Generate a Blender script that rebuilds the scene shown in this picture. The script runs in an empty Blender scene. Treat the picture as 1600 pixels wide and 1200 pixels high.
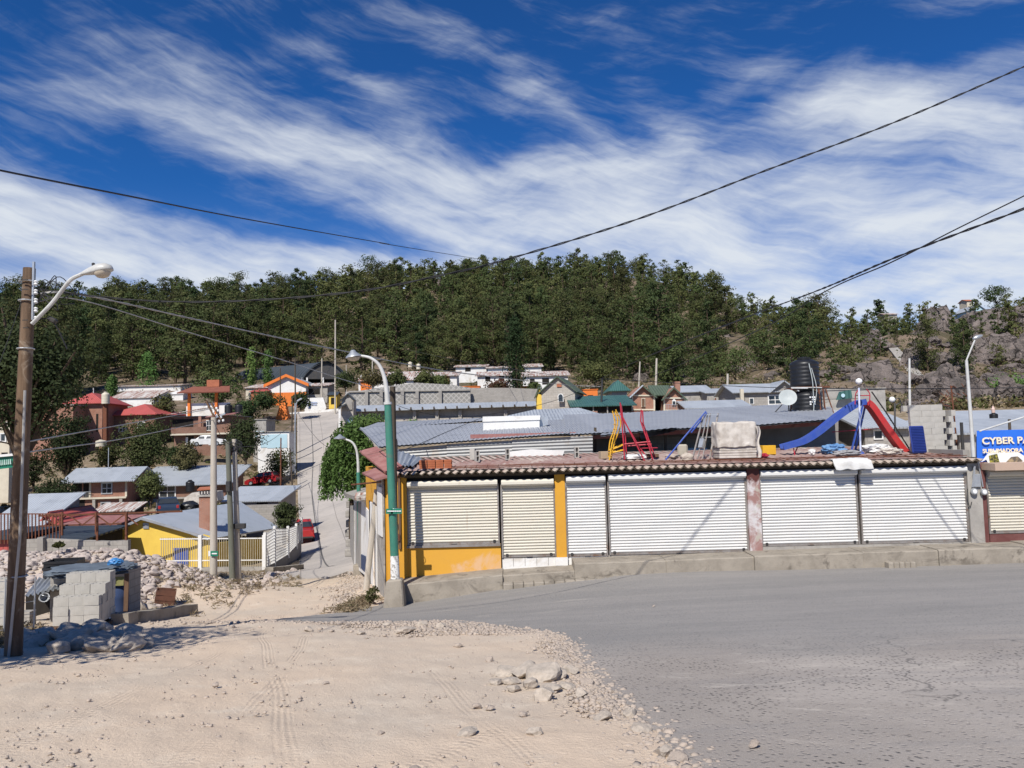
import bpy, bmesh, math, random
import numpy as np
from mathutils import Vector, Matrix, noise
random.seed(7); rng = np.random.default_rng(11)
S = bpy.context.scene; COL = S.collection
PI = math.pi; R = math.radians
# ------------------------------------------------------------------ camera (eye at the origin, looking along +Y)
F = 1200.0; PITCH = math.atan(85/1200); ROLL = -0.025
RM = Matrix.Rotation(PI/2 + PITCH, 3, 'X') @ Matrix.Rotation(ROLL, 3, 'Z')
cam = bpy.data.objects.new('camera', bpy.data.cameras.new('camera')); COL.objects.link(cam)
cam.matrix_world = RM.to_4x4(); cam.data.sensor_width = 36; cam.data.lens = 27
cam.data.clip_start = .05; cam.data.clip_end = 4000; S.camera = cam
def P(px, py, d):                       # point seen at a photo pixel, d metres ahead
    v = RM @ Vector(((px-800)/F, (600-py)/F, -1)); return v*(d/v.y)
def PX(x, y, z):                        # world point -> photo pixel
    v = RM.transposed() @ Vector((x, y, z)); return 800-F*v.x/v.z, 600+F*v.y/v.z
# ------------------------------------------------------------------ terrain
CP = [(-900,3,-2.0),(200,3,-2.0),(1200,3,-2.0),(2500,3,-2.0)]
CP += [(p,5.4,-2.34) for p in (-400,200,800,1400,2000)] + [(p,10,-2.97) for p in (-200,400,800,1200,1800)]
CP += [(0,14,-3.5),(400,14,-3.5),(865,14,-3.5),(1400,14,-3.38),(1900,14,-3.25),(-300,14,-3.4),
 (200,18,-4.02),(430,18,-4.08),(700,18,-4.05),(1200,18,-3.75),(1700,18,-3.6),(-200,18,-3.8),
 (450,23,-4.75),(620,22.9,-4.78),(780,22.9,-4.4),(1000,22.9,-4.08),(1200,22.9,-4.06),(1500,22.9,-4.04),(1700,22.9,-4.0),(2200,22.9,-3.9),
 (100,22,-4.45),(0,22,-4.3),(-200,24,-3.8),(258,24,-4.77),(334,31,-5.76),(90,27.5,-3.75),(180,28,-3.75),(300,30,-4.75),(0,27,-3.7),(100,36,-6.3),(0,36,-6.0),(250,37,-6.6),
 (420,31,-5.6),(500,31,-5.75),(580,31,-5.75),(500,40,-6.6),(560,38,-6.5),(334,42,-7.0),(100,44,-7.4),(413,48,-7.75),(225,50,-7.9),(560,47,-7.1),(0,50,-7.5),(-250,50,-7),
 (490,60,-8.3),(200,62,-7.8),(0,64,-7.4),(485,75,-8.0),(400,75,-7.2),(100,78,-7.0),(0,78,-6.3),(485,90,-6.2),(413,95,-4.9),(150,95,-3.8),(0,95,-3.0),(280,94,-4.0),
 (485,110,-2.2),(330,112,-.3),(150,115,1.2),(0,115,1.5),(-250,110,1),(420,120,1.5),(495,140,4.9),(440,140,5.0),(300,150,9.6),(100,150,10),(0,150,10.5),(-250,150,11),
 (640,30,-5),(800,35,-4.2),(1200,35,-4),(1700,35,-3.8),(640,45,-5),(800,50,-2),(1300,50,-1),(1700,50,-1),(600,75,-5.0),(575,60,-7),(700,75,-1),(560,100,-2.5),(540,120,1.2),
 (700,110,2.0),(860,95,2.2),(1000,85,2.2),(1300,85,2.0),(1600,85,2.4),(1900,85,2.4),
 (600,140,6.5),(700,135,7.2),(900,130,7.0),(1100,130,7.3),(1300,120,7.2),(1600,110,5.2),(1900,110,5),
 (-250,180,17),(0,180,16),(300,180,16),(500,180,15.2),(700,180,15),(900,180,14.5),(1100,180,14.6),(1300,170,17),(1450,160,17),(1600,150,14),(1900,150,14),
 (-250,270,42),(0,270,41),(300,270,41),(600,270,40.5),(900,270,40),(1100,270,38),(1300,240,28),(1450,230,28),(1600,220,29),(1900,220,29),
 (-250,380,63),(0,380,64),(150,380,64),(300,380,57),(350,380,66),(500,380,70),(600,380,76),(700,380,77),(850,380,77),(950,380,78),(1050,380,76),(1150,380,62),(1250,380,50),
 (1350,300,35),(1450,300,35),(1550,300,41),(1650,300,42),(1900,300,42)]
CP += [(p,600,z) for p,z in ((-250,52),(0,52),(300,50),(600,66),(900,66),(1200,46),(1500,36),(1900,36))]
CP += [(p,900,20) for p in (-250,300,900,1500,1900)]
CA = np.array(CP, float)
def _uv(px, d): return np.stack([np.clip(px,-450,2150)/300., 2.2*np.log2(np.maximum(d,3.))], -1)
_U = _uv(CA[:,0], CA[:,1]); _T = CA[:,2]/CA[:,1]
def _k(a, b):
    r2 = ((a[:,None,:]-b[None,:,:])**2).sum(-1); return .5*r2*np.log(r2+1e-9)
_n = len(_U); _A = np.zeros((_n+3,_n+3)); _A[:_n,:_n] = _k(_U,_U)+np.eye(_n)*.02
_A[:_n,_n] = 1; _A[:_n,_n+1:] = _U; _A[_n,:_n] = 1; _A[_n+1:,:_n] = _U.T
_W = np.linalg.solve(_A, np.concatenate([_T,[0,0,0]]))
def HV(x, y):
    x = np.asarray(x,float); y = np.asarray(y,float); sh = x.shape; x = x.ravel(); y = y.ravel(); out = np.empty_like(x)
    for i in range(0, len(x), 20000):
        xs, ys = x[i:i+20000], y[i:i+20000]; d = np.maximum(ys,3.); uv = _uv(800+1200*xs/d, d)
        z = d*(_k(uv,_U)@_W[:_n] + _W[_n] + uv@_W[_n+1:])
        pl = -1.6-.137*np.maximum(ys,-12); w = np.clip((ys-4.5)/3.,0,1); w = w*w*(3-2*w)
        out[i:i+20000] = pl*(1-w)+z*w
    return out.reshape(sh)
def H(x, y): return float(HV(np.array([x]),np.array([y]))[0])
def GX(px, d): return P(px,690,d).x
def G(px, d, dz=0):
    x = GX(px,d); return Vector((x,d,H(x,d)+dz))
# ------------------------------------------------------------------ object helpers
def tag(o, label=None, cat=None, group=None, kind=None):
    for k,v in (('label',label),('category',cat),('group',group),('kind',kind)):
        if v: o[k] = v
    return o
def thing(name, loc, label, cat, rz=0, group=None, rot=None):
    o = bpy.data.objects.new(name, None); COL.objects.link(o); o.location = loc; o.empty_display_size = .3
    o.rotation_euler = rot if rot else (0,0,rz); return tag(o,label,cat,group)
def link(me, name, parent=None, loc=None, rot=None, scale=None):
    o = bpy.data.objects.new(name, me); COL.objects.link(o); o.parent = parent
    if loc is not None: o.location = loc
    if rot is not None: o.rotation_euler = rot
    if scale is not None: o.scale = scale if hasattr(scale,'__len__') else (scale,)*3
    return o
def copy_tree(o, loc=None, rot=None, scale=None, label=None, parent=None):
    c = o.copy(); COL.objects.link(c); c.parent = parent
    if loc is not None: c.location = loc
    if rot is not None: c.rotation_euler = rot
    if scale is not None: c.scale = scale if hasattr(scale,'__len__') else (scale,)*3
    if label: c['label'] = label
    for ch in o.children: copy_tree(ch, parent=c)
    return c
class MB:
    def __init__(s): s.v=[]; s.f=[]; s.mi=[]; s.cur=0
    def add(s, vs, fs):
        b = len(s.v); s.v += [tuple(v) for v in vs]; s.f += [tuple(i+b for i in f) for f in fs]; s.mi += [s.cur]*len(fs); return s
    def hexa(s, p):                     # 4 bottom then 4 top points, both counter-clockwise
        return s.add(p, [(3,2,1,0),(4,5,6,7),(0,1,5,4),(1,2,6,5),(2,3,7,6),(3,0,4,7)])
    def box(s, x0,x1,y0,y1,z0,z1):
        return s.hexa([(x0,y0,z0),(x1,y0,z0),(x1,y1,z0),(x0,y1,z0),(x0,y0,z1),(x1,y0,z1),(x1,y1,z1),(x0,y1,z1)])
    def obox(s, c, size, rot=None):
        m = (rot or Matrix.Identity(3)); c = Vector(c); a,b,d = [q/2 for q in size]
        return s.hexa([c+m@Vector(q) for q in ((-a,-b,-d),(a,-b,-d),(a,b,-d),(-a,b,-d),(-a,-b,d),(a,-b,d),(a,b,d),(-a,b,d))])
    def bar(s, p, q, w, h=None):        # square bar between two points
        p=Vector(p); q=Vector(q); d=q-p; L=d.length; zq = d.to_track_quat('Z','Y').to_matrix()
        return s.obox((p+q)/2,(w,h or w,L),zq)
    def slab(s, q, t):                  # four corners of the top face (ccw from above), thickness t downwards
        q=[Vector(a) for a in q]; n=(q[1]-q[0]).cross(q[3]-q[0]).normalized()
        return s.hexa([a-n*t for a in q]+q)
    def prism(s, poly, n0, n1):         # poly of 3D points extruded from offset n0 to offset n1 (vectors)
        k=len(poly); a=[Vector(p)+Vector(n0) for p in poly]; b=[Vector(p)+Vector(n1) for p in poly]
        return s.add(a+b,[tuple(range(k))[::-1],tuple(range(k,2*k))]+[(i,(i+1)%k,k+(i+1)%k,k+i) for i in range(k)])
    def tube(s, pts, r, n=7, cap=True):
        pts=[Vector(p) for p in pts]; rs = r if hasattr(r,'__len__') else [r]*len(pts); vs=[]; fs=[]; up=None
        for i,p in enumerate(pts):
            t=(pts[min(i+1,len(pts)-1)]-pts[max(i-1,0)]).normalized()
            if up is None: up = Vector((0,0,1)) if abs(t.z)<.9 else Vector((0,1,0))
            a=t.cross(up)
            if a.length<1e-5: a=t.orthogonal()
            a.normalize(); b=a.cross(t).normalized(); up=b
            for k in range(n):
                th=2*PI*k/n; vs.append(p+(a*math.cos(th)+b*math.sin(th))*rs[i])
        m=len(pts)
        for i in range(m-1):
            for k in range(n): fs.append((i*n+k,i*n+(k+1)%n,(i+1)*n+(k+1)%n,(i+1)*n+k))
        if cap: fs.append(tuple(range(n))[::-1]); fs.append(tuple((m-1)*n+k for k in range(n)))
        return s.add(vs,fs)
    def lathe(s, prof, n=16, c=(0,0,0), M=None):
        c=Vector(c); vs=[]; fs=[]
        for r,z in prof:
            for k in range(n):
                v=Vector((r*math.cos(2*PI*k/n),r*math.sin(2*PI*k/n),z)); vs.append(c+(M@v if M else v))
        for i in range(len(prof)-1):
            for k in range(n): fs.append((i*n+k,i*n+(k+1)%n,(i+1)*n+(k+1)%n,(i+1)*n+k))
        fs.append(tuple(range(n))[::-1]); fs.append(tuple((len(prof)-1)*n+k for k in range(n)))
        return s.add(vs,fs)
    def grid(s, fn, nu, nv):
        vs=[fn(i/nu,j/nv) for j in range(nv+1) for i in range(nu+1)]
        return s.add(vs,[(j*(nu+1)+i,j*(nu+1)+i+1,(j+1)*(nu+1)+i+1,(j+1)*(nu+1)+i) for j in range(nv) for i in range(nu)])
    def mesh(s, name, mats, smooth=None, bev=0):
        me=bpy.data.meshes.new(name); me.from_pydata(s.v,[],s.f)
        for m in (mats if isinstance(mats,(list,tuple)) else [mats]): me.materials.append(m)
        me.polygons.foreach_set('material_index', s.mi)
        bm=bmesh.new(); bm.from_mesh(me)
        if bev:
            bm.normal_update(); es=[e for e in bm.edges if len(e.link_faces)==2 and e.calc_face_angle(0)>.5]
            bmesh.ops.bevel(bm,geom=es,offset=bev,segments=1,affect='EDGES')
        bmesh.ops.recalc_face_normals(bm,faces=bm.faces); bm.to_mesh(me); bm.free()
        if smooth:
            me.polygons.foreach_set('use_smooth',[True]*len(me.polygons)); me.set_sharp_from_angle(angle=R(smooth))
        return me
    def build(s, name, mats, parent=None, smooth=None, bev=0, loc=None, rot=None):
        return link(s.mesh(name,mats,smooth,bev),name,parent,loc,rot)
def corr(mb, q, period, amp, rows=6, thick=.012, n=6):   # corrugated sheet over a bilinear quad, ridges along q0->q3
    q=[Vector(a) for a in q]; nr=((q[1]-q[0]).cross(q[3]-q[0])).normalized(); L=((q[1]-q[0]).length+(q[2]-q[3]).length)/2
    nu=max(2,int(L/period*n))
    for off in (0,-thick):
        mb.grid(lambda u,v:(q[0]*(1-u)+q[1]*u)*(1-v)+(q[3]*(1-u)+q[2]*u)*v+nr*(off+amp*math.sin(2*PI*u*L/period)),nu,rows)
    return mb
def cr(pts, n=8):                       # Catmull-Rom through points
    pts=[Vector(p) for p in pts]; p=[pts[0]*2-pts[1]]+pts+[pts[-1]*2-pts[-2]]; out=[]
    for i in range(1,len(p)-2):
        for k in range(n):
            t=k/n; a,b,c,d=p[i-1:i+3]
            out.append(.5*((2*b)+(c-a)*t+(2*a-5*b+4*c-d)*t*t+(3*b-a-3*c+d)*t**3))
    return out+[pts[-1]]
def mesh_np(name, v, f, mats, mi=None, smooth=False):
    me=bpy.data.meshes.new(name); k=f.shape[1]; me.vertices.add(len(v)); me.vertices.foreach_set('co',v.astype(np.float32).ravel())
    me.loops.add(f.size); me.loops.foreach_set('vertex_index',f.astype(np.int32).ravel()); me.polygons.add(len(f))
    me.polygons.foreach_set('loop_start',np.arange(0,f.size,k,dtype=np.int32)); me.polygons.foreach_set('loop_total',np.full(len(f),k,dtype=np.int32))
    for m in mats: me.materials.append(m)
    if mi is not None: me.polygons.foreach_set('material_index',mi.astype(np.int32))
    if smooth: me.polygons.foreach_set('use_smooth',np.ones(len(f),dtype=bool))
    me.update(calc_edges=True); me.validate(); return me
# ------------------------------------------------------------------ materials
class N:                                # tiny node helper
    def __init__(s, name):
        s.m=bpy.data.materials.new(name); s.m.use_nodes=True; s.t=s.m.node_tree; s.b=s.t.nodes['Principled BSDF']
        s.out=s.t.nodes['Material Output']
    def n(s, typ, ins=None, **kw):
        x=s.t.nodes.new('ShaderNode'+typ)
        for k,v in kw.items(): setattr(x,k,v)
        for k,v in (ins or {}).items(): s.set(x.inputs[k],v)
        return x
    def set(s, sock, v):
        if isinstance(v,bpy.types.NodeSocket): s.t.links.new(v,sock)
        elif isinstance(v,(tuple,list)) and len(v)==3 and sock.type=='RGBA': sock.default_value=(*v,1)
        else: sock.default_value=v
    def math(s, op, a, b=0.0, c=None, clamp=False):
        x=s.t.nodes.new('ShaderNodeMath'); x.operation=op; x.use_clamp=clamp; s.set(x.inputs[0],a); s.set(x.inputs[1],b)
        if c is not None: s.set(x.inputs[2],c)
        return x.outputs[0]
    def mix(s, f, a, b, mode='MIX'):
        x=s.t.nodes.new('ShaderNodeMix'); x.data_type='RGBA'; x.blend_type=mode; s.set(x.inputs[0],f); s.set(x.inputs[6],a); s.set(x.inputs[7],b); return x.outputs[2]
    def ramp(s, f, a, b):
        x=s.t.nodes.new('ShaderNodeMapRange'); x.interpolation_type='SMOOTHSTEP'; s.set(x.inputs[0],f); x.inputs[1].default_value=a; x.inputs[2].default_value=b; return x.outputs[0]
    def noise(s, vec, scale, detail=5, rough=.6, dist=0): 
        x=s.n('TexNoise',{'Scale':scale,'Detail':detail,'Roughness':rough,'Distortion':dist}); s.set(x.inputs['Vector'],vec); return x.outputs['Fac']
    def co(s, w='Object'): return s.n('TexCoord').outputs[w]
    def mapv(s, vec, scale=(1,1,1), rot=(0,0,0), loc=(0,0,0)):
        x=s.n('Mapping'); s.set(x.inputs['Vector'],vec); x.inputs['Scale'].default_value=scale; x.inputs['Rotation'].default_value=rot; x.inputs['Location'].default_value=loc; return x.outputs[0]
    def bump(s, h, strength=.3, dist=.02):
        x=s.n('Bump',{'Height':h,'Strength':strength,'Distance':dist}); s.set(s.b.inputs['Normal'],x.outputs[0]); return x
    def fin(s, col, rough=.85, metal=0, spec=.3):
        s.set(s.b.inputs['Base Color'],col); s.set(s.b.inputs['Roughness'],rough); s.b.inputs['Metallic'].default_value=metal
        s.b.inputs['Specular IOR Level'].default_value=spec; return s.m
def mat(name, c, c2=None, scale=2, rough=.85, metal=0, bump=0, spec=.3, stretch=(1,1,1), lo=.35, hi=.7, dirt=None, bdist=.02):
    """plain surface with wear: colour c varied to c2 by stretched noise, fine grain, optional dirt blotches"""
    k=N(name); o=k.co(); v=k.mapv(o,stretch); c2=c2 or tuple(q*.75 for q in c)
    n1=k.noise(v,scale,6,.65); col=k.mix(k.ramp(n1,lo,hi),c,c2)
    g=k.noise(o,scale*14,3); col=k.mix(k.math('MULTIPLY',g,.35),col,tuple(q*.6 for q in c))
    if dirt: col=k.mix(k.ramp(k.noise(o,scale*.7,7,.7,1.2),.52,.68),col,dirt)
    if bump: k.bump(k.math('ADD',k.math('MULTIPLY',n1,.6),k.math('MULTIPLY',g,.4)),bump,bdist)
    return k.fin(col,rough,metal,spec)
def brickmat(name, c1, c2, mortar, bw=.24, bh=.07, msize=.012, bump=.4, dirt=None):
    k=N(name); x=k.n('SeparateXYZ',{0:k.co()}); u=k.math('ADD',x.outputs[0],x.outputs[1])
    v=k.n('CombineXYZ',{0:u,1:x.outputs[2],2:0.0}).outputs[0]
    b=k.n('TexBrick',{'Vector':v,'Color1':c1,'Color2':c2,'Mortar':mortar,'Scale':1.0,'Mortar Size':msize,'Brick Width':bw,'Row Height':bh,'Bias':0.0})
    n1=k.noise(k.co(),1.3,6,.7); col=k.mix(k.math('MULTIPLY',k.ramp(n1,.4,.75),.55),b.outputs[0],dirt or tuple(q*.5 for q in c1))
    k.bump(b.outputs[1],-bump,.01); return k.fin(col,.9)
def roofmat(name, c, c2, period=.12, axis=0, rough=.45, metal=.6, rust=None, rl=(.55,.7), bump=.5):
    """corrugated sheet: ribs as bump along the slope, per-sheet tone, optional rust streaks"""
    k=N(name); o=k.co(); x=k.n('SeparateXYZ',{0:o}); u=x.outputs[axis]
    w=k.math('SINE',k.math('MULTIPLY',u,2*PI/period)); sh=k.n('TexWhiteNoise',{'W':k.math('FLOOR',k.math('MULTIPLY',u,1.15))},noise_dimensions='1D').outputs[0]
    n1=k.noise(k.mapv(o,(1,1,1)),.9,6,.7); col=k.mix(k.math('MULTIPLY',sh,.7),c,c2); col=k.mix(k.math('MULTIPLY',k.ramp(n1,.45,.75),.5),col,tuple(q*.7 for q in c2))
    if rust: 
        st=k.mapv(o,(2.2,.25,.25) if axis==0 else (.25,2.2,.25)); col=k.mix(k.ramp(k.noise(st,1.6,5,.7),*rl),col,rust)
    k.bump(w,bump,period*.3); return k.fin(col,rough,metal,.4)
# ---- ground
k=N('dirt and hillside soil'); g=k.n('NewGeometry').outputs['Position']; sx=k.n('SeparateXYZ',{0:g}); yy=sx.outputs[1]
nb=k.noise(g,.22,6,.6); nm=k.noise(g,1.7,7,.65); nf=k.noise(g,24,5,.7); nv=k.noise(g,95,3,.6)
dirt=k.mix(k.ramp(nb,.32,.68),(.63,.50,.375),(.55,.465,.37)); dirt=k.mix(k.math('MULTIPLY',k.ramp(nm,.5,.72),.55),dirt,(.69,.595,.475))
dirt=k.mix(k.math('MULTIPLY',k.ramp(nf,.5,.75),.3),dirt,(.33,.25,.185)); dirt=k.mix(k.math('MULTIPLY',k.ramp(nv,.55,.75),.3),dirt,(.60,.53,.45))
h1=k.noise(g,.09,7,.7); h2=k.noise(g,.5,6,.7); hill=k.mix(k.ramp(h1,.4,.62),(.075,.065,.035),(.19,.14,.10)); hill=k.mix(k.ramp(h2,.5,.68),hill,(.27,.21,.165)); hill=k.mix(k.ramp(k.noise(g,1.2,4),.56,.7),hill,(.07,.075,.03))
yard=k.mix(k.ramp(h2,.42,.66),(.30,.23,.15),(.17,.13,.075)); yard=k.mix(k.ramp(k.noise(g,1.6,5,.7),.5,.68),yard,(.42,.35,.27))
col=k.mix(k.ramp(yy,34,44),dirt,yard); col=k.mix(k.ramp(yy,120,165),col,hill)
pos2=g; trk2=None
for a0,c0,w0,l0,l1 in ((51,-3.55,.13,0,99),(51,-4.75,.13,0,99),(38,-3.2,.10,0,99),(104,1.15,.13,0,99),(108,-.25,.13,0,99),(118,5.6,.15,0,99),(118,7.0,.15,0,99),(97,-3.6,.13,0,99),(97,-2.2,.13,0,99)):
    d_=k.n('VectorMath',{0:g,1:(math.sin(R(a0)),-math.cos(R(a0)),0)},operation='DOT_PRODUCT').outputs['Value']; l_=k.n('VectorMath',{0:g,1:(math.cos(R(a0)),math.sin(R(a0)),0)},operation='DOT_PRODUCT').outputs['Value']
    wob=k.math('MULTIPLY_ADD',k.n('TexNoise',{'Vector':g,'Scale':.12,'Detail':1.0}).outputs['Fac'],2.2,-1.1); dd_=k.math('SUBTRACT',k.math('ADD',d_,wob),c0); ab=k.math('ABSOLUTE',dd_)
    msk=k.ramp(ab,w0,w0*.6); gro=k.math('MULTIPLY_ADD',k.math('SINE',k.math('ADD',k.math('MULTIPLY',l_,2*PI/.075),k.math('MULTIPLY',ab,24.0))),.32,-.35); gro=k.math('ADD',gro,k.math('MULTIPLY',k.math('SINE',k.math('MULTIPLY',dd_,2*PI/.065)),.3)); v_=k.math('MULTIPLY',msk,gro); trk2=v_ if trk2 is None else k.math('ADD',trk2,v_)
trk2=k.math('MULTIPLY',trk2,k.ramp(k.noise(g,.4,4,.6),.42,.56)); trk2=k.math('MULTIPLY',trk2,k.ramp(yy,24,20)); dirt=k.mix(k.math('MULTIPLY',k.math('ABSOLUTE',trk2),.25),dirt,(.42,.33,.25)); col=k.mix(k.ramp(yy,34,44),dirt,yard); col=k.mix(k.ramp(yy,78,125),col,hill)
tw=k.n('TexWave',{'Vector':k.mapv(g,(1,1,1),(0,0,R(38))),'Scale':1.1,'Distortion':2.2,'Detail':3.0,'Detail Scale':.6},wave_type='BANDS'); trk=k.math('MULTIPLY',tw.outputs['Fac'],k.ramp(k.noise(g,.35,3),.52,.66))
k.bump(k.math('ADD',k.math('ADD',k.math('MULTIPLY',nf,.85),k.math('MULTIPLY',nv,.28)),k.math('ADD',nm,k.math('MULTIPLY',trk2,.36))),.55,.05)
M_ground=k.fin(col,.95,0,.15)
k=N('worn grey asphalt'); g=k.n('NewGeometry').outputs['Position']
n1=k.noise(g,.3,6,.65); n2=k.noise(k.mapv(g,(.25,1.4,1)),.9,6,.7); n3=k.noise(g,38,4,.7); vo=k.n('TexVoronoi',{'Vector':k.mapv(g,(1,.8,1)),'Scale':17.0}); v2=k.n('TexVoronoi',{'Vector':g,'Scale':75.0})
col=k.mix(k.ramp(n1,.35,.68),(.315,.278,.243),(.415,.37,.325)); col=k.mix(k.math('MULTIPLY',k.ramp(n2,.48,.7),.5),col,(.235,.222,.214))
col=k.mix(k.math('MULTIPLY',k.ramp(vo.outputs['Distance'],.36,.14),k.math('MULTIPLY',k.ramp(k.noise(g,.55,4),.36,.54),.95)),col,(.07,.066,.062))
col=k.mix(k.math('MULTIPLY',k.ramp(v2.outputs['Distance'],.38,.1),.6),col,(.50,.475,.44)); col=k.mix(k.math('MULTIPLY',k.ramp(n3,.52,.7),.35),col,(.16,.15,.145))
col=k.mix(k.math('MULTIPLY',k.ramp(k.noise(k.mapv(g,(.6,1.3,1)),.9,6,.7,.8),.57,.70),.75),col,(.50,.45,.39))
ck=k.n('TexVoronoi',{'Vector':k.n('VectorMath',{0:g,1:k.n('VectorMath',{0:k.n('TexNoise',{'Vector':g,'Scale':.9,'Detail':5.0}).outputs['Color'],1:(1.6,1.6,1.6)},operation='MULTIPLY').outputs[0]},operation='ADD').outputs[0],'Scale':.23},feature='DISTANCE_TO_EDGE')
col=k.mix(k.math('MULTIPLY',k.ramp(ck.outputs['Distance'],.006,.001),k.math('MULTIPLY',k.ramp(k.noise(g,.25,2),.45,.6),.7)),col,(.09,.085,.08))
ay=k.n('SeparateXYZ',{0:g}).outputs[1]; fr_=k.ramp(k.math('ADD',ay,k.math('MULTIPLY_ADD',k.noise(g,.28,5,.6),5.0,-2.5)),10.0,13.0); smo=k.mix(k.ramp(k.noise(k.mapv(g,(.18,1.1,1)),.8,6,.7),.4,.65),(.245,.235,.222),(.30,.282,.262)); smo=k.mix(k.math('MULTIPLY',n3,.35),smo,(.18,.175,.165)); smo=k.mix(k.math('MULTIPLY',k.ramp(k.noise(k.mapv(g,(.35,1.6,1)),.6,6,.7,.6),.60,.72),.5),smo,(.42,.385,.335))
col=k.mix(k.math('MULTIPLY',fr_,.85),col,smo)
k.bump(k.math('ADD',k.math('MULTIPLY',k.ramp(vo.outputs['Distance'],.05,.4),.7),k.math('MULTIPLY',n3,.6)),.8,.02); M_asph=k.fin(col,.9,0,.2)
k=N('old concrete paving'); g=k.n('NewGeometry').outputs['Position']; n1=k.noise(g,.35,6,.65); n2=k.noise(g,5,5,.7)
col=k.mix(k.ramp(n1,.35,.65),(.36,.33,.30),(.43,.39,.35)); col=k.mix(k.math('MULTIPLY',k.ramp(n2,.5,.7),.4),col,(.27,.25,.235))
br=k.n('TexBrick',{'Vector':k.mapv(g,(1,1,1),(0,0,R(-15.5))),'Color1':(1,1,1),'Color2':(.9,.9,.9),'Mortar':(.5,.5,.5),'Scale':1.0,'Brick Width':3.4,'Row Height':4.2,'Mortar Size':.035,'Bias':0.0},offset=0.0)
col=k.mix(.8,col,br.outputs[0],'MULTIPLY'); k.bump(n2,.3,.02); M_street=k.fin(col,.9,0,.2)
M_tar=mat('dark street line',(.12,.115,.11),(.18,.17,.16),3)
# ---- masonry, paint, metal, wood
M_conc=mat('grey concrete',(.40,.375,.335),(.28,.26,.235),1.6,.92,bump=.35,dirt=(.20,.18,.155))
M_curb=mat('weathered curb concrete',(.34,.30,.245),(.24,.21,.17),1.8,.94,bump=.6,dirt=(.15,.13,.105),bdist=.03)
M_block=mat('grey concrete block',(.47,.445,.40),(.38,.36,.32),3,.95,bump=.5)
M_blockdark=mat('grey block paving wall',(.33,.31,.28),(.26,.24,.22),1.2,.95,bump=.3)
M_ochre=mat('ochre yellow painted plaster',(.66,.335,.035),(.58,.285,.04),1.0,.85,bump=.15,lo=.3,hi=.8)
k=N('faded ochre plaster'); o=k.co(); n1=k.noise(o,1.0,6,.65,.5); s=k.n('SeparateXYZ',{0:o})
low=k.math('MULTIPLY',k.ramp(s.outputs[0],-3.2,-1.0),k.ramp(s.outputs[2],-3.25,-3.75)); col=k.mix(k.noise(o,2,5),(.66,.345,.04),(.58,.30,.05))
col=k.mix(k.math('MULTIPLY',k.ramp(k.math('ADD',n1,k.math('MULTIPLY',low,.28)),.62,.8),.85),col,(.62,.40,.24)); col=k.mix(k.math('MULTIPLY',k.ramp(k.noise(o,6,5,.7),.6,.72),.4),col,(.42,.24,.07)); k.bump(n1,.2,.01); M_ochrefade=k.fin(col,.88)
k=N('cream painted steel slats'); o=k.co(); c=k.mix(k.noise(k.mapv(o,(.6,1,3)),1.5,6,.7),(.66,.62,.52),(.55,.515,.43)); c=k.mix(k.math('MULTIPLY',k.ramp(k.noise(o,2.2,7,.75),.58,.75),.5),c,(.42,.35,.24)); c=k.mix(k.math('MULTIPLY',k.ramp(k.noise(k.mapv(o,(9,1,.5)),1.0,6,.7),.60,.74),.5),c,(.36,.25,.15)); M_cream=k.fin(c,.48,0,.4)
k=N('white painted steel slats'); o=k.co(); c=k.mix(k.noise(k.mapv(o,(.6,1,3)),1.5,6,.7),(.68,.675,.65),(.59,.58,.55)); c=k.mix(k.math('MULTIPLY',k.ramp(k.noise(o,2.0,7,.75),.6,.78),.35),c,(.50,.47,.40)); c=k.mix(k.math('MULTIPLY',k.ramp(k.noise(k.mapv(o,(9,1,.5)),1.0,6,.7),.60,.74),.5),c,(.46,.36,.26)); M_white=k.fin(c,.45,0,.4)
M_whitewall=mat('white wall paint',(.78,.77,.74),(.68,.66,.62),.8,.85,dirt=(.52,.48,.42))
M_rail=mat('dull grey steel',(.34,.32,.30),(.24,.20,.17),4,.55,metal=.4,dirt=(.20,.12,.08))
M_darkmetal=mat('dark steel',(.05,.05,.052),(.08,.07,.06),3,.5,metal=.3)
M_rust=mat('rusty steel',(.20,.075,.04),(.12,.055,.035),5,.8,metal=.2)
M_galv=mat('galvanised steel',(.55,.57,.58),(.42,.44,.46),3,.4,metal=.6)
M_maroon=mat('peeling maroon paint',(.13,.045,.04),(.20,.09,.08),1.5,.8,bump=.2)
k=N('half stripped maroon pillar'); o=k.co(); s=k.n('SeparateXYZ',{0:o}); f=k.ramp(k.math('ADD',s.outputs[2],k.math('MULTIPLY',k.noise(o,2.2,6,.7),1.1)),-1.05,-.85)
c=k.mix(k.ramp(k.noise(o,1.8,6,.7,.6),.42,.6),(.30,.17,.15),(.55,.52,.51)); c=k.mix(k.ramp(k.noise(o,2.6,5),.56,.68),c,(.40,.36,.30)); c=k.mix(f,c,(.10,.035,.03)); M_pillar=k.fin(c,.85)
M_roofred=N('weathered red fibre cement roof'); k=M_roofred; o=k.co(); n1=k.noise(k.mapv(o,(1,.4,1)),.7,7,.7,.4)
c=k.mix(k.ramp(n1,.34,.6),(.235,.125,.11),(.34,.25,.22)); c=k.mix(k.ramp(k.noise(o,.55,6,.7,.8),.52,.66),c,(.46,.385,.33)); c=k.mix(k.math('MULTIPLY',k.ramp(k.noise(o,4,5,.7),.5,.7),.6),c,(.26,.12,.09))
ey=k.n('SeparateXYZ',{0:o}).outputs[1]; c=k.mix(k.ramp(k.math('ADD',ey,k.math('MULTIPLY',k.noise(o,1.5,4),.6)),24.5,24.0),c,(.47,.39,.31)); k.bump(k.noise(o,9,5),.3,.02); M_roofred=k.fin(c,.9)
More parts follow.
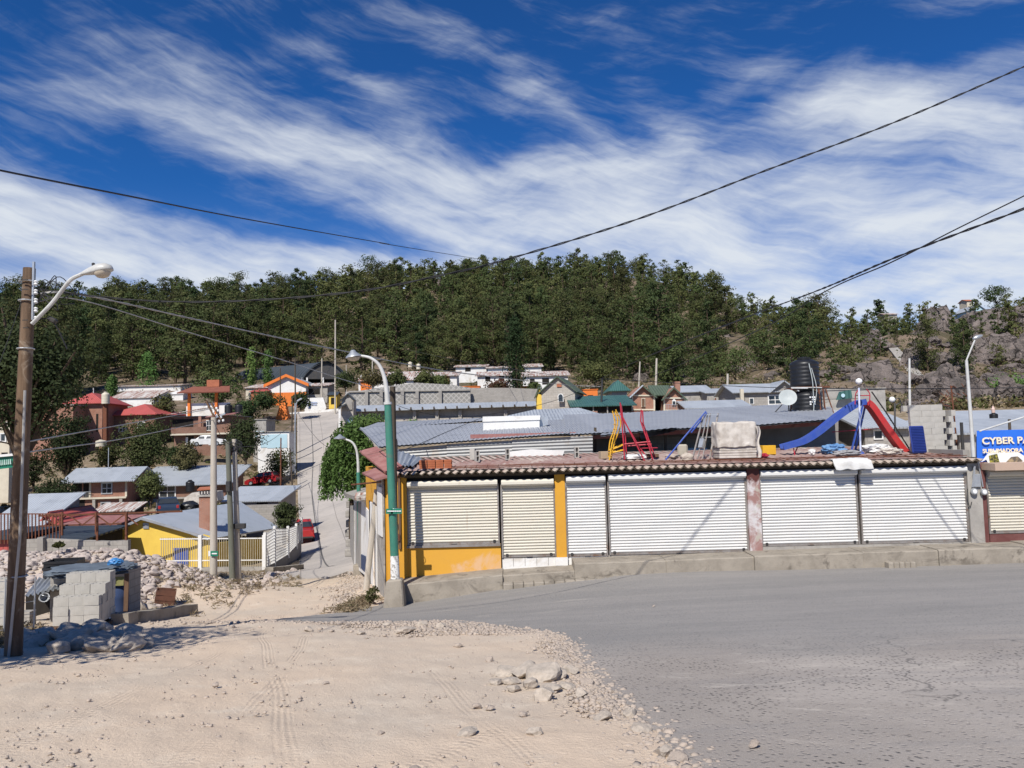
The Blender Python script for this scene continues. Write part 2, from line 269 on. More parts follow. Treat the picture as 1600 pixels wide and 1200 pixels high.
M_roofpink=mat('weathered maroon corrugated sheet',(.27,.11,.10),(.38,.20,.18),1.4,.8,dirt=(.16,.08,.07))
M_zinc=roofmat('galvanised roof sheets',(.40,.415,.44),(.33,.345,.37),.11,0,.5,.25,rust=(.36,.27,.24),rl=(.66,.8))
M_zincy=roofmat('bluish metal roof sheets',(.46,.50,.55),(.42,.465,.51),.15,1,.5,.2)
M_zincx=roofmat('bluish metal roofing',(.46,.49,.52),(.38,.41,.44),.2,0,.5,.2,rust=(.30,.25,.22),rl=(.64,.8))
M_rustroof=roofmat('rusted white roof sheets',(.60,.57,.53),(.50,.46,.42),.3,0,.7,.0,rust=(.30,.16,.12),rl=(.44,.58))
M_tile=roofmat('red metal tile roof',(.46,.10,.085),(.40,.085,.075),.25,0,.55,0)
M_darkroof=roofmat('dark slate blue roof',(.035,.048,.06),(.05,.06,.075),.5,1,.5,.1)
M_teal=roofmat('dark teal roof sheets',(.05,.13,.115),(.035,.10,.09),.25,0,.5,0)
M_greenroof=roofmat('dull green shingle roof',(.09,.12,.08),(.07,.10,.07),.3,0,.7,0)
M_wallsheet=mat('corrugated wall sheet',(.38,.38,.37),(.30,.30,.29),.9,.5,metal=.3,dirt=(.30,.26,.22),stretch=(.5,1,2))
M_brick=brickmat('red clay brick',(.36,.13,.07),(.28,.095,.055),(.33,.27,.22))
M_brickdark=brickmat('brown brick',(.24,.10,.06),(.18,.075,.05),(.24,.19,.15))
M_stone=brickmat('pale stone masonry',(.44,.40,.35),(.36,.33,.29),(.32,.29,.25),.5,.25,.02)
M_cmu=brickmat('concrete block masonry',(.36,.335,.30),(.30,.28,.25),(.25,.23,.21),.4,.2,.015)
k=N('patterned breeze block'); x=k.n('SeparateXYZ',{0:k.co()}); u=k.math('ADD',x.outputs[0],x.outputs[1]); w=x.outputs[2]
d1=k.math('ABSOLUTE',k.math('SINE',k.math('MULTIPLY',k.math('ADD',u,w),PI/.8))); d2=k.math('ABSOLUTE',k.math('SINE',k.math('MULTIPLY',k.math('SUBTRACT',u,w),PI/.8))); f=k.ramp(k.math('MINIMUM',d1,d2),.2,.5)
c=k.mix(f,(.40,.38,.35),(.25,.24,.22)); k.bump(f,-.8,.08); M_lattice=k.fin(c,.92)
M_terra=mat('terracotta paint',(.42,.15,.08),(.32,.11,.06),2)
M_orange=mat('orange paint',(.75,.20,.035),(.66,.17,.035),1,.7)
M_yellow=mat('bright yellow house paint',(.80,.56,.10),(.72,.49,.09),1,.8)
M_creamwall=mat('cream plaster',(.62,.56,.44),(.52,.46,.36),1,.85)
M_bluewall=mat('pale blue paint',(.45,.62,.68),(.40,.55,.60),1)
M_navy=mat('navy blue paint',(.035,.06,.14),(.05,.07,.13),1)
k=N('window glass'); M_glass=k.fin(k.mix(k.noise(k.co(),1.5,3),(.02,.024,.028),(.05,.055,.06)),.12,0,.6)
M_shadow=mat('painted interior shade',(.018,.015,.013),(.03,.025,.02),2,.95)  # near-black colour stands in for shade inside openings and under roofs
M_bark=mat('bark',(.10,.07,.045),(.06,.042,.03),3,.95,bump=.6,stretch=(3,3,.5))
M_wood=mat('weathered pole wood',(.19,.125,.08),(.085,.055,.036),2.5,.9,bump=.6,stretch=(4,4,.35),dirt=(.30,.24,.18))
M_wooddark=mat('dark creosoted wood',(.07,.055,.04),(.11,.085,.06),2.5,.9,bump=.5,stretch=(4,4,.35))
M_wood2=mat('rough brown timber',(.17,.10,.06),(.10,.06,.04),3,.9,bump=.4,stretch=(3,3,.6))
M_polec=mat('pale concrete pole',(.50,.45,.38),(.40,.36,.30),2,.9,bump=.3,stretch=(2,2,.4))
M_greenpole=mat('green enamel pole',(.055,.22,.155),(.04,.17,.125),2,.4,spec=.5,dirt=(.09,.16,.12))
M_whitepole=mat('white enamel pole',(.60,.60,.58),(.48,.47,.43),3,.4,spec=.5)
k=N('peeling white base'); o=k.co(); M_peel=k.fin(k.mix(k.ramp(k.noise(o,9,6,.7),.48,.56),(.72,.71,.68),(.33,.31,.28)),.8)
M_sign=mat('green sign enamel',(.02,.20,.12),(.025,.18,.11),2,.4)
M_text=mat('white lettering',(.8,.8,.78),(.74,.74,.72),3,.6)
M_lens=mat('frosted lamp lens',(.55,.47,.36),(.5,.43,.33),3,.3,spec=.5)
M_cable=mat('black cable',(.025,.025,.028),(.04,.04,.042),3,.6)
M_cableg=mat('weathered aluminium cable',(.42,.41,.39),(.30,.29,.28),3,.5,metal=.3)
M_plblue=mat('royal blue paint',(.03,.075,.36),(.055,.10,.33),4,.5,spec=.5)
M_plred=mat('bright red paint',(.48,.025,.025),(.40,.05,.045),4,.5,spec=.5)
M_red2=mat('crimson tube paint',(.45,.03,.05),(.38,.03,.05),2,.45)
M_plyel=mat('yellow paint',(.75,.42,.03),(.66,.36,.03),2,.45)
M_bluesheet=mat('dark blue ribbed plastic',(.02,.04,.20),(.03,.05,.24),2,.5)
M_tank=mat('black polyethylene',(.012,.013,.015),(.02,.02,.022),2,.42,spec=.45)
M_tankcream=mat('cream polyethylene',(.62,.56,.44),(.55,.50,.40),2,.5)
M_dish=mat('grey dish enamel',(.40,.43,.42),(.33,.36,.35),2,.5)
M_wrap=mat('dusty plastic wrap',(.62,.57,.50),(.45,.40,.34),3,.5,bump=.6,spec=.4,lo=.4,hi=.62)
M_cloth=mat('white sacking',(.76,.75,.72),(.64,.62,.58),5,.9,bump=.4)
M_clothblue=mat('blue cloth',(.10,.22,.42),(.18,.32,.5),4,.9)
M_tarp=mat('blue plastic bag',(.04,.19,.45),(.08,.26,.52),6,.4,bump=.5,spec=.5)
M_tarpdark=mat('grey blue tarpaulin',(.14,.17,.20),(.09,.11,.135),4,.6,bump=.5)
M_banner=mat('blue vinyl banner',(.03,.15,.66),(.035,.18,.72),1.2,.45,spec=.4)
M_rubble=mat('pink grey rubble stone',(.50,.42,.37),(.36,.31,.275),1.6,.95,bump=.5,dirt=(.50,.45,.40))
M_rubgrey=mat('broken asphalt lump',(.50,.43,.355),(.34,.295,.245),3,.95,bump=.6)
M_stonelt=mat('dusty pale stone',(.47,.39,.32),(.33,.28,.235),5,.95,bump=.6)
k=N('lichened granite'); o=k.n('NewGeometry').outputs['Position']; n1=k.noise(k.mapv(o,(.8,.8,.35)),.5,8,.7,.6); n2=k.noise(o,1.4,8,.72); vc=k.n('TexVoronoi',{'Vector':k.n('VectorMath',{0:k.mapv(o,(1,1,.55)),1:k.n('VectorMath',{0:k.n('TexNoise',{'Vector':o,'Scale':.6,'Detail':6.0}).outputs['Color'],1:(3.4,3.4,3.4)},operation='MULTIPLY').outputs[0]},operation='ADD').outputs[0],'Scale':.30},feature='DISTANCE_TO_EDGE')
c=k.mix(k.ramp(n1,.36,.62),(.235,.195,.175),(.13,.112,.10)); c=k.mix(k.ramp(n2,.55,.70),c,(.27,.215,.175)); c=k.mix(k.ramp(k.noise(o,.9,6,.7,.4),.60,.68),c,(.06,.055,.045)); cr_k=k.ramp(vc.outputs['Distance'],.05,.0); c=k.mix(k.math('MULTIPLY',k.math('MULTIPLY',cr_k,k.ramp(n1,.38,.6)),.5),c,(.035,.03,.026))
k.bump(k.math('ADD',k.math('MULTIPLY',n2,.8),k.math('SUBTRACT',n1,k.math('MULTIPLY',cr_k,.8))),1.0,.7); M_rock=k.fin(c,.95,0,.15)
def leafmat(name, a, b, c):
    k=N(name); oi=k.n('ObjectInfo').outputs['Random']; g=k.n('NewGeometry'); n1=k.noise(g.outputs['Position'],.35,3); n2=k.noise(g.outputs['Position'],2.5,2)
    col=k.mix(k.ramp(n1,.35,.65),a,b); col=k.mix(k.math('MULTIPLY',k.ramp(n2,.45,.7),.7),col,c); hs=k.n('HueSaturation',{'Color':col,'Value':k.math('MULTIPLY_ADD',oi,.6,.7),'Hue':k.math('MULTIPLY_ADD',k.math('FRACT',k.math('MULTIPLY',oi,7.3)),.05,.475),'Saturation':.95})
    m=k.fin(hs.outputs[0],.75,0,.2); tr=k.n('BsdfTranslucent',{'Color':hs.outputs[0]}); mx=k.n('MixShader',{0:.15,1:k.b.outputs[0],2:tr.outputs[0]}); k.t.links.new(mx.outputs[0],k.out.inputs[0]); return m
L_pine=leafmat('pine needles',(0.0495,0.0674,0.0193),(0.0633,0.0791,0.0206),(0.0894,0.0998,0.031))
L_oak=leafmat('oak leaves',(0.0516,0.0674,0.0179),(0.0722,0.0826,0.0234),(0.0998,0.1032,0.0344))
L_dark=leafmat('dark leaves',(0.0289,0.0468,0.0138),(0.0385,0.0578,0.0165),(0.0585,0.0757,0.0234))
L_fresh=leafmat('fresh green leaves',(0.06, 0.12, 0.024),(0.08, 0.152, 0.032),(0.12, 0.192, 0.048))
L_willow=leafmat('willow leaves',(.085,.155,.03),(.11,.195,.04),(.16,.25,.06))
L_brown=leafmat('brownish leaves',(0.088, 0.068, 0.028),(0.104, 0.084, 0.036),(0.072, 0.072, 0.024))
L_cyp=leafmat('cypress leaves',(.020,.042,.012),(.030,.055,.015),(.045,.072,.020))
L_dry=leafmat('dry grass blades',(0.24, 0.192, 0.104),(0.288, 0.232, 0.136),(0.16, 0.16, 0.072))
L_redbush=leafmat('reddish leaves',(0.128, 0.048, 0.024),(0.072, 0.064, 0.024),(0.16, 0.072, 0.032))
# ------------------------------------------------------------------ sun and sky
TS=Vector((-.38,-1.0,1.12)).normalized(); EL=math.asin(TS.z); AZ=math.atan2(TS.x,TS.y)
sd=bpy.data.lights.new('sun','SUN'); sd.energy=4.2; sd.angle=R(.5); sd.color=(1,.955,.885); so=bpy.data.objects.new('sun',sd); COL.objects.link(so); so.rotation_euler=TS.to_track_quat('Z','Y').to_euler()
W=bpy.data.worlds.new('World'); S.world=W; W.use_nodes=True; t=W.node_tree; t.nodes.clear()
class WN(N):
    def __init__(s): s.t=t
k=WN(); sky=k.n('TexSky'); sky.sky_type='NISHITA'; sky.sun_disc=False; sky.sun_elevation=EL; sky.sun_rotation=AZ%(2*PI); sky.altitude=2200; sky.air_density=1.0; sky.dust_density=.25; sky.ozone_density=3.0
dirv=k.co('Generated'); sp=k.n('SeparateXYZ',{0:dirv}); az=k.math('ARCTAN2',sp.outputs[0],sp.outputs[1]); el=k.math('ARCSINE',sp.outputs[2])
ae=k.n('CombineXYZ',{0:az,1:el,2:0.0}).outputs[0]
def ang(px,py): v=(RM@Vector(((px-800)/F,(600-py)/F,-1))).normalized(); return math.atan2(v.x,v.y),math.asin(v.z)
warp=k.n('TexNoise',{'Vector':ae,'Scale':2.6,'Detail':6.0,'Roughness':.52}); wv=k.n('VectorMath',{0:warp.outputs['Color'],1:(.5,.5,.5)},operation='SUBTRACT').outputs[0]
wv=k.n('VectorMath',{0:wv,'Scale':.10},operation='SCALE').outputs[0]; aw=k.n('VectorMath',{0:ae,1:wv},operation='ADD').outputs[0]
BL=[  # photo px,py, half length px, half width px, tilt deg (down to the right), strength
 (330,185,430,60,14,.55),(520,235,330,66,16,.60),(760,270,330,60,12,.65),(980,265,300,60,3,.85),(1200,285,420,85,4,.9),(1480,320,380,100,8,.95),
 (40,300,330,62,8,1.05),(230,345,250,50,10,1.05),(420,385,330,26,3,.85),(120,410,330,22,3,.75),(620,305,260,34,14,.35),(900,350,420,50,5,.65),(1150,395,640,55,2,.85),(560,375,300,26,4,.5),(700,415,300,26,3,.6),
 (1330,135,240,48,10,.75),(1500,190,260,66,13,.9),(1170,95,130,30,-20,.30),(900,165,240,40,35,.42),(760,55,220,34,12,.28),(1560,75,150,36,10,.45),(570,105,240,40,30,.32),(1050,185,200,40,45,.35),(300,15,420,14,4,.10),(1400,440,500,42,1,.8),(880,430,420,30,2,.6),(240,455,420,24,2,.5)]
acc=None
for px,py,hl,hw,tl,st in BL:
    a,e=ang(px,py); m=k.n('Mapping',{'Vector':aw}); m.vector_type='TEXTURE'
    m.inputs['Location'].default_value=(a,e-.022,0); m.inputs['Rotation'].default_value=(0,0,R(-tl)); m.inputs['Scale'].default_value=(hl/F*1.45,hw/F*1.55,1)
    gr=k.n('TexGradient',{'Vector':m.outputs[0]}); gr.gradient_type='QUADRATIC_SPHERE'; v=k.math('MULTIPLY',gr.outputs['Fac'],st*1.45)
    acc=v if acc is None else k.math('ADD',acc,v)
rotv=k.mapv(aw,(1,1,1),(0,0,R(17)))
f1=k.noise(k.mapv(rotv,(2.4,9,1)),1.0,9,.56,.25); f2=k.noise(k.mapv(aw,(6,20,1),(0,0,R(-27))),1.0,9,.56,.45); f3=k.noise(k.mapv(rotv,(12,95,1)),1.0,7,.62,.3)
tex=k.math('ADD',k.math('MULTIPLY',f1,.95),k.math('ADD',k.math('MULTIPLY',f2,.75),k.math('MULTIPLY',f3,.36)))   # mean about 1.1
base=k.math('MINIMUM',k.math('ADD',acc,.10),1.12)
den=k.math('ADD',k.math('MULTIPLY',base,.72),k.math('MULTIPLY_ADD',tex,1.65,-1.65*1.03-.17))
cl=k.math('MULTIPLY',k.ramp(den,-.14,1.14),.94)
cl=k.math('ADD',cl,k.math('MULTIPLY',k.ramp(el,.32,.08),.24)); cl=k.math('MINIMUM',cl,.93)
gm=k.n('Gamma',{0:sky.outputs[0],1:1.0}); tint=k.mix(1.0,gm.outputs[0],(.17,.58,1.06),'MULTIPLY')
b1=k.n('Background',{0:tint,1:.075}); b2=k.n('Background',{0:(.84,.89,.95),1:.68}); mx=k.n('MixShader',{0:cl,1:b1.outputs[0],2:b2.outputs[0]})
wo=t.nodes.new('ShaderNodeOutputWorld'); t.links.new(mx.outputs[0],wo.inputs[0])
S.view_settings.view_transform='Standard'; S.view_settings.look='None'; S.view_settings.exposure=.42; S.view_settings.gamma=1
S.cycles.max_bounces=6; S.cycles.diffuse_bounces=3; S.cycles.transparent_max_bounces=4; S.cycles.use_denoising=True
# ------------------------------------------------------------------ ground sheet (polar grid round the viewer)
XL=[(-14,1.8),(3,1.5),(5.4,1.26),(6.7,1.12),(9.9,.83),(12.5,.85),(13.85,.72),(14.3,.3),(15.5,-.6),(17,-1.6),(17.5,-3.3),(17.9,-5.0),(18.4,-6.0),(19.5,-5.7),(21,-4.8),(22.9,-4.1)]
_xy=[a for a,b in XL]; _xx=[b for a,b in XL]
def XLf(y): return np.interp(y,_xy,_xx)
SC=[(38,-9.6,2.2),(48,-11.5,2.4),(57,-13.3,2.5),(75,-17.9,3.0),(100,-24.6,3.5),(140,-35.3,4.0),(144,-36.4,4.1)]
_sy=[a for a,_,_ in SC]; _sx=[b for _,b,_ in SC]; _sw=[c for _,_,c in SC]
def vn(x,y,s,o=0): return np.array([noise.noise((a*s+o,b*s-o,o*.37)) for a,b in zip(np.ravel(x),np.ravel(y))]).reshape(np.shape(x))
ph=np.concatenate([np.linspace(-180,-52,26)[:-1],np.linspace(-52,52,470),np.linspace(52,180,26)[1:-1]])*PI/180; rr=np.concatenate([[.3],1.5*1.0155**np.arange(0,405)])
rr=rr[rr<760]; A,B=np.meshgrid(ph,rr); X=B*np.sin(A); Y=B*np.cos(A); Z=HV(X,Y)
near=(B<46); ii=np.where(near); mic=np.zeros_like(Z)
mic[ii]=.035*vn(X[ii],Y[ii],.7,3)+.018*vn(X[ii],Y[ii],2.3,9)+.012*vn(X[ii],Y[ii],6,5)
mid=np.where((B>=46)&(B<190)); mic[mid]=.25*vn(X[mid],Y[mid],.16,2)+.12*vn(X[mid],Y[mid],.5,7)
far=np.where(B>=190); mic[far]=2.2*vn(X[far],Y[far],.03,4)+1.0*vn(X[far],Y[far],.1,6)
rt=np.where((B>=112)&(B<330)&(X/np.maximum(Y,1)>.12)&(Y>0)); mic[rt]+=1.1*vn(X[rt],Y[rt],.13,8)+.7*vn(X[rt],Y[rt],.4,1)
Z=Z+mic
rin=np.clip((X-XLf(Y)-.05)/.12,0,1)*np.clip((23.6-Y)/.2,0,1)*(Y<24); Z=Z-rin*(np.maximum(mic,0)+.07)
sin_=np.clip((np.interp(Y,_sy,_sw)-np.abs(X-np.interp(Y,_sy,_sx)))/.5,0,1)*(Y>38.5)*(Y<143.5); Z=Z-sin_*(np.maximum(mic,0)+.14)
nr,npn=Z.shape; idx=np.arange(nr*npn).reshape(nr,npn); nx=np.roll(idx,-1,1)
fc=np.stack([idx[:-1],nx[:-1],nx[1:],idx[1:]],-1).reshape(-1,4)[:, ::-1]
go=link(mesh_np('ground',np.stack([X,Y,Z],-1).reshape(-1,3),fc,[M_ground],smooth=True),'ground'); go['kind']='structure'
def strip(name, ys, xl, xr, nu, mt, lift, pw=1.0, skirt=.12, ragged=None):
    ys=np.asarray(ys); u=np.linspace(0,1,nu)**pw; XX=xl[:,None]+(xr-xl)[:,None]*u[None]; YY=np.repeat(ys[:,None],nu,1)
    if ragged is not None: YY=YY+ragged(XX,YY)
    ZZ=HV(XX,YY)+lift; v=np.stack([XX,YY,ZZ],-1); e0=v[:,:1]-[[[0,0,skirt]]]; e1=v[:,-1:]-[[[0,0,skirt]]]
    v=np.concatenate([e0,v,e1],1); b0=v[:1]-[[[0,0,skirt]]]; b1=v[-1:]-[[[0,0,skirt]]]; v=np.concatenate([b0,v,b1],0)
    a,b=v.shape[:2]; ix=np.arange(a*b).reshape(a,b); f=np.stack([ix[:-1,:-1],ix[:-1,1:],ix[1:,1:],ix[1:,:-1]],-1).reshape(-1,4)
    o=link(mesh_np(name,v.reshape(-1,3),f,[mt]),name); o['kind']='structure'; o.data.polygons.foreach_set('use_smooth',[True]*len(o.data.polygons)); o.data.set_sharp_from_angle(angle=R(40)); return o
ys=np.concatenate([np.linspace(-14,4,40)[:-1],np.linspace(4,16,260)[:-1],np.linspace(16,19,120)[:-1],np.linspace(19,23.3,70)])
j=np.array([.16*noise.noise((0,y*1.6,1))+.10*noise.noise((3,y*5,2))+.06*noise.noise((5,y*14,2)) for y in ys]); strip('road',ys,XLf(ys)+j,np.full(len(ys),46.),150,M_asph,.012,2.2,.08)
ys=np.linspace(38.6,143.5,150); cx=np.interp(ys,_sy,_sx); cw=np.interp(ys,_sy,_sw); strip('street',ys,cx-cw,cx+cw,14,M_street,.05,1,.3,lambda x,y:np.where(y<39.5,.5*np.sin(x*2.1)+.25*np.sin(x*5),0))
def dark_line(pts,w):
    q=cr([G(px,d,.075) for px,d in pts],10); mb=MB(); vs=[]
    for i,p in enumerate(q):
        tg=(q[min(i+1,len(q)-1)]-q[max(i-1,0)]); sd_=Vector((tg.y,-tg.x,0)).normalized()*w; z=H(p.x,p.y)+.062; vs+=[Vector((p.x,p.y,z))-sd_,Vector((p.x,p.y,z))+sd_]
    mb.add(vs,[(2*i,2*i+1,2*i+3,2*i+2) for i in range(len(q)-1)]); o=mb.build('street_line',M_tar); o['kind']='structure'
dark_line([(486,139),(489,110),(487,92),(491,78),(497,66),(505,52),(520,43)],.06)  # thin darker line laid along the street surface
# ------------------------------------------------------------------ sidewalk and curb in front of the shops
def sidewalk():
    segs=[(-3.45,-.42,-4.2,-3.98,22.85),(-.42,1.7,-4.02,-3.93,22.95),(1.7,4.4,-3.72,-3.70,22.95),(4.4,7.0,-3.70,-3.66,22.97),(7.0,10.2,-3.63,-3.61,22.9),(10.2,12.4,-3.60,-3.60,22.92),(12.4,15.2,-3.58,-3.56,22.88),(15.2,19,-3.53,-3.50,22.9),(19,27,-3.48,-3.42,22.9)]
    mb=MB()
    for x0,x1,za,zb,yf in segs:
        n=max(3,int((x1-x0)/.22))
        for i in range(n):
            a=i/n; b=(i+1)/n; xa=x0+(x1-x0)*a+(.006 if i==0 else 0); xb=x0+(x1-x0)*b; z0=za+(zb-za)*a; z1=za+(zb-za)*b
            def jy(x): return .02*noise.noise((x*2.3,1,0))+.012*noise.noise((x*8,4,0))
            def jz(x): return .015*noise.noise((x*2.9,7,0))+.01*noise.noise((x*9,2,0))
            ya,yb=yf+jy(xa),yf+jy(xb); 
            mb.add([(xa,ya-.05,-5.4),(xb,yb-.05,-5.4),(xb,yb,z1-.03+jz(xb)),(xa,ya,z0-.03+jz(xa)),(xa,ya+.04,z0+jz(xa)),(xb,yb+.04,z1+jz(xb)),(xa,24.3,z0+.01),(xb,24.3,z1+.01)],[(0,1,2,3),(3,2,5,4),(4,5,7,6)])
        for x,z in ((x0+.006,za),(x1,zb)): mb.add([(x,yf-.05,-5.4),(x,yf,z-.03),(x,yf+.04,z),(x,24.3,z+.01),(x,24.3,-5.4)],[(0,1,2,3,4)])
    o=mb.build('sidewalk',M_curb); o['kind']='structure'
    mb=MB(); n=14
    for i in range(n):
        x0=-.4+i*.3; x1=x0+.29; mb.hexa([(x0,22.55,-5),(x1,22.56,-5),(x1,22.96,-5),(x0,22.96,-5),(x0,22.58,-4.2+i*.008),(x1,22.58,-4.195+i*.008),(x1,22.96,-4.19+i*.008),(x0,22.96,-4.19+i*.008)])
    o=mb.build('curb_ledge',M_curb,bev=.02); o['kind']='structure'
    mb=MB()
    for i in range(5):
        x0=10.8+i*.16; mb.hexa([(x0,22.55,-5),(x0+.155,22.55,-5),(x0+.155,22.9,-5),(x0,22.9,-5),(x0,22.6,-3.86),(x0+.155,22.6,-3.87),(x0+.155,22.9,-3.85),(x0,22.9,-3.85)])
    o=mb.build('curb_step',M_curb,bev=.03); o['kind']='structure'
sidewalk()
# ------------------------------------------------------------------ the shop row
EAVE=-1.0
def shutter(par, x0,x1,z0,z1,mt,y=24.02,lab=None):
    s=MB(); pitch=.088; n=int((z1-z0-.1)/pitch); prof=[]
    for i in range(n):
        zb=z0+.06+i*(z1-z0-.1)/n; h=(z1-z0-.1)/n
        for q,dy in ((0,.006),(.14,-.02),(.42,-.036),(.68,-.030),(.85,-.010),(.93,.006)): prof.append((zb+q*h,dy))
    k=6; vs=[];fs=[]
    for z,dy in prof:
        for i in range(k+1):
            x=x0+.04+(x1-x0-.08)*i/k; vs.append((x,y+dy+.006*noise.noise((x*1.3,z*3,0))+.014*noise.noise((x*.9,z*.9,x0)),z+.004*noise.noise((x,z*2,3))))
    for r in range(len(prof)-1):
        for i in range(k): fs.append((r*(k+1)+i,r*(k+1)+i+1,(r+1)*(k+1)+i+1,(r+1)*(k+1)+i))
    s.add(vs,fs); o=s.build('roller_shutter',mt,par)
    if lab: o['label']=lab
    for x in (x0,x1-.045): MB().box(x,x+.045,y-.07,y+.03,z0,z1+.02).build('guide_rail',M_rail,o)
    MB().box(x0+.05,x1-.05,y-.045,y+.02,z0-.0,z0+.06).build('bottom_bar',M_rail,o)
    xm=(x0+x1)/2; MB().box(xm-.09,xm+.09,y-.075,y-.046,z0+.02,z0+.05).build('handle',M_rail,o); MB().box(x0+.12,x0+.2,y-.07,y-.046,z0+.03,z0+.12).build('padlock',M_darkmetal,o,bev=.01); MB().box(x1-.2,x1-.12,y-.07,y-.046,z0+.03,z0+.12).build('padlock',M_darkmetal,o,bev=.01)
    h=MB(); pr=[(y+.06,z1-.05),(y-.16,z1-.05),(y-.23,z1+.01),(y-.23,z1+.09),(y-.17,z1+.15),(y+.06,z1+.15)]
    h.prism([(x0+.03,a,b) for a,b in pr],(0,0,0),(x1-x0-.06,0,0)); h.build('shutter_hood',mt,o); return o
shop=thing('shop_row',(0,0,0),'long low shop row with white and cream roller shutters under a red corrugated roof','building')
def bx(name,mt,*a,par=shop,bev=0): return MB().box(*a).build(name,mt,par,bev=bev)
ST=-1.40
specs=[(-3.34,-.50,-3.22,ST,M_cream),(-.44,1.235,-3.66,ST-.02,M_cream),(1.56,2.83,-3.68,ST+.04,M_white),(2.87,7.17,-3.66,ST+.06,M_white),(7.57,10.60,-3.52,ST+.06,M_white),(10.66,13.98,-3.52,ST+.06,M_white)]
for a in specs: shutter(shop,a[0],a[1],a[2],a[3],a[4])
bx('yellow_panel',M_ochrefade,-3.5,-.47,23.97,24.3,-4.4,-3.225)
bx('panel_sill',M_rail,-3.36,-.48,23.9,23.968,-3.29,-3.222)
bx('tile_plinth',M_whitewall,-.43,2.84,24.0,24.3,-4.1,-3.685); 
tl=MB()
for i in range(8): tl.box(-.1+i*.36,-.088+i*.36,23.994,23.9998,-3.93,-3.69)
tl.build('tile_joint',M_rail,shop)
bx('concrete_sill',M_conc,2.845,14.0,24.0,24.3,-3.9,-3.665)
bx('sill_step',M_conc,7.2,14.0,23.93,23.998,-3.9,-3.53)
bx('yellow_pillar',M_ochre,1.24,1.555,23.93,24.3,-3.68,EAVE-.1); bx('white_plinth',M_whitewall,1.2,1.58,23.9,23.985,-3.93,-3.683)
bx('maroon_pillar',M_pillar,7.18,7.56,23.86,24.3,-3.66,EAVE-.08); bx('meter_pillar',M_conc,14.0,14.42,23.9,24.3,-3.62,EAVE-.06)
bx('maroon_edge',M_maroon,14.425,14.56,23.93,24.3,-3.62,EAVE-.1)
bx('lintel',M_shadow,-3.4,14.4,24.05,24.35,ST+.17,EAVE+.06); bx('inner_wall',M_shadow,-3.4,14.4,24.06,24.2,-4.0,ST+.16)  # shadow band under the eave is put into the lintel's near-black colour
bx('corner_pilaster',M_ochre,-3.62,-3.345,23.93,24.3,-4.7,EAVE-.05)
bx('timber_post',M_wood2,-3.60,-3.53,23.85,23.925,-3.3,EAVE-.05)
# chamfered corner and the side wall that runs along the street
def wallq(name,mt,p,q,z0,z1,t=.25,par=shop,off=0):
    p=Vector((*p,0)); q=Vector((*q,0)); d=(q-p).normalized(); nr=Vector((d.y,-d.x,0)); a=p-nr*off if False else p+nr*off; b=q+nr*off
    return MB().hexa([(a.x,a.y,z0),(b.x,b.y,z0),(b.x-nr.x*t,b.y-nr.y*t,z0),(a.x-nr.x*t,a.y-nr.y*t,z0),(a.x,a.y,z1),(b.x,b.y,z1),(b.x-nr.x*t,b.y-nr.y*t,z1),(a.x-nr.x*t,a.y-nr.y*t,z1)]).build(name,mt,par)
wallq('corner_wall',M_ochre,(-4.05,24.42),(-3.63,24.05),-5.3,EAVE-.06)
wallq('side_wall',M_ochre,(-6.0,31.2),(-4.1,24.5),-6.2,-.98)
wallq('grey_panel',M_conc,(-4.62,26.2),(-4.12,24.5),-5.6,-1.2,.05,off=.06); wallq('white_patch',M_whitewall,(-4.42,25.4),(-4.13,24.52),-3.0,-1.45,.03,off=.095)
wallq('white_strip',M_whitewall,(-5.3,28.6),(-5.05,27.75),-6.0,-2.2,.05,off=.06); wallq('white_strip',M_whitewall,(-5.9,30.9),(-5.5,29.3),-6.0,-2.6,.05,off=.06)
wallq('dark_opening',M_shadow,(-5.5,29.3),(-5.3,28.6),-6.0,-2.2,.03,off=.03)
wallq('white_strip',M_whitewall,(-4.85,27.0),(-4.66,26.3),-5.9,-2.2,.05,off=.06)
# roof: corrugated sheets rising gently to the back
ro=MB(); corr(ro,[(-3.55,23.62,EAVE),(14.35,23.62,EAVE),(14.35,30.3,EAVE+.05*6.68),(-5.6,30.3,EAVE+.05*6.68)],.27,.036,12,.03,8); ro.build('roof',M_roofred,shop,smooth=60)
wv=MB(); wv.box(-3.5,14.3,23.84,23.9,EAVE-.12,EAVE-.05); wv.build('eave_beam',M_wooddark,shop)
MB().hexa([(-3.4,23.92,-1.15),(14.3,23.92,-1.15),(14.3,30.2,-.73),(-5.5,30.2,-.73),(-3.4,23.92,-1.06),(14.3,23.92,-1.06),(14.3,30.2,-.66),(-5.5,30.2,-.66)]).build('ceiling',M_wooddark,shop)
ml=MB()
for y in (24.2,24.55,24.95):
    ml.tube([(x,y,EAVE+.05*(y-23.62)+.085+.03*noise.noise((x*.8,y,0))) for x in np.linspace(-2,14.2,60)],.011,5)
for i in range(46): x=-1.9+i*.35; ml.bar((x,24.18,EAVE+.12),(x,24.97,EAVE+.17),.016)
ml.build('wire_mesh',M_rust,shop)
le=MB(); corr(le,[(-5.9,29.5,-.35),(-4.0,24.0,-.95),(-3.5,24.3,-.80),(-5.3,29.8,-.2)],.2,.035,3,.03,6); le.build('side_awning',M_roofpink,shop,smooth=60)
le=MB(); le.slab([(-5.25,26.6,-1.05),(-4.35,24.0,-1.15),(-3.55,23.75,-.98),(-4.7,26.7,-.86)],.07); le.build('side_awning',M_roofpink,shop)
le=MB(); le.tube([(-5.6,26.6,-1.45),(-3.6,23.9,-1.2)],.03,6); le.build('awning_beam',M_rust,shop)
bx('back_wall',M_blockdark,-5.4,14.2,30.25,30.45,-5,-.64); bx('end_wall',M_blockdark,14.2,14.4,24.4,30.3,-5,-.72)
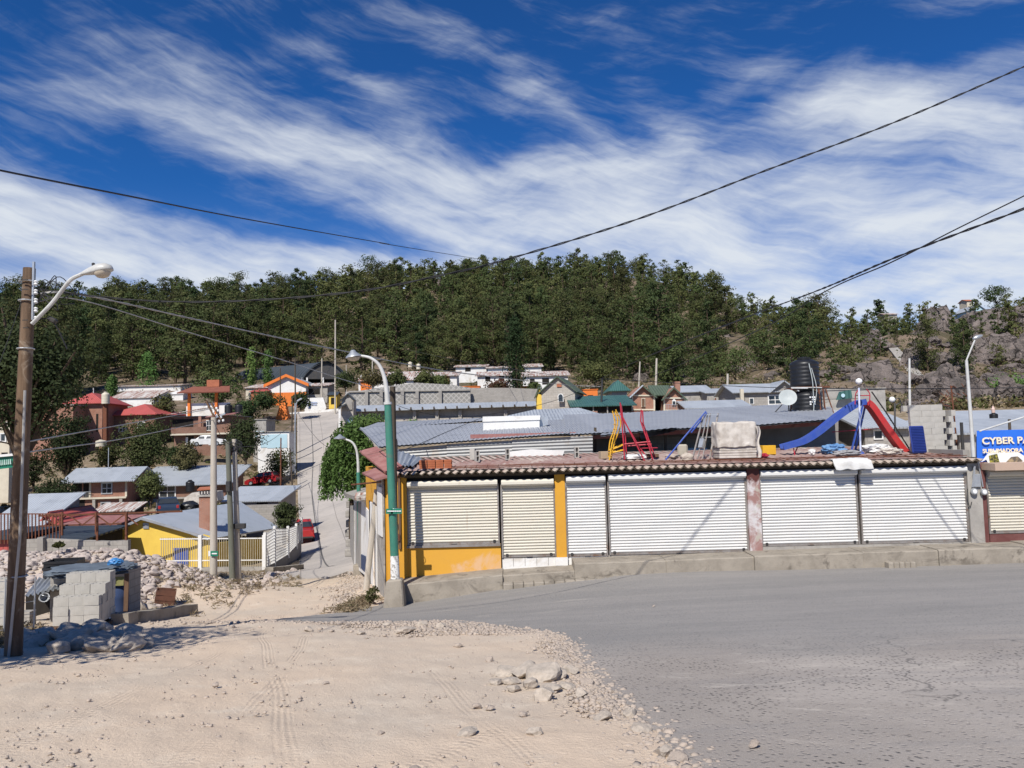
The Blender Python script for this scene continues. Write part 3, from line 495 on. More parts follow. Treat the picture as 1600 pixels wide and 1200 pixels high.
for i,(x,z) in enumerate(((14.12,-1.98),(14.42,-2.0))):
    m=MB(); m.lathe([(.09,0),(.105,.03),(.105,.07),(.085,.10)],14,(0,0,0),Matrix.Rotation(PI/2,3,'X')); mt_=m.build('electric_meter',M_galv,shop,smooth=40,loc=(x,23.86,z))
    MB().lathe([(.07,.101),(.06,.11)],14,(0,0,0),Matrix.Rotation(PI/2,3,'X')).build('meter_dial',M_text,mt_)
mb=MB(); mb.tube(cr([(14.2,23.84,-1.2),(14.15,23.84,-1.6),(14.1,23.84,-1.85)],6),.035,6); mb.tube(cr([(14.32,23.84,-1.1),(14.38,23.84,-1.5),(14.42,23.84,-1.85)],6),.02,6); mb.build('conduit',M_galv,shop)
MB().box(14.14,14.36,23.82,23.895,-1.85,-1.45).build('meter_box',M_galv,shop,bev=.01)
mb=MB(); mb.tube(cr([(13.98,23.9,-1.9),(13.93,23.87,-2.2),(13.99,23.86,-2.45),(14.06,23.87,-2.3)],6),.012,5); mb.build('loose_cable',M_cable,shop)
mb=MB(); mb.lathe([(.0,0),(.11,.02),(.12,.07),(.1,.13),(.05,.16)],14,(0,0,0),Matrix.Rotation(PI/2,3,'X')); mb.build('electric_meter',M_galv,shop,smooth=40,loc=(-3.72,24.0,-2.6))
MB().box(-3.66,-3.56,23.8,23.928,-3.05,-2.85).build('meter_box',M_rust,shop)
# neighbour shop at the right edge, lower roof edge with beam ends
sh2=thing('corner_shop',(0,0,0),'cream shuttered shop beside the electric meters with a blue banner on its roof','building')
shutter(sh2,14.6,20.5,-3.30,-1.50,M_cream)
bx('concrete_canopy',M_terra if False else mat('pale terracotta concrete',(.50,.36,.27),(.44,.33,.26),1.5),14.15+.32,22,23.25,24.9,-1.33,-1.12,par=sh2)
bx('wall',M_maroon,14.565,22,24.06,24.3,-3.9,-1.335,par=sh2); bx('sill',M_maroon,14.6,22,23.95,24.04,-3.6,-3.32,par=sh2); bx('roof_slab',M_conc,14.47,22,24.91,30,-1.35,-1.16,par=sh2)
jb=MB()
for i in range(8): jb.box(16.35+i*.32,16.42+i*.32,23.19,23.248,-1.3,-1.2)
jb.build('beam_end',M_wooddark,sh2)
MB().box(15.35,16.0,23.2,23.248,-1.31,-1.14).build('dark_patch',M_wooddark,sh2)
# ------------------------------------------------------------------ things on the roof
def RZ(y): return EAVE+.05*(y-23.62)+.055
def RP(px,d,dz=0): x=GX(px,d)-( .0); return Vector((x,d,RZ(d)+dz))
def up(px,py,d): return P(px,py,d)
def stick_thing(name,label,cat,mt,bars,r=.03,group=None,names='tube',d=25.5):
    """bars: list of polylines of (px,py,depth)"""
    base=P(bars[0][-1][0],bars[0][-1][1],bars[0][-1][2]+1); o=thing(name,base,label,cat,group=group)
    for b in bars:
        nm=names; rr_=r
        if isinstance(b[0],str): nm=b[0]; b=b[1:]
        MB().tube([P(q[0],q[1],q[2]+1)-base for q in b],rr_,7).build(nm,mt,o,smooth=40)
    return o
def Q(px,py,d): return P(px,py,d+1.0)
# shoulder-high yellow climbing frame, red swing frame, blue prop, grey ladder frame
y1=[(961,643,25.2),(965,660,25.2),(957,690,25.2),(952,719,25.1)]; y2=[(957,642,25.7),(961,665,25.7),(953,690,25.7),(951,714,25.6)]
o=thing('climbing_frame',Q(952,719,25.1),'yellow tube climbing frame with a ring seat beside the red swing frame','play frame'); b=o.location.copy()
for q in (y1,y2,[(962,640,25.3),(970,662,25.4),(960,692,25.5),(955,716,25.5)]): MB().tube(cr([Q(*a)-b for a in q],6),.022,7).build('post',M_plyel,o,smooth=40)
for i in range(8):
    f=i/8; pa=Q(960-6*f,648+60*f,25.2); pb=Q(968-9*f,650+58*f,25.5); MB().tube([pa-b,pb-b],.014,6).build('rung',M_plyel,o)
c=Q(963,699,25.5)-b; MB().tube([c+Vector((.27*math.cos(t),.27*math.sin(t),.10*math.cos(t))) for t in np.linspace(0,2*PI,24)],.025,6).build('ring_seat',M_plyel,o,smooth=40)
MB().tube([c+Vector((.27*math.cos(t),.27*math.sin(t),-.14+.05*math.cos(t))) for t in np.linspace(0,2*PI,24)],.025,6).build('ring_seat',M_plyel,o,smooth=40)
o=stick_thing('swing_frame','crimson tube swing frame with crossbars standing on the shop roof','play frame',M_red2,[('post',(969,629,25.2),(972,660,25.2),(976,718,25.1)),('post',(970,632,25.9),(976,670,25.9),(979,712,25.8)),
 ('brace',(972,650,25.2),(988,682,25.1),(1008,722,25.0)),('brace',(974,656,25.9),(1000,700,25.9),(1012,716,25.8)),('post',(1002,640,25.2),(1001,658,25.2),(1012,690,25.1),(1020,718,25.0)),('post',(1004,641,25.8),(1005,662,25.8),(1016,694,25.8),(1024,716,25.7)),
 ('crossbar',(975,694,25.2),(1016,690,25.1)),('crossbar',(978,697,25.9),(1018,694,25.8)),('crossbar',(970,648,25.2),(970,646,25.9)),('crossbar',(1002,660,25.2),(1005,664,25.8)),('crossbar',(988,682,25.1),(1000,700,25.9))],.024)
b=o.location.copy(); MB().obox(Q(1015,700,25.4)-b,(.5,.35,.03)).build('seat',M_red2,o,bev=.01)
o=stick_thing('pole_brace','royal blue steel strut leaning up to the grey ladder frame','strut',M_plblue,[('strut',(1103,643,25.4),(1070,682,25.2),(1038,721,25.0)),('strut',(1105,645,25.9),(1080,676,25.9)),('tie',(1092,656,25.4),(1100,652,25.9))],.028)
lad=thing('ladder_frame',Q(1085,716,25.0),'grey steel ladder frame leaning upright left of the wrapped bundle','ladder'); b=lad.location.copy()
for x0,x1,w in ((1100,1082,.05),(1106,1090,.03),(1110,1098,.03),(1122,1109,.055)): MB().bar(Q(x1,717,25.0)-b,Q(x0,646,25.6)-b,w,.03).build('upright',M_rail,lad)
for y,xa,xb in ((648,1100,1122),(665,1096,1119),(683,1092,1116)): MB().bar(Q(xa,y,25.5)-b,Q(xb,y,25.5)-b,.03).build('rung',M_galv,lad)
MB().bar(Q(1095,700,25.1)-b,Q(1098,686,25.2)-b,.16,.12).build('clamp',M_galv,lad)
def lump(size,loc,mt,name,label,cat,seed=0,amp=.15,sub=3,boxy=4,fr=1.6,rz=0,par=None,group=None,smooth=None):
    bm=bmesh.new(); bmesh.ops.create_icosphere(bm,subdivisions=sub,radius=1)
    for v in bm.verts:
        n=v.co.normalized(); s=1/max((abs(n.x)**boxy+abs(n.y)**boxy+abs(n.z)**boxy)**(1/boxy),1e-6); q=n*s
        q*=1+amp*noise.noise(q*fr+Vector((seed*7.1,seed*3.3,seed)))+amp*.5*noise.noise(q*fr*2.7+Vector((seed,0,9)))
        v.co=(q.x*size[0]/2,q.y*size[1]/2,q.z*size[2]/2+size[2]/2)
    me=bpy.data.meshes.new(name); bm.to_mesh(me); bm.free(); me.materials.append(mt)
    if smooth: me.polygons.foreach_set('use_smooth',[True]*len(me.polygons)); me.set_sharp_from_angle(angle=R(smooth))
    return tag(link(me,name,par,loc,(0,0,rz)),label,cat,group)
p=P(1148,718,26.0); wb=thing('wrapped_pallet',(p.x,26.0,RZ(26.0)-.03),'big bundle of stacked sheets wrapped in dusty clear plastic on the shop roof','bundle'); mb=MB(); rz_=random.Random(4)
for i in range(9): z0=.02+i*.085; a_,c_=rz_.uniform(-.02,.02),rz_.uniform(-.02,.02); mb.box(-.62+a_,.62+c_,-.45+a_,.45,z0,z0+.078)
sk_=mb.build('sheet_stack',M_wrap,wb,bev=.012)
def film(u,v):
    th=2*PI*u; k_=8; cx_,sx_=math.cos(th),math.sin(th); q_=1/max((abs(cx_)**k_+abs(sx_)**k_)**(1/k_),1e-6); z_=(.40+.80*min(v/.72,1)) if v<.72 else 1.2-.0; sh=1.0 if v<.72 else max(0,1-(v-.72)/.28)
    wob=1+.035*noise.noise((cx_*2.5,sx_*2.5,z_*5))+.03*noise.noise((cx_*7,sx_*7,z_*2.2+3)); bot=.05*noise.noise((cx_*3,sx_*3,9))
    return Vector((cx_*q_*.66*wob*sh,sx_*q_*.5*wob*sh,z_+(bot if v<.1 else 0)+(.10*noise.noise((cx_*sh*2,sx_*sh*2,1)) if v>.6 else 0)))
mb=MB(); mb.grid(film,96,40); mb.build('plastic_film',M_wrap,wb,smooth=70)
mb=MB(); mb.grid(lambda u,v:Vector((.60+.16*u+.04*math.sin(v*9),-.47+.1*u-.03*math.sin(u*5+v*4),1.05*(1-v)+.02)),8,20); mb.grid(lambda u,v:Vector((.60+.16*u+.04*math.sin(v*9),-.46+.1*u-.03*math.sin(u*5+v*4),1.05*(1-v)+.02)),8,20); mb.build('loose_film',M_wrap,wb,smooth=70)
p=Q(1185,712,25.2); lump((.42,.4,.34),(p.x-.1,p.y,RZ(25.2)-.04),M_wrap,'plastic_scrap','crumpled scrap of plastic wrap at the right foot of the bundle','plastic wrap',5,.3,3,2,2.5)
p=Q(1073,714,24.6); lump((.42,.3,.3),(p.x,p.y,RZ(24.6)-.04),M_rubgrey,'cement_lump','grey cement lump by the foot of the ladder frame','rubble',6,.25,3,3,2)
p=Q(942,700,26.5); 
def boxthing(name,label,cat,px,d,size,mt,rz=0,z=None,group=None,bev=.01):
    x=GX(px,d); return tag(MB().box(-size[0]/2,size[0]/2,-size[1]/2,size[1]/2,0,size[2]).build(name,mt,None,bev=bev,loc=(x,d,(RZ(d)-.03) if z is None else z),rot=(0,0,rz)),label,cat,group)
boxthing('cardboard_box','tan cardboard box left of the yellow climbing frame','box',944,27.2,(.36,.3,.26),mat('cardboard',(.42,.32,.22),(.36,.27,.18),3),.2)
boxthing('yellow_crate','yellow plastic crate on the roof right of the wrapped bundle','crate',1198,27.3,(.48,.4,.32),M_plyel,.1)
boxthing('wood_plank_pile','low stack of boards lying under the swing frame','boards',1000,27.4,(1.2,.5,.12),M_wood2,.05)
boxthing('paper_sack','pale paper sack standing behind the blue strut','sack',1066,27.5,(.36,.25,.42),mat('paper sack',(.42,.38,.31),(.34,.31,.25),3,bump=.4),-.2,bev=.05)
lump((.8,.5,.18),(GX(990,26.6),26.6,RZ(26.6)-.03),M_cloth,'white_sheet','white folded sheet lying behind the swing frame','cloth',11,.3,3,3,2)
lump((.5,.35,.16),(GX(1050,26.5),26.5,RZ(26.5)-.03),M_stonelt,'mortar_heap','heap of dry mortar between the swing frame and the ladder','mortar',12,.3,3,2,2)
lump((.55,.4,.16),(GX(1187,25.9),25.9,RZ(25.9)-.03),M_red2,'red_cloth','dark red cloth heap in front of the yellow crate','cloth',13,.35,3,2,2.2)
# the double slide
sl=thing('slide',(Q(1345,712,26).x,27,RZ(27)),'double playground slide, blue chute left and red chute right','slide'); b=sl.location.copy()
def chute(name,mt,pts,w=.42):
    mb=MB(); q=cr([Q(*a)-b for a in pts],8); vs=[]; 
    sec=[(-w/2,.15),(-w/2+.03,.15),(-w/2+.05,.0),(w/2-.05,.0),(w/2-.03,.15),(w/2,.15),(w/2,-.05),(-w/2,-.05)]
    for i,pp in enumerate(q):
        tg=(q[min(i+1,len(q)-1)]-q[max(i-1,0)]).normalized(); sd_=Vector((0,1,0)); nr=tg.cross(sd_).normalized(); nr=nr if nr.z>0 else -nr
        vs+=[pp+sd_*a+nr*c for a,c in sec]
    k=len(sec); fs=[(i*k+j,i*k+(j+1)%k,(i+1)*k+(j+1)%k,(i+1)*k+j) for i in range(len(q)-1) for j in range(k)]; fs+=[tuple(range(k)),tuple((len(q)-1)*k+j for j in range(k))]
    mb.add(vs,fs); return mb.build(name,mt,sl,smooth=35)
chute('blue_chute',M_plblue,[(1351,630,26),(1337,634,26),(1310,652,26),(1280,676,26),(1258,690,26),(1240,696,26),(1222,701,26)])
chute('red_chute',M_plred,[(1351,630,26),(1360,638,26),(1378,664,26),(1398,692,26),(1416,714,26)])
for px0,px1,dd in ((1348,1328,25.75),(1352,1334,26.25)): MB().bar(Q(px0,634,dd)-b,Q(px1,714,dd)-b,.06,.05).build('support_leg',M_plblue,sl)
for dd in (25.7,26.3):
    for x in (1336,1358): MB().tube(cr([Q(x,632,dd)-b,Q(x+1,616,dd)-b,Q(x+(6 if x<1350 else -4),608,dd)-b],5),.018,6).build('hand_rail',M_red2,sl,smooth=40)
    MB().tube([Q(1338,618,dd)-b,Q(1358,618,dd)-b],.018,6).build('hand_rail',M_red2,sl)
MB().bar(Q(1240,700,25.9)-b,Q(1243,720,25.8)-b,.03).build('stand',M_red2,sl); MB().bar(Q(1246,699,26.1)-b,Q(1238,718,26)-b,.03).build('stand',M_red2,sl)
for x0 in (0,): 
    for dd in (26.7,27.1): MB().tube([Q(1362,612,dd)-b,Q(1385,645,dd)-b,Q(1420,700,dd)-b],.025,6).build('ladder_rail',M_darkmetal,sl)
    for i in range(9): f=i/8; MB().tube([Q(1364+54*f,616+82*f,26.7)-b,Q(1364+54*f,616+82*f,27.1)-b],.015,6).build('ladder_rung',M_darkmetal,sl)
MB().bar(Q(1300,675,26.3)-b,Q(1390,668,26.6)-b,.03).build('stay',M_red2,sl)
# slim pole with ball lamp standing in front of the slide
o=thing('lamp_post',(Q(1345,714,25.2).x,26.2,RZ(26.2)),'slim white and blue lamp post with a ball lamp in front of the slide','lamp post'); b=o.location.copy()
MB().tube([Vector((0,0,0)),Q(1342,606,25.2)-b],.032,8).build('pole',mat('chipped white blue paint',(.62,.66,.80),(.25,.32,.62),6,.5,lo=.45,hi=.6,stretch=(1,1,.6)),o,smooth=40)
c=Q(1342,596,25.2)-b; MB().lathe([(.02,-.11),(.09,-.07),(.115,0),(.09,.07),(.02,.11)],14,c).build('ball_lamp',M_text,o,smooth=60)
MB().lathe([(.13,0),(.11,.05),(.04,.1)],12,(0,0,0)).build('base_plate',M_plblue,o,smooth=40)
# white sack over the eave, heap of clothes, blue sheet
def sheet(name,label,cat,q,mt,amp=.05,fr=3,seed=0,t=.015,n=16):
    q=[Vector(a) for a in q]; nr=((q[1]-q[0]).cross(q[3]-q[0])).normalized(); mb=MB()
    f=lambda u,v:(q[0]*(1-u)+q[1]*u)*(1-v)+(q[3]*(1-u)+q[2]*u)*v+nr*amp*noise.noise((u*fr+seed,v*fr,seed*2.2))
    mb.grid(f,n,n); mb.grid(lambda u,v:f(u,v)-nr*t,n,n); return tag(mb.build(name,mt,smooth=60),label,cat)
xa,xb=GX(1308,23.3),GX(1367,23.3)
mb=MB()
def dr(u,v):
    x=xa+(xb-xa)*(u+.04*math.sin(v*7)); y=24.28-v*1.0; z=RZ(y)+.02 if v<.68 else RZ(23.6)+.02-(v-.68)*.9
    if v>=.68: y=23.55-.05*noise.noise((u*4,v*3,0))
    return Vector((x+.05*noise.noise((u*3,v*3,2)),y,z+.04*noise.noise((u*5,v*4,1))))
mb.grid(dr,20,18); mb.grid(lambda u,v:dr(u,v)+Vector((0,-.02,.02)),20,18); tag(mb.build('white_sack',M_cloth,smooth=60),'white sacking draped over the edge of the roof below the slide','sacking')
for i,(px,d,sz,mt,lb) in enumerate([(1302,26.8,(.8,.5,.34),M_clothblue,'heap of blue clothes behind the blue chute'),(1368,26.9,(1.0,.6,.30),M_cloth,'white plastic sheeting heap between the slide chutes'),(1322,25.8,(.9,.4,.2),mat('grey cloth',(.35,.34,.33),(.2,.2,.22),4),'grey cloth bundle left of the lamp post'),(1390,25.9,(.8,.4,.22),M_wrap,'crumpled plastic left of the red chute foot'),(1268,26.6,(.22,.2,.2),M_cloth,'small white bag under the blue chute')]):
    lump(sz,(GX(px,d),d,RZ(d)-.03),mt,'cloth_heap' if i<3 else 'plastic_bag',lb,'cloth' if i<3 else 'plastic bag',20+i,.38,4,2.2,2.4)
bl=thing('ribbed_panel',(GX(1436,25.9),25.9,RZ(25.9)),'dark blue ribbed plastic panel leaning on the concrete block stack','panel',rot=(R(-8),0,R(3)))
mb=MB(); mb.box(-.25,.25,-.04,.04,0,.92); mb.build('panel',M_bluesheet,bl,bev=.03)
mb=MB()
for i in range(16): mb.box(-.22,.22,-.062,-.042,.06+i*.053,.085+i*.053)
mb.build('rib',M_bluesheet,bl)
# hollow concrete blocks
def block_mesh():
    mb=MB(); L,Wd,Hh=.40,.15,.20; xs=[-L/2,-L/2+.03,-.015,.015,L/2-.03,L/2]; ys=[-Wd/2,-Wd/2+.03,Wd/2-.03,Wd/2]
    for i in range(5):
        for j in range(3):
            if j==1 and i in (1,3): mb.box(xs[i],xs[i+1],ys[j],ys[j+1],0,.05); continue
            mb.box(xs[i],xs[i+1],ys[j],ys[j+1],0,Hh)
    bm=bmesh.new(); me=mb.mesh('concrete_block',M_block); bm.from_mesh(me); bmesh.ops.remove_doubles(bm,verts=bm.verts,dist=.0005)
    seen={}; 
    for f in bm.faces: seen.setdefault(tuple(sorted(v.index for v in f.verts)),[]).append(f)
    bmesh.ops.delete(bm,geom=[f for g_ in seen.values() if len(g_)>1 for f in g_],context='FACES'); bmesh.ops.recalc_face_normals(bm,faces=bm.faces); bm.to_mesh(me); bm.free(); return me
ME_block=block_mesh()
GB='concrete blocks stacked on the shop roof'; LB='grey concrete block stacked in the tall pile on the shop roof'
x0=GX(1424,26.4); zb=RZ(26.4)-.02; rs=random.Random(3)
for r in range(8):
    cols=4 if r<7 else 3
    for c in range(cols):
        for dd in (0,1):
            if dd and r<7 and c<3: continue
            o=link(ME_block,'concrete_block',None,(x0+.22+c*.41+rs.uniform(-.012,.012)-(.1 if r%2 and c else 0)+(.0),26.5+dd*.42,zb+r*.2035),(0,0,rs.uniform(-.03,.03)))
            if c==3: o.rotation_euler.z+=PI/2; o.location.x-=.02
            tag(o,LB,'concrete block',GB)
for px,d,rz,lb in ((744,27.6,.3,'concrete block standing alone in the middle of the roof with its holes showing'),(735,28.6,1.2,'smaller looking concrete block lying behind the lone upright block'),(792,28.2,.1,'concrete block stood on end before the silver sheet wall'),(899,28.3,.1,'concrete block on end at the right end of the silver sheet wall')):
    o=link(ME_block,'concrete_block',None,(GX(px,d),d-.1,RZ(d)+.15),(R(90),R(90),rz)); tag(o,lb,'concrete block')
# brick stack
mb=MB().box(-.12,.12,-.06,.06,0,.065); ME_br=mb.mesh('clay_brick',mat('new clay brick',(.42,.14,.06),(.34,.10,.05),5,.9),bev=.004)
for r in range(4):
    for c in range(4):
        for q in range(2):
            o=link(ME_br,'clay_brick',None,(GX(655,24.7)+.13+c*.262+rs.uniform(-.008,.008),24.6+q*.14,RZ(24.6)+.0+r*.069),(0,0,rs.uniform(-.04,.04))); tag(o,'red clay brick in the stack near the left end of the shop roof','brick','clay bricks stacked on the shop roof')
# loose silver sheets and thin rusty posts
mb=MB(); corr(mb,[Q(612,728,24.7),Q(645,728,24.6),Q(660,716,27),Q(612,700,27)],.16,.03,3,.012,8); tag(mb.build('silver_sheet',M_galv,smooth=60),'shiny corrugated sheet lying loose behind the green lamp pole','metal sheet')
o=tag(MB().tube([Q(620,731,24.5),Q(620,690,24.5),Q(619,686,24.5)],.03,7).build('steel_post',M_darkmetal,smooth=40),'short dark steel post at the left end of the shop roof','post')
o=thing('rusty_pole',Q(1497,712,25.6),'tall rusty pole with a cluster of junk at its top beside the block stack','pole'); b=o.location.copy()
MB().tube([Vector((0,0,-.1)),Q(1486,603,25.6)-b],.028,7).build('pole',M_rust,o,smooth=40)
mb=MB(); 
for i in range(26):
    c=Q(1486+rs.gauss(3,8),621+rs.gauss(0,8),25.6)-b; mb.bar(c,c+Vector((rs.uniform(-.2,.2),rs.uniform(-.1,.1),rs.uniform(-.15,.15))),.02)
mb.build('wire_tangle',M_rust,o); MB().bar(Q(1488,640,25.5)-b,Q(1478,662,25.5)-b,.02).build('brace',M_rust,o)
# small lamp behind the red chute
o=thing('lamp_post',(GX(1398,27.6),27.6,RZ(27.6)),'short dark lamp post with a white globe behind the red chute','lamp post'); b=o.location.copy()
MB().tube([(0,0,0),Q(1398,630,27.6)-b],.035,7).build('pole',M_darkmetal,o,smooth=40); MB().lathe([(.02,-.1),(.1,-.05),(.11,.03),(.07,.1),(.02,.12)],12,Q(1394,625,27.6)-b).build('globe',M_text,o,smooth=60)
mb=MB(); mb.tube(cr([Q(1394,630,27.6)-b,Q(1404,622,27.6)-b,Q(1410,636,27.6)-b],6),.02,6); mb.tube(cr([Q(1398,634,27.6)-b,Q(1408,630,27.6)-b,Q(1407,645,27.6)-b],6),.02,6); mb.build('bracket',M_darkmetal,o)
# right-hand roof: white street lamp pole, rack, banner with lettering
o=thing('street_lamp',(P(1522,728,24.2).x,24.2,-1.14),'bent white street lamp pole on the roof at the left end of the banner','street lamp'); b=o.location.copy()
MB().tube([Vector((0,0,0)),P(1517,655,24.2)-b,P(1510,563,24.2)-b],[.062,.055,.045],10).build('pole',M_whitepole,o,smooth=40)
MB().tube([P(1510,563,24.2)-b,P(1522,534,24.2)-b,P(1524,530,24.2)-b],.025,7).build('arm',M_whitepole,o,smooth=40)
mb=MB(); mb.lathe([(.02,-.16),(.06,-.1),(.075,.0),(.05,.12),(.02,.18)],10,(0,0,0),Matrix.Rotation(R(70),3,'Y')); mb.build('lamp_head',M_galv,o,smooth=60,loc=P(1527,527,24.2)-b)
ba=thing('banner',(P(1562,727,24.1).x,24.1,-1.12),'blue vinyl banner with white lettering and a printed shirt','banner'); b=ba.location.copy()
q=[P(1527,727,24.1)-b,P(1640,728,24.1)-b,P(1640,670,24.1)-b,P(1527,673,24.1)-b]
mb=MB(); f=lambda u,v:(q[0]*(1-u)+q[1]*u)*(1-v)+(q[3]*(1-u)+q[2]*u)*v+Vector((0,.02*math.sin(u*9+v*2),0)); mb.grid(f,24,10); mb.grid(lambda u,v:f(u,v)+Vector((0,.015,0)),24,10); mb.build('sheet',M_banner,ba,smooth=60)
def text(s,size,loc,mt,par,name='lettering',ext=.006,sx=1,rz=0,bold=.012):
    cu=bpy.data.curves.new('t','FONT'); cu.body=s; cu.size=size; cu.extrude=ext; cu.offset=bold; ob=bpy.data.objects.new('t',cu); COL.objects.link(ob)
    bpy.context.view_layer.update(); me=bpy.data.meshes.new_from_object(ob.evaluated_get(bpy.context.evaluated_depsgraph_get())); bpy.data.objects.remove(ob)
    me.materials.clear(); me.materials.append(mt); o=link(me,name,par,loc,(PI/2,0,rz)); o.scale=(sx,1,1); return o
M_gold=mat('cream gold lettering',(.85,.78,.60),(.80,.62,.36),8,.6)
text('CYBER PAP',.29,P(1534.5,694,24.045)-b,M_gold,ba,sx=1.16,bold=.008); text('SUBLIMADORA Y',.18,P(1535.5,708,24.045)-b,M_gold,ba,sx=1.03,bold=.006)
mb=MB(); sh=[(1533,722),(1543,709),(1552,704),(1562,703),(1572,707),(1590,706),(1606,716),(1612,726),(1545,727),(1541,718)]
mb.prism([P(x,y,24.05)-b for x,y in sh],(0,-.006,0),(0,.0,0)); mb.build('printed_shirt',M_text,ba)
mb=MB(); mb.prism([P(x,y,24.035)-b for x,y in ((1547,726),(1562,723),(1558,709),(1545,712))],(0,-.006,0),(0,0,0)); mb.build('shirt_print',mat('olive print',(.05,.05,.03),(.40,.36,.06),14,.7,lo=.45,hi=.6),ba)
mb=MB(); mb.prism([P(x,y,24.035)-b for x,y in ((1572,722),(1580,714),(1590,713),(1598,720),(1590,725))],(0,-.006,0),(0,0,0)); mb.build('shirt_print',mat('tan print',(.12,.10,.08),(.42,.32,.18),9,.7,lo=.4,hi=.6),ba)
mb=MB(); mb.tube([P(1530,674,24.12)-b,P(1640,639,24.6)-b],.03,7); mb.build('stay_pipe',M_whitepole,ba)
ra=thing('wire_rack',(P(1534,724,24.3).x,24.3,-1.12),'white wire display rack between the lamp pole and the banner','rack'); b=ra.location.copy()
for x in (1526,1538.5): MB().bar(P(x,727,24.3)-b,P(x-.5,674,24.3)-b,.025).build('upright',M_whitepole,ra)
for i in range(7): MB().bar(P(1525.5,680+i*7,24.3)-b,P(1538.5,680+i*7,24.3)-b,.02).build('shelf',M_whitepole,ra)
MB().obox(P(1533,724,24.25)-b,(.34,.3,.1)).build('foot',M_wood2,ra); MB().obox(P(1532,690,24.35)-b,(.18,.12,.3)).build('goods',M_darkmetal,ra,bev=.01)
# ------------------------------------------------------------------ generic buildings
def face(w,dp,h,f):
    return {'F':(Vector((-w/2,0,0)),Vector((1,0,0)),Vector((0,-1,0)),w),'R':(Vector((w/2,0,0)),Vector((0,1,0)),Vector((1,0,0)),dp),'L':(Vector((-w/2,dp,0)),Vector((0,-1,0)),Vector((-1,0,0)),dp)}[f]
def opening(par,w,dp,h,f,u,z,ww,hh,kind='w',fm=None,name=None):
    o,a,n,L=face(w,dp,h,f); c=o+a*(u*L)+Vector((0,0,z)); fm=fm or M_whitewall
    def pl(x0,x1,z0,z1,d0,d1):
        q=[c+a*x0+n*d0+Vector((0,0,z0)),c+a*x1+n*d0+Vector((0,0,z0)),c+a*x1+n*d1+Vector((0,0,z0)),c+a*x0+n*d1+Vector((0,0,z0))]; dz=Vector((0,0,z1-z0)); return q+[p+dz for p in q]
    m=MB(); t=min(.12,ww*.12)
    if kind=='o': return m.hexa(pl(-ww/2,ww/2,-hh/2,hh/2,-.1,.02)).build(name or 'opening',M_shadow,par)  # solid slab, the shade of the opening is its dark colour
    if kind=='d': return m.hexa(pl(-ww/2,ww/2,-hh/2,hh/2,-.1,.05)).build(name or 'door',fm,par,bev=.015)
    for q in ((-ww/2,ww/2,hh/2-t,hh/2),(-ww/2,ww/2,-hh/2,-hh/2+t),(-ww/2,-ww/2+t,-hh/2+t,hh/2-t),(ww/2-t,ww/2,-hh/2+t,hh/2-t)): m.hexa(pl(*q,-.1,.06))
    if ww>.7: m.hexa(pl(-t*.3,t*.3,-hh/2+t,hh/2-t,-.1,.045))
    if hh>.9: m.hexa(pl(-ww/2+t,ww/2-t,-t*.3,t*.3,-.1,.04))
    fr=m.build(name or 'window',fm,par); MB().hexa(pl(-ww/2+t,ww/2-t,-hh/2+t,hh/2-t,-.1,.02)).build('pane',M_glass,fr); return fr
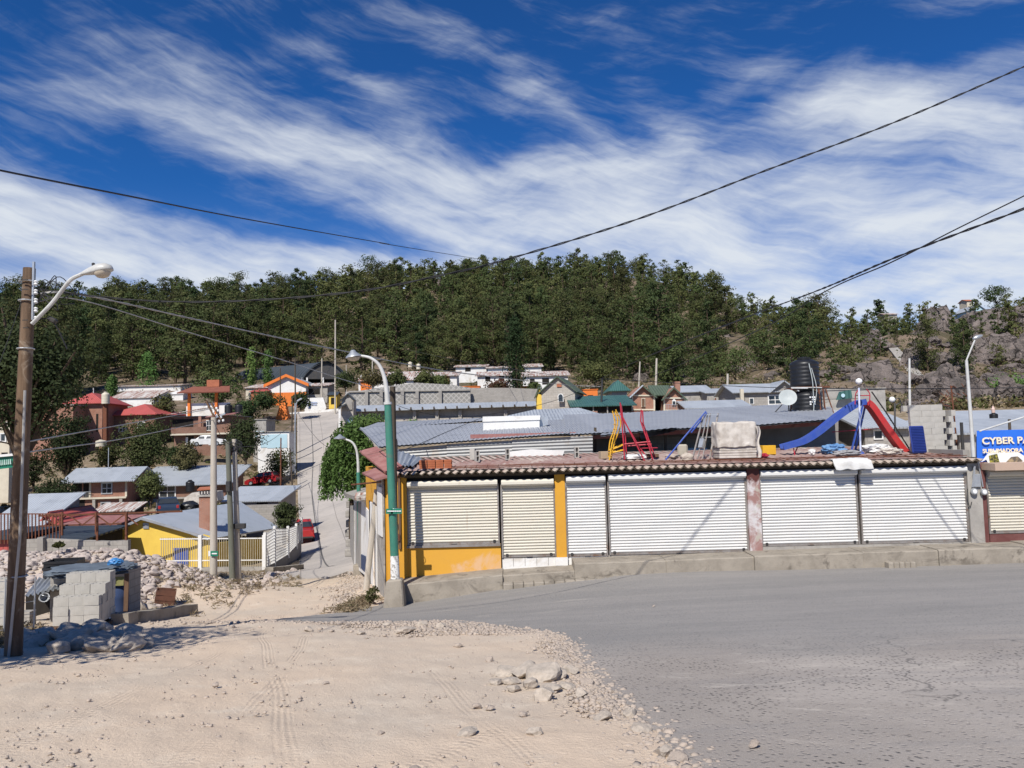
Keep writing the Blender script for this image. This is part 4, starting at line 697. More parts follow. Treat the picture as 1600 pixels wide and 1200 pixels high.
def house(name,label,cat,px0,px1,pyb,pye,d,dp,wall,roof,rm,rise=1,over=.3,rz=0,wins=(),base=3,group=None,th=.1,fascia=None):
    c=P((px0+px1)/2,pyb,d); w=(px1-px0)/1200*d; h=(pyb-pye)/1200*d; o=thing(name,c,label,cat,rz,group); m=MB(); x0,x1=-w/2,w/2
    m.box(x0,x1,0,dp,-base,h)
    if roof=='gy': m.prism([(x0,0,h),(x1,0,h),(0,0,h+rise)],(0,0,0),(0,dp,0))
    if roof=='gx': m.prism([(x0,0,h),(x0,dp,h),(x0,dp/2,h+rise)],(0,0,0),(w,0,0))
    if roof=='shed': m.prism([(x0,0,h),(x0,dp,h),(x0,dp,h+rise)],(0,0,0),(w,0,0))
    m.build('wall',wall,o); r=MB(); e=over
    if roof=='gy':
        s=rise/(w/2); 
        for sg in (-1,1): q=[(0,-e,h+rise+.02),(0,dp+e,h+rise+.02),(sg*(w/2+e),dp+e,h-s*e+.02),(sg*(w/2+e),-e,h-s*e+.02)]; r.slab([Vector(p)+Vector((0,0,th)) for p in (q if sg<0 else q[::-1])],th)
    elif roof=='gx':
        s=rise/(dp/2); r.slab([(x0-e,-e,h-s*e+th),(x1+e,-e,h-s*e+th),(x1+e,dp/2,h+rise+th),(x0-e,dp/2,h+rise+th)],th); r.slab([(x0-e,dp/2,h+rise+th),(x1+e,dp/2,h+rise+th),(x1+e,dp+e,h-s*e+th),(x0-e,dp+e,h-s*e+th)],th)
    elif roof=='shed':
        s=rise/dp; r.slab([(x0-e,-e,h-s*e+th+.01),(x1+e,-e,h-s*e+th+.01),(x1+e,dp+e,h+rise+s*e+th+.01),(x0-e,dp+e,h+rise+s*e+th+.01)],th)
    elif roof=='hip':
        k=min(w,dp)/2*.9; a=[(x0-e,-e,h),(x1+e,-e,h),(x1+e,dp+e,h),(x0-e,dp+e,h)]
        t_=[(x0+k,dp/2,h+rise),(x1-k,dp/2,h+rise)] if w>=dp else [(0,k,h+rise),(0,dp-k,h+rise)]
        lo=[(p[0],p[1],p[2]-th) for p in a]; vs=lo+a+t_
        fs=[(3,2,1,0),(0,1,5,4),(1,2,6,5),(2,3,7,6),(3,0,4,7)]
        fs+= [(4,5,9,8),(6,7,8,9),(7,4,8),(5,6,9)] if w>=dp else [(4,5,8),(5,6,9,8),(6,7,9),(7,4,8,9)]
        r.add(vs,fs)
    elif roof=='flat': r.box(x0-e,x1+e,-e,dp+e,h+.002,h+th)
    if roof: r.build('roof',rm,o)
    for q in wins: 
        f,u,z,ww,hh=q[:5]; opening(o,w,dp,h,f,u,z*h,ww,hh,*(q[5:]))
    o['w_']=w; o['h_']=h; return o
def clean(o):
    for k in ('w_','h_'):
        if k in o: del o[k]
    return o
def sub(o,name,mt,*a,bev=0): return MB().box(*a).build(name,mt,o,bev=bev)
def polywall(pts,d,t=.2,off=0): 
    return MB().prism([P(x,y,d) for x,y in pts],(0,-off,0),(0,t,0))
# ------------------------------------------------------------------ left wooden pole with lamp
pb=G(27,12.95); wp=thing('utility_pole',(pb.x,pb.y,pb.z),'leaning weathered wooden pole with a lamp arm at the left edge','utility pole'); b=wp.location.copy()
top=P(46,419,12.95)-b
MB().tube([Vector((0,0,-.3)),top*.33,top*.66,top],[.135,.125,.112,.095],12).build('pole',M_wood,wp,smooth=50)
MB().tube([Vector((.03,-.17,-.1)),P(31,840,12.8)-b,P(39,610,12.82)-b],.022,7).build('conduit',M_cableg,wp,smooth=40)
MB().tube(cr([P(50,506,12.85)-b,P(80,475,12.85)-b,P(102,447,12.85)-b,P(112,436,12.85)-b,P(124,430,12.85)-b,P(131,427,12.85)-b],6),.034,9).build('lamp_arm',M_whitepole,wp,smooth=40)
def cobra(par,loc,L,rz,tilt,nm='lamp_head',lens=True):
    mb=MB(); prof=[(0,.06,.07),(.12,.1,.12),(.35,.17,.2),(.6,.25,.25),(.82,.24,.22),(.95,.16,.14),(1,.05,.05)]; n=14; vs=[];fs=[]
    for t,w,h in prof:
        for k in range(n):
            a=2*PI*k/n; vs.append((t*L,math.cos(a)*w*L,(math.sin(a)*h*L if math.sin(a)>0 else math.sin(a)*h*L*.35)))
    for i in range(len(prof)-1):
        for k in range(n): fs.append((i*n+k,i*n+(k+1)%n,(i+1)*n+(k+1)%n,(i+1)*n+k))
    fs+=[tuple(range(n)),tuple((len(prof)-1)*n+k for k in range(n))]; mb.add(vs,fs)
    o=mb.build(nm,M_whitepole,par,smooth=50,loc=loc,rot=(0,-tilt,rz))
    m=MB(); m.lathe([(.24*L,-.05*L),(.235*L,-.10*L),(.17*L,-.19*L),(.06*L,-.23*L)],16,(.66*L,0,0)); m.build('lens',M_lens,o,smooth=50)
    m=MB(); m.lathe([(.05*L,.20*L),(.05*L,.28*L),(.03*L,.3*L)],10,(.42*L,0,0)); m.build('photocell',M_darkmetal,o,smooth=40); return o
cobra(wp,P(127,429,12.85)-b,.54,0,R(9))
for y,dx in ((437,-12),(452,-13),(500,-9),(512,-8)): MB().bar(P(44,y,12.8)-b,P(44+dx,y+.3,12.78)-b,.014).build('step_bolt',M_darkmetal,wp)
for y in (440,470,545,900): MB().tube([(P(44-(y-420)*.03,y,12.95)-b)+Vector((.128*math.cos(a),.128*math.sin(a),0)) for a in np.linspace(0,2*PI,16)],.012,5).build('band',M_galv,wp)
mb=MB(); mb.box(.02,.05,-.02,.02,0,1.0); mb.build('insulator_rack',M_galv,wp,loc=P(48,500,12.9)-b)
for i in range(5): MB().lathe([(.02,0),(.034,.02),(.02,.045),(.034,.065),(.02,.085)],10).build('insulator',M_text,wp,smooth=50,loc=P(56,446+i*14,12.85)-b)
rs=random.Random(5); 
for i in range(7):
    a=P(52,440+i*8,12.9)-b; c=P(70+rs.uniform(0,25),430+rs.uniform(-8,60),12.9)-b; e=P(115+rs.uniform(-30,10),456+rs.uniform(-4,20),13.2)-b
    MB().tube(cr([a,c,e],6),.008,5).build('jumper_wire',M_cable,wp)
MB().tube(cr([P(56,500,12.9)-b,P(75,498,12.9)-b,P(88,510,12.95)-b,P(105,545,13)-b],6),.012,5).build('jumper_wire',M_cable,wp)
MB().obox(P(82,500,12.95)-b,(.16,.1,.08),Matrix.Rotation(.5,3,'Y')).build('splice_box',M_darkmetal,wp,bev=.02)
# ------------------------------------------------------------------ pallet of concrete blocks, each block its own object
ME_b2=block_mesh(); ME_b2.materials[0]=M_block
GP='concrete blocks piled beside the leaning pole'; LP='grey concrete block in the stepped pile right of the leaning wooden pole'
def pile(ox,oy,rz,nx,ny,heights,lab,grp,seed=0,L=.315,Wd=.155,Hh=.203):
    rs=random.Random(seed); m=Matrix.Rotation(rz,3,'Z'); z0=H(ox,oy)
    for i in range(nx):
        for jx in range(ny):
            for r in range(heights(i,jx)):
                p=Vector((ox,oy,0))+m@Vector((i*L+L/2+rs.uniform(-.01,.01),jx*Wd+Wd/2+rs.uniform(-.008,.008),0)); 
                o=link(ME_b2,'concrete_block',None,(p.x,p.y,z0+.08+r*Hh),(0,0,rz+rs.uniform(-.015,.015))); o.scale=(.775,1,1); tag(o,lab,'concrete block',grp)
po=G(87,16.9); pile(po.x,po.y,R(8),3,6,lambda i,jx:(3 if jx<2 else 4 if jx<4 else 5),LP,GP,1)
pl=thing('pallet',(po.x+.4,po.y+.5,H(po.x+.4,po.y+.5)),'timber pallet under the stepped pile of concrete blocks','pallet',R(8))
for i in range(3): MB().box(-.55,.55,-.5+i*.45,-.4+i*.45,-.08,.05).build('bearer',M_wood2,pl)
for i in range(6): MB().box(-.54+i*.19,-.42+i*.19,-.52,.52,.052,.075).build('board',M_wood2,pl)
p2=G(-4,16.6); pile(p2.x-.25,p2.y,R(4),2,2,lambda i,jx:5,'grey concrete block in the short stack at the left border behind the wire fence','concrete blocks stacked at the left border',2)
# tarpaulin-covered wall, corrugated shelter, bins
q0=G(150,19.2); tag(lump((1.75,1.3,.20),(q0.x-.05,19.2,P(150,896,19.2).z),M_tarpdark,'tarpaulin','','',31,.22,5,5,2.6,rz=.15,smooth=60),'grey blue tarpaulin spread over the block shelter behind the pile','tarpaulin')
p=P(181,877,18.6); lump((.34,.27,.17),(p.x,p.y,p.z-.10),M_tarp,'plastic_bag','bright blue plastic bag on top of the tarpaulin','plastic bag',32,.4,4,2,2.6,smooth=60)
wsh=thing('block_shelter',G(140,19.4),'low grey block shelter with a sheet roof behind the pile of blocks','shelter'); b=wsh.location.copy()
MB().box(-.75,.55,-.3,.0,-.4,P(140,898,19.4).z-b.z).build('wall',M_cmu,wsh); MB().box(.38,.55,.0,1.6,-.4,P(140,900,19.4).z-b.z).build('side_wall',M_cmu,wsh)
mb=MB(); corr(mb,[P(38,932,18.4)-b,P(128,912,18.6)-b,P(150,893,20.5)-b,P(60,903,20.5)-b],.12,.025,3,.012,8); mb.build('sheet_roof',M_galv,wsh,smooth=60)
MB().prism([P(x,y,19.6)-b for x,y in ((40,968),(112,945),(112,915),(40,930))],(0,0,0),(0,.1,0)).build('dark_inside',M_shadow,wsh)  # dark sheet that paints the shade under the sheet roof
MB().box(-1.75,-.62,-1.3,-1.05,-.3,P(60,953,18.3).z-b.z).build('low_wall',M_cmu,wsh)
for px,py0,py1,w,d in ((93,878,903,48,20.6),(83,888,908,30,20.3)):
    c=P(px,py1,d); o=thing('black_crate',c,'large black plastic crate on the sheet roof of the shelter' if w==48 else 'smaller black crate in front of the large black crate','crate',R(6)); ww=w/1200*d; hh=(py1-py0)/1200*d
    m=MB(); m.box(-ww/2,ww/2,0,.03,0,hh); m.box(-ww/2,ww/2,.5,.53,0,hh*1.05); m.box(-ww/2,-ww/2+.03,.03,.5,0,hh); m.box(ww/2-.03,ww/2,.03,.5,0,hh); m.box(-ww/2+.03,ww/2-.03,.03,.5,0,.03); m.build('body',M_tank,o); MB().box(-ww/2-.02,ww/2+.02,-.02,.0-.001,hh-.06,hh).build('rim',M_tank,o)
c=P(66,935,18.0); o=thing('bucket',c,'white ribbed bucket lying on its side on the low block wall','bucket',rot=(R(75),R(25),R(35))); m=MB(); m.lathe([(.07,0),(.08,.02),(.10,.24),(.108,.24),(.108,.255),(.09,.25),(.075,.03)],16); m.build('pail',mat('dirty white bucket',(.55,.56,.56),(.12,.13,.14),9,.5,lo=.52,hi=.6),o,smooth=40); MB().tube([(.105*math.cos(a),.02,.24+.1*math.sin(a)) for a in np.linspace(0,PI,12)],.005,5).build('handle',M_galv,o)
bn=thing('barrel',G(187,19.1),'dark blue plastic barrel standing at the right end of the shelter','barrel'); m=MB(); m.lathe([(.2,0),(.24,.05),(.25,.25),(.255,.28),(.25,.31),(.25,.58),(.255,.61),(.25,.64),(.24,.8),(.2,.86)],20); m.build('drum',M_navy,bn,smooth=40); m=MB(); m.lathe([(.20,.862),(.21,.89),(.20,.91)],20); m.build('lid',M_navy,bn,smooth=40)
o=thing('plank_post',G(199,18.9),'rough upright timber plank beside the blue barrel','plank',rot=(0,R(1),.2)); MB().box(-.05,.05,-.02,.02,-.2,1.15).build('plank',M_wood2,o); MB().box(-.32,-.06,-.03,.0,.87,1.08).build('board',mat('mossy board',(.22,.22,.08),(.30,.26,.12),4),o)
o=thing('wooden_box',G(258,23.6),'brown wooden box standing on the dirt left of the concrete pole','box',rot=(R(5),R(9),.4)); m=MB()
for i in range(3): m.box(-.26,.26,-.18,-.16,.01+i*.16,.15+i*.16); m.box(-.26,.26,.16,.18,.01+i*.16,.15+i*.16); m.box(-.28,-.262,-.18,.18,.01+i*.16,.15+i*.16); m.box(.262,.28,-.18,.18,.01+i*.16,.15+i*.16)
m.box(-.26,.26,-.16,.16,0,.02); m.build('box',mat('dark red brown board',(.16,.07,.045),(.09,.045,.03),4),o)
# fallen lengths of curb, wire fence, loose kerb slab
def beam(name,label,cat,a,b_,w,h,mt,seed=0):
    a=Vector(a);b_=Vector(b_); mb=MB(); n=12; dr=(b_-a); sd_=Vector((dr.y,-dr.x,0)).normalized(); vs=[]
    for i in range(n+1):
        p=a+dr*(i/n); j=.04*noise.noise((i*.6,seed,0)); hh=h*(1+.15*noise.noise((i*.5,seed,4)))
        vs+=[p-sd_*w/2-Vector((0,0,.3)),p+sd_*w/2-Vector((0,0,.3)),p+sd_*(w/2*.9+j)+Vector((0,0,hh)),p-sd_*(w/2*.9-j)+Vector((0,0,hh))]
    fs=[(i*4+k,i*4+(k+1)%4,i*4+4+(k+1)%4,i*4+4+k) for i in range(n) for k in range(4)]+[(0,1,2,3),(n*4+3,n*4+2,n*4+1,n*4)]
    mb.add(vs,fs); return tag(mb.build(name,mt),label,cat)
beam('curb_slab','long fallen grey curb slab lying on the dirt right of the barrel','curb slab',G(190,17.7),G(300,22.3),.42,.24,M_curb,1)
beam('curb_slab','weathered curb slab at the foot of the paired poles','curb slab',G(352,32.6),G(386,33.4),.5,.34,M_curb,2); beam('curb_slab','short tilted slab right of the pale concrete pole','curb slab',G(342,33.2)+Vector((0,0,-.1)),G(362,35.4)+Vector((0,0,.25)),.35,.22,M_curb,3)
beam('curb_slab','long low curb slab below the white lattice fence','curb slab',G(420,42.5),G(468,47.5),.5,.35,M_curb,4); 
fe=thing('wire_fence',G(30,15.6),'sagging wire fence on thin posts behind the leaning pole','fence'); b=fe.location.copy()
fp=[(-60,15.2),(12,15.6),(58,16.2),(60,18.2),(110,20.5)]
for px,d in fp[:3]: g_=G(px,d); MB().tube([g_-b,g_-b+Vector((.02,0,1.15))],.018,6).build('post',M_galv,fe)
mb=MB(); 
for hgt in (.15,.4,.65,.9,1.1): mb.tube(cr([G(px,d)-b+Vector((0,0,hgt+.03*noise.noise((px,hgt,1)))) for px,d in fp[:3]],8),.006,4)
mb.build('wire',M_galv,fe)
# ------------------------------------------------------------------ stones
def rock_mesh(name,mt,seed,sub=2,amp=.35,flat=.7,cut=5):
    bm=bmesh.new(); bmesh.ops.create_icosphere(bm,subdivisions=sub,radius=1); rs=random.Random(seed); pl=[(Vector((rs.gauss(0,1),rs.gauss(0,1),rs.gauss(0,1))).normalized(),rs.uniform(.45,.85)) for _ in range(cut)]
    for v in bm.verts:
        q=v.co.copy()
        for n,dd in pl:
            e=q.dot(n)-dd
            if e>0: q-=n*e
        q*=1+amp*(noise.noise(q*1.7+Vector((seed*3.7,0,seed)))*.6+(.3*noise.noise(q*5+Vector((0,seed,0)))+.16*noise.noise(q*11) if sub>2 else 0)); q.z*=flat; v.co=q
    me=bpy.data.meshes.new(name); bm.to_mesh(me); bm.free(); me.materials.append(mt); return me
RUB=[rock_mesh('rubble_stone',M_rubble,i,3,.16,.6,13) for i in range(6)]; GRY=[rock_mesh('broken_slab',M_rubgrey,i+20,3,.18,.55,13) for i in range(5)]; STN=[rock_mesh('stone',M_stonelt,i+40,2,.35,.6,6) for i in range(5)]; RCK=[rock_mesh('boulder',M_rock,i+60,4,.5,.9,16) for i in range(7)]
def scatter_mesh(name,mt,items,src):    # merged stones: items = (x,y,z,size,seed)
    V=[];Fq=[];n0=0
    arr=[]
    for me in src:
        v=np.empty(len(me.vertices)*3,np.float32); me.vertices.foreach_get('co',v); f=np.empty(len(me.polygons)*3,np.int32); me.polygons.foreach_get('vertices',f); arr.append((v.reshape(-1,3),f.reshape(-1,3)))
    for i,(x,y,z,s,sd_) in enumerate(items):
        v,f=arr[i%len(arr)]; r=random.Random(sd_); m=np.array(Matrix.Rotation(r.uniform(0,6.28),3,'Z')@Matrix.Rotation(r.uniform(-.5,.5),3,'X')); vv=(v*np.array([s*r.uniform(.7,1.3),s*r.uniform(.7,1.2),s*r.uniform(.7,1.1)]))@m.T+np.array([x,y,z]); V.append(vv);Fq.append(f+n0);n0+=len(v)
    return link(mesh_np(name,np.concatenate(V),np.concatenate(Fq),[mt]),name)
LOW=[rock_mesh('p',M_stonelt,i+80,1,.3,.65,4) for i in range(6)]
rs=random.Random(21); it=[]
def add(px,d,s,lift=.0): x=GX(px,d)if px is not None else 0; it.append((x,d,H(x,d)+lift+s*.15,s,len(it)))
xs=[];
for i in range(3600):                   # pebbles over the dirt
    d=5.2*(26/5.2)**(rs.random()**1.1); px=rs.uniform(-150,950); x=(px-800)/1200*d
    if x>XLf(d)-.05 and d<22.9: continue
    if noise.noise((x*.5,d*.5,3))<-.05 and rs.random()<.75: continue
    xs.append((x,d,rs.choice((.006,.008,.011,.015,.022))*rs.uniform(.7,1.5)*(1 if d<14 else 1.6)))
for i in range(17000):                   # broken gravel along the asphalt edge
    d=rs.uniform(4.8,18.6) if rs.random()<.62 else rs.uniform(14.2,18.4); x=float(XLf(d))
    wdt=.32 if d<14 else .75
    x+=rs.gauss(-.12,wdt*.55) if d<14.3 else rs.gauss(-.1,1.0)
    if x>float(XLf(d))+.3: continue
    xs.append((x,d,rs.choice((.005,.007,.009,.011,.014,.02,.033))*rs.uniform(.7,1.5)*(1 if d<14 else 1.2)))
for i in range(900):                    # gravel shoulder right of the dirt street and at the lamp base
    d=rs.uniform(23,40); c=np.interp(d,[23,31,40],[-4.6,-6.3,-8.0]); x=c+rs.gauss(-.3,.5); xs.append((x,d,rs.uniform(.03,.09)))
for i in range(900):
    d=rs.uniform(26,46); c=np.interp(d,[26,33,40,47],[-9.9,-11.6,-12.6,-13.6]); x=c+rs.gauss(0,.7); xs.append((x,d,rs.uniform(.03,.12)))
zz=HV(np.array([a for a,_,_ in xs]),np.array([b for _,b,_ in xs])); it=[(x,d,z+s*.2,s,i) for i,((x,d,s),z) in enumerate(zip(xs,zz))]
tag(scatter_mesh('gravel',M_stonelt,it,LOW),'loose pale gravel scattered over the dirt and along the broken asphalt edge','gravel',kind='stuff')
# rubble mound behind the shelter
xs=[]
for i in range(4200):
    px=rs.uniform(-60,330); d=rs.uniform(22.5,31.5)
    if px>255 and d<26: continue
    xs.append((GX(px,d),d,rs.choice((.035,.05,.07,.09,.12,.16))*rs.uniform(.7,1.3)))
zz=HV(np.array([a for a,_,_ in xs]),np.array([b for _,b,_ in xs])); it=[(x,d,z+s*.25,s,i) for i,((x,d,s),z) in enumerate(zip(xs,zz))]
tag(scatter_mesh('rubble',M_rubble,it,[rock_mesh('p',M_rubble,i+90,1,.3,.6,5) for i in range(6)]),'mound of small pinkish rubble behind the shelter','rubble',kind='stuff')
for i in range(85):
    px=rs.uniform(10,300); d=rs.uniform(23.5,30.5); s=rs.choice((.12,.15,.18,.22,.28))*rs.uniform(.85,1.15); g_=G(px,d); tag(link(RUB[i%6],'rubble_stone',None,g_+Vector((0,0,s*.25)),(rs.uniform(-.4,.4),rs.uniform(-.4,.4),rs.uniform(0,6)),s),'large pinkish rubble stone lying on the rubble mound','stone','large stones on the rubble mound')
for px,py,d,s,lb in ((205,852,30,.42,'dark faced angular boulder at the top of the rubble mound'),(241,856,30.5,.52,'big pale boulder in front of the yellow house fence'),(213,935,22,.62,'rounded dark boulder beside the wooden box'),(232,945,22.3,.4,'small boulder leaning on the rounded dark boulder')):
    g_=G(px,d); tag(link(RUB[int(px)%6] if 'pale' in lb or 'top' in lb else GRY[int(px)%5],'boulder',None,Vector((g_.x,d,g_.z+s*.22)),(.2,.1,px),(s,s*.8,s*1.0)),lb,'boulder')
for i in range(40):                     # heap of broken slabs at the pole foot
    px=rs.uniform(40,222); d=rs.uniform(13.0,15.6); s=rs.uniform(.13,.36); g_=G(px,d); tag(link(GRY[i%5],'broken_slab',None,g_+Vector((0,0,s*.25)),(rs.uniform(-.5,.5),rs.uniform(-.5,.5),rs.uniform(0,6)),s),'grey broken slab in the shaded heap at the foot of the leaning pole','broken slab','broken slabs at the pole foot')
ST_=[(780,1045,.17),(795,1070,.1),(850,1070,.13),(880,1044,.15),(815,1040,.16),(905,1060,.09),(560,985,.1),(600,970,.1),(655,972,.15),(540,972,.09),(832,1053,.27),(808,1048,.20),(858,1050,.18),(838,1080,.15),(818,1066,.14),(790,1058,.12),(768,1060,.10),(875,1066,.10),(896,1078,.12),(826,1137,.10),(720,1136,.10),(735,1096,.06),(756,1098,.05),(805,1108,.05),(590,1136,.05),(640,1187,.05),(700,1188,.04),(630,982,.20),(684,975,.14),(480,980,.12),(710,1003,.09),(758,1024,.07),(985,1130,.10),(970,1108,.11),(1018,1165,.10),(1040,1172,.08),(925,1115,.1),(505,1060,.05),(338,1062,.05)]
for i,(px,py,s) in enumerate(ST_):
    t_=(py-(685-.025*(px-800)))/1200; d=1.6/(t_-.137); g_=G(px,d); big=s>.13
    tag(link((GRY if s>.09 else STN)[i%5],'loose_stone',None,g_+Vector((0,0,s*.3)),(rs.uniform(-.2,.2),rs.uniform(-.2,.2),rs.uniform(0,6)),s),'pale dusty stone lying loose on the dirt beside the broken asphalt','stone','loose stones on the dirt')
for px,py,s,lb in ((1598,936,.16,'stone at the right border lying on the asphalt'),(1157,1155,.07,'flat pale stone chip lying alone on the near asphalt'),(1012,957,.05,'small stone alone on the asphalt in front of the shops')):
    d=1.6/((py-(685-.025*(px-800)))/1200-.137) if px<1500 else 17.2; g_=G(px,d); tag(link(STN[1],'loose_stone',None,g_+Vector((0,0,.02+s*.3)),(0,0,1),(s,s*.6,s*.7)),lb,'stone')
for i in range(34):
    d=rs.uniform(30,45); c=np.interp(d,[26,33,40,47],[-10.3,-11.8,-12.8,-13.8]); x=c+rs.gauss(0,.6); s=rs.uniform(.12,.3); tag(link(RUB[i%6],'rubble_stone',None,(x,d,H(x,d)+s*.3),(rs.uniform(-.3,.3),0,rs.uniform(0,6)),s),'rubble stone strewn along the verge by the paired poles','stone','stones along the verge')
# ------------------------------------------------------------------ market sheds behind the shops
def qslab(mb,q,t=.06,n=1):
    q=[Vector(a) for a in q]; f=lambda u,v:(q[0]*(1-u)+q[1]*u)*(1-v)+(q[3]*(1-u)+q[2]*u)*v
    mb.grid(f,8,4); mb.grid(lambda u,v:f(u,v)-Vector((0,0,t)),8,4); e=[(0,0),(1,0),(1,1),(0,1)]
    for i in range(4):
        a=f(*e[i]); c=f(*e[(i+1)%4]); mb.add([a-Vector((0,0,t)),c-Vector((0,0,t)),c,a],[(0,1,2,3)])
    return mb
mk=thing('market_hall',(0,0,0),'broad low market hall with rippled galvanised roofs behind the shops','building')
def mroof(nm,mt,*c,par=mk,t=.06,cp=.22,ca=.012): 
    mb=MB(); corr(mb,[P(*a) for a in c],cp,ca,4,t,6); return mb.build(nm,mt,par,smooth=60)
mroof('roof',M_zinc,(592,698,30.6),(890,677,30.5),(890,655,42),(562,668,42)); mroof('roof',M_zinc,(885,679,30.6),(1302,656,30.6),(1300,634,45),(880,648,44))
mroof('roof',M_zincx,(750,659,43),(985,659,43),(905,637,50),(835,640,50)); mroof('roof',M_zinc,(560,671,42.2),(760,657,42.2),(820,650,52),(590,660,52))
mroof('roof',M_zinc,(1180,664,30),(1310,654,30),(1300,642,36),(1190,648,36))
mroof('roof',M_zinc,(965,652,44.5),(1300,634,45.2),(1290,628,56),(990,644,56))
mb=MB(); mb.prism([P(x,y,30.9) for x,y in ((612,704),(882,682),(882,725),(612,730))],(0,0,0),(0,.12,0)); 
def wall_corr(px0,px1,y0a,y0b,y1,d):
    mb=MB(); corr(mb,[P(px0,y1,d),P(px0,y0a,d),P(px1,y0b,d),P(px1,y1,d)],.13,.022,4,.02,6); return mb.build('sheet_wall',M_wallsheet,mk,smooth=60)
wall_corr(612,698,703,695,735,30.78); wall_corr(698,800,694,688,735,30.72); wall_corr(800,926,687,681,735,30.68)
MB().prism([P(x,y,33.5) for x,y in ((926,735),(1310,735),(1310,650),(926,676))],(0,0,0),(0,.2,0)).build('dark_inside_wall',M_blockdark,mk)
MB().prism([P(x,y,33.2) for x,y in ((1015,735),(1180,735),(1180,676),(1015,684))],(0,0,0),(0,.1,0)).build('inner_wall',M_cmu,mk)
for px0,py0,px1,py1,d in ((885,684,1302,659,31.2),(735,680,900,676,31.3)): MB().bar(P(px0,py0+2,d),P(px1,py1+2,d),.1,.16).build('fascia_beam',M_roofpink,mk)
mroof('awning',M_galv,(938,680,30.3),(1055,668,30.3),(1060,668,31.3),(945,671,31.3),cp=.25)
mroof('awning',M_galv,(1000,683,30.6),(1052,672,30.6),(1058,668,31.4),(1000,672,31.4),cp=.25)
for px in (1070,1040,930,1180): MB().bar(P(px,730,31.4),P(px,668,31.4),.1).build('post',M_wooddark,mk)
for px in (1000,1012,905): MB().bar(P(px,725,33.1),P(px,677,33.1),.09).build('post',M_rust,mk)
MB().prism([P(x,y,31.6) for x,y in ((1075,735),(1105,735),(1105,700),(1075,700))],(0,0,0),(0,.1,0)).build('inner_panel',M_bluewall,mk)
tk=tag(MB().prism([P(x,y,36) for x,y in ((755,676),(843,671),(843,650),(755,652))],(0,0,0),(0,1.1,0)).build('white_roof_box',M_whitewall),'big white rectangular box on the galvanised market roof','roof box'); 
lid=MB().prism([P(x,y,35.95) for x,y in ((754,659),(844,656),(844,649),(754,651))],(0,0,0),(0,1.2,0)).build('lid',M_whitewall,tk)
MB().prism([P(x,y,36.1) for x,y in ((843,668),(856,664),(856,650),(843,652))],(0,.2,0),(0,1.0,0)).build('end_face',M_galv,tk)
# low wall, planks and small bits on the roof in front of the sheet walls
tag(MB().prism([P(x,y,29.6) for x,y in ((795,716),(878,716),(882,704),(830,702),(795,706))],(0,0,0),(0,.3,0)).build('white_parapet',M_whitewall),'low crumbling white parapet in front of the corrugated sheet wall','low wall')
# ------------------------------------------------------------------ roof-top water tanks, dish
def tank(name,label,px,pyb,pyt,d,mt,w=None,group=None):
    b=P(px,pyb,d); h=(pyt and (pyb-pyt))/1200*d; r=(w or 46)/2400*d; o=thing(name,b,label,'water tank',group=group); m=MB()
    pr=[(r*.97,0),(r,.05*h)]
    for i in range(5): z=.1*h+i*.13*h; pr+=[(r,z),(r*.975,z+.03*h),(r*.975,z+.06*h),(r,z+.09*h)]
    pr+=[(r,.76*h),(r*.93,.82*h),(r*.6,.9*h),(r*.42,.92*h)]; m.lathe(pr,24); m.build('body',mt,o,smooth=35); m=MB(); m.lathe([(r*.44,.925*h),(r*.45,.99*h),(r*.3,h)],18); m.build('lid',mt,o,smooth=40); return o
tank('water_tank','black ribbed water tank raised on a steel stand beside the satellite dish',1258,604,558,41,M_tank,44); tank('water_tank','black water tank with white printing standing below the raised tank',1262,652,607,40.6,M_tank,46)
b=P(1262,652,40.6)
m=MB(); rs=random.Random(8)
for r_ in range(4):
    for c_ in range(3):
        if rs.random()<.8: m.box(-.16+c_*.11,-.16+c_*.11+.08,-.815,-.79,.62+r_*.12,.70+r_*.12)
pr_=m.build('printed_mark',M_text,[o for o in bpy.data.objects if o.get('label','').startswith('black water tank with white')][0])
st=thing('tank_stand',P(1262,655,40.9),'rusty steel stand that carries the raised black tank','stand'); b=st.location.copy()
for px,dd in ((1235,40.0),(1283,40.0),(1237,42),(1290,42)): MB().bar(P(px,655,dd)-b,P(px+(2 if px<1260 else -4),606,dd)-b,.07).build('leg',M_rust,st)
MB().obox(P(1260,606.5,41)-b,(1.75,1.8,.08)).build('platform',M_rust,st); MB().bar(P(1236,606,40)-b,P(1284,606,40)-b,.08).build('rim_beam',M_whitepole,st)
MB().bar(P(1290,608,42)-b,P(1304,650,42)-b,.05).build('brace',M_rust,st); MB().bar(P(1284,600,40)-b,P(1290,640,40)-b,.03).build('brace',M_rust,st)
MB().tube(cr([P(1264,568,40)-b,P(1270,600,39.7)-b,P(1272,655,39.7)-b],6),.025,6).build('pipe',M_dish,st,smooth=40); MB().tube(cr([P(1268,575,40)-b,P(1276,610,39.7)-b,P(1268,655,39.7)-b],6),.02,6).build('pipe',M_dish,st,smooth=40)
MB().obox(P(1262,654,40.6)-b,(1.9,1.8,.1)).build('base_slab',M_conc,st)
di=thing('satellite_dish',P(1214,648,39.5),'round grey satellite dish on a dark arm left of the black tanks','satellite dish'); b=di.location.copy(); nrm=Vector((-.25,-.85,.35)).normalized(); qm=nrm.to_track_quat('Z','Y').to_matrix()
MB().lathe([(.02,-.1),(.26,-.06),(.43,.0),(.445,.02),(.43,.02),(.26,-.03),(.02,-.07)],28,P(1231,621,39.5)-b,qm).build('reflector',M_dish,di,smooth=40)
MB().bar(P(1204,652,39.4)-b,P(1222,632,39.3)-b,.05).build('arm',M_darkmetal,di); MB().bar(P(1233,650,39.8)-b,P(1232,624,39.7)-b,.06).build('mast',M_darkmetal,di)
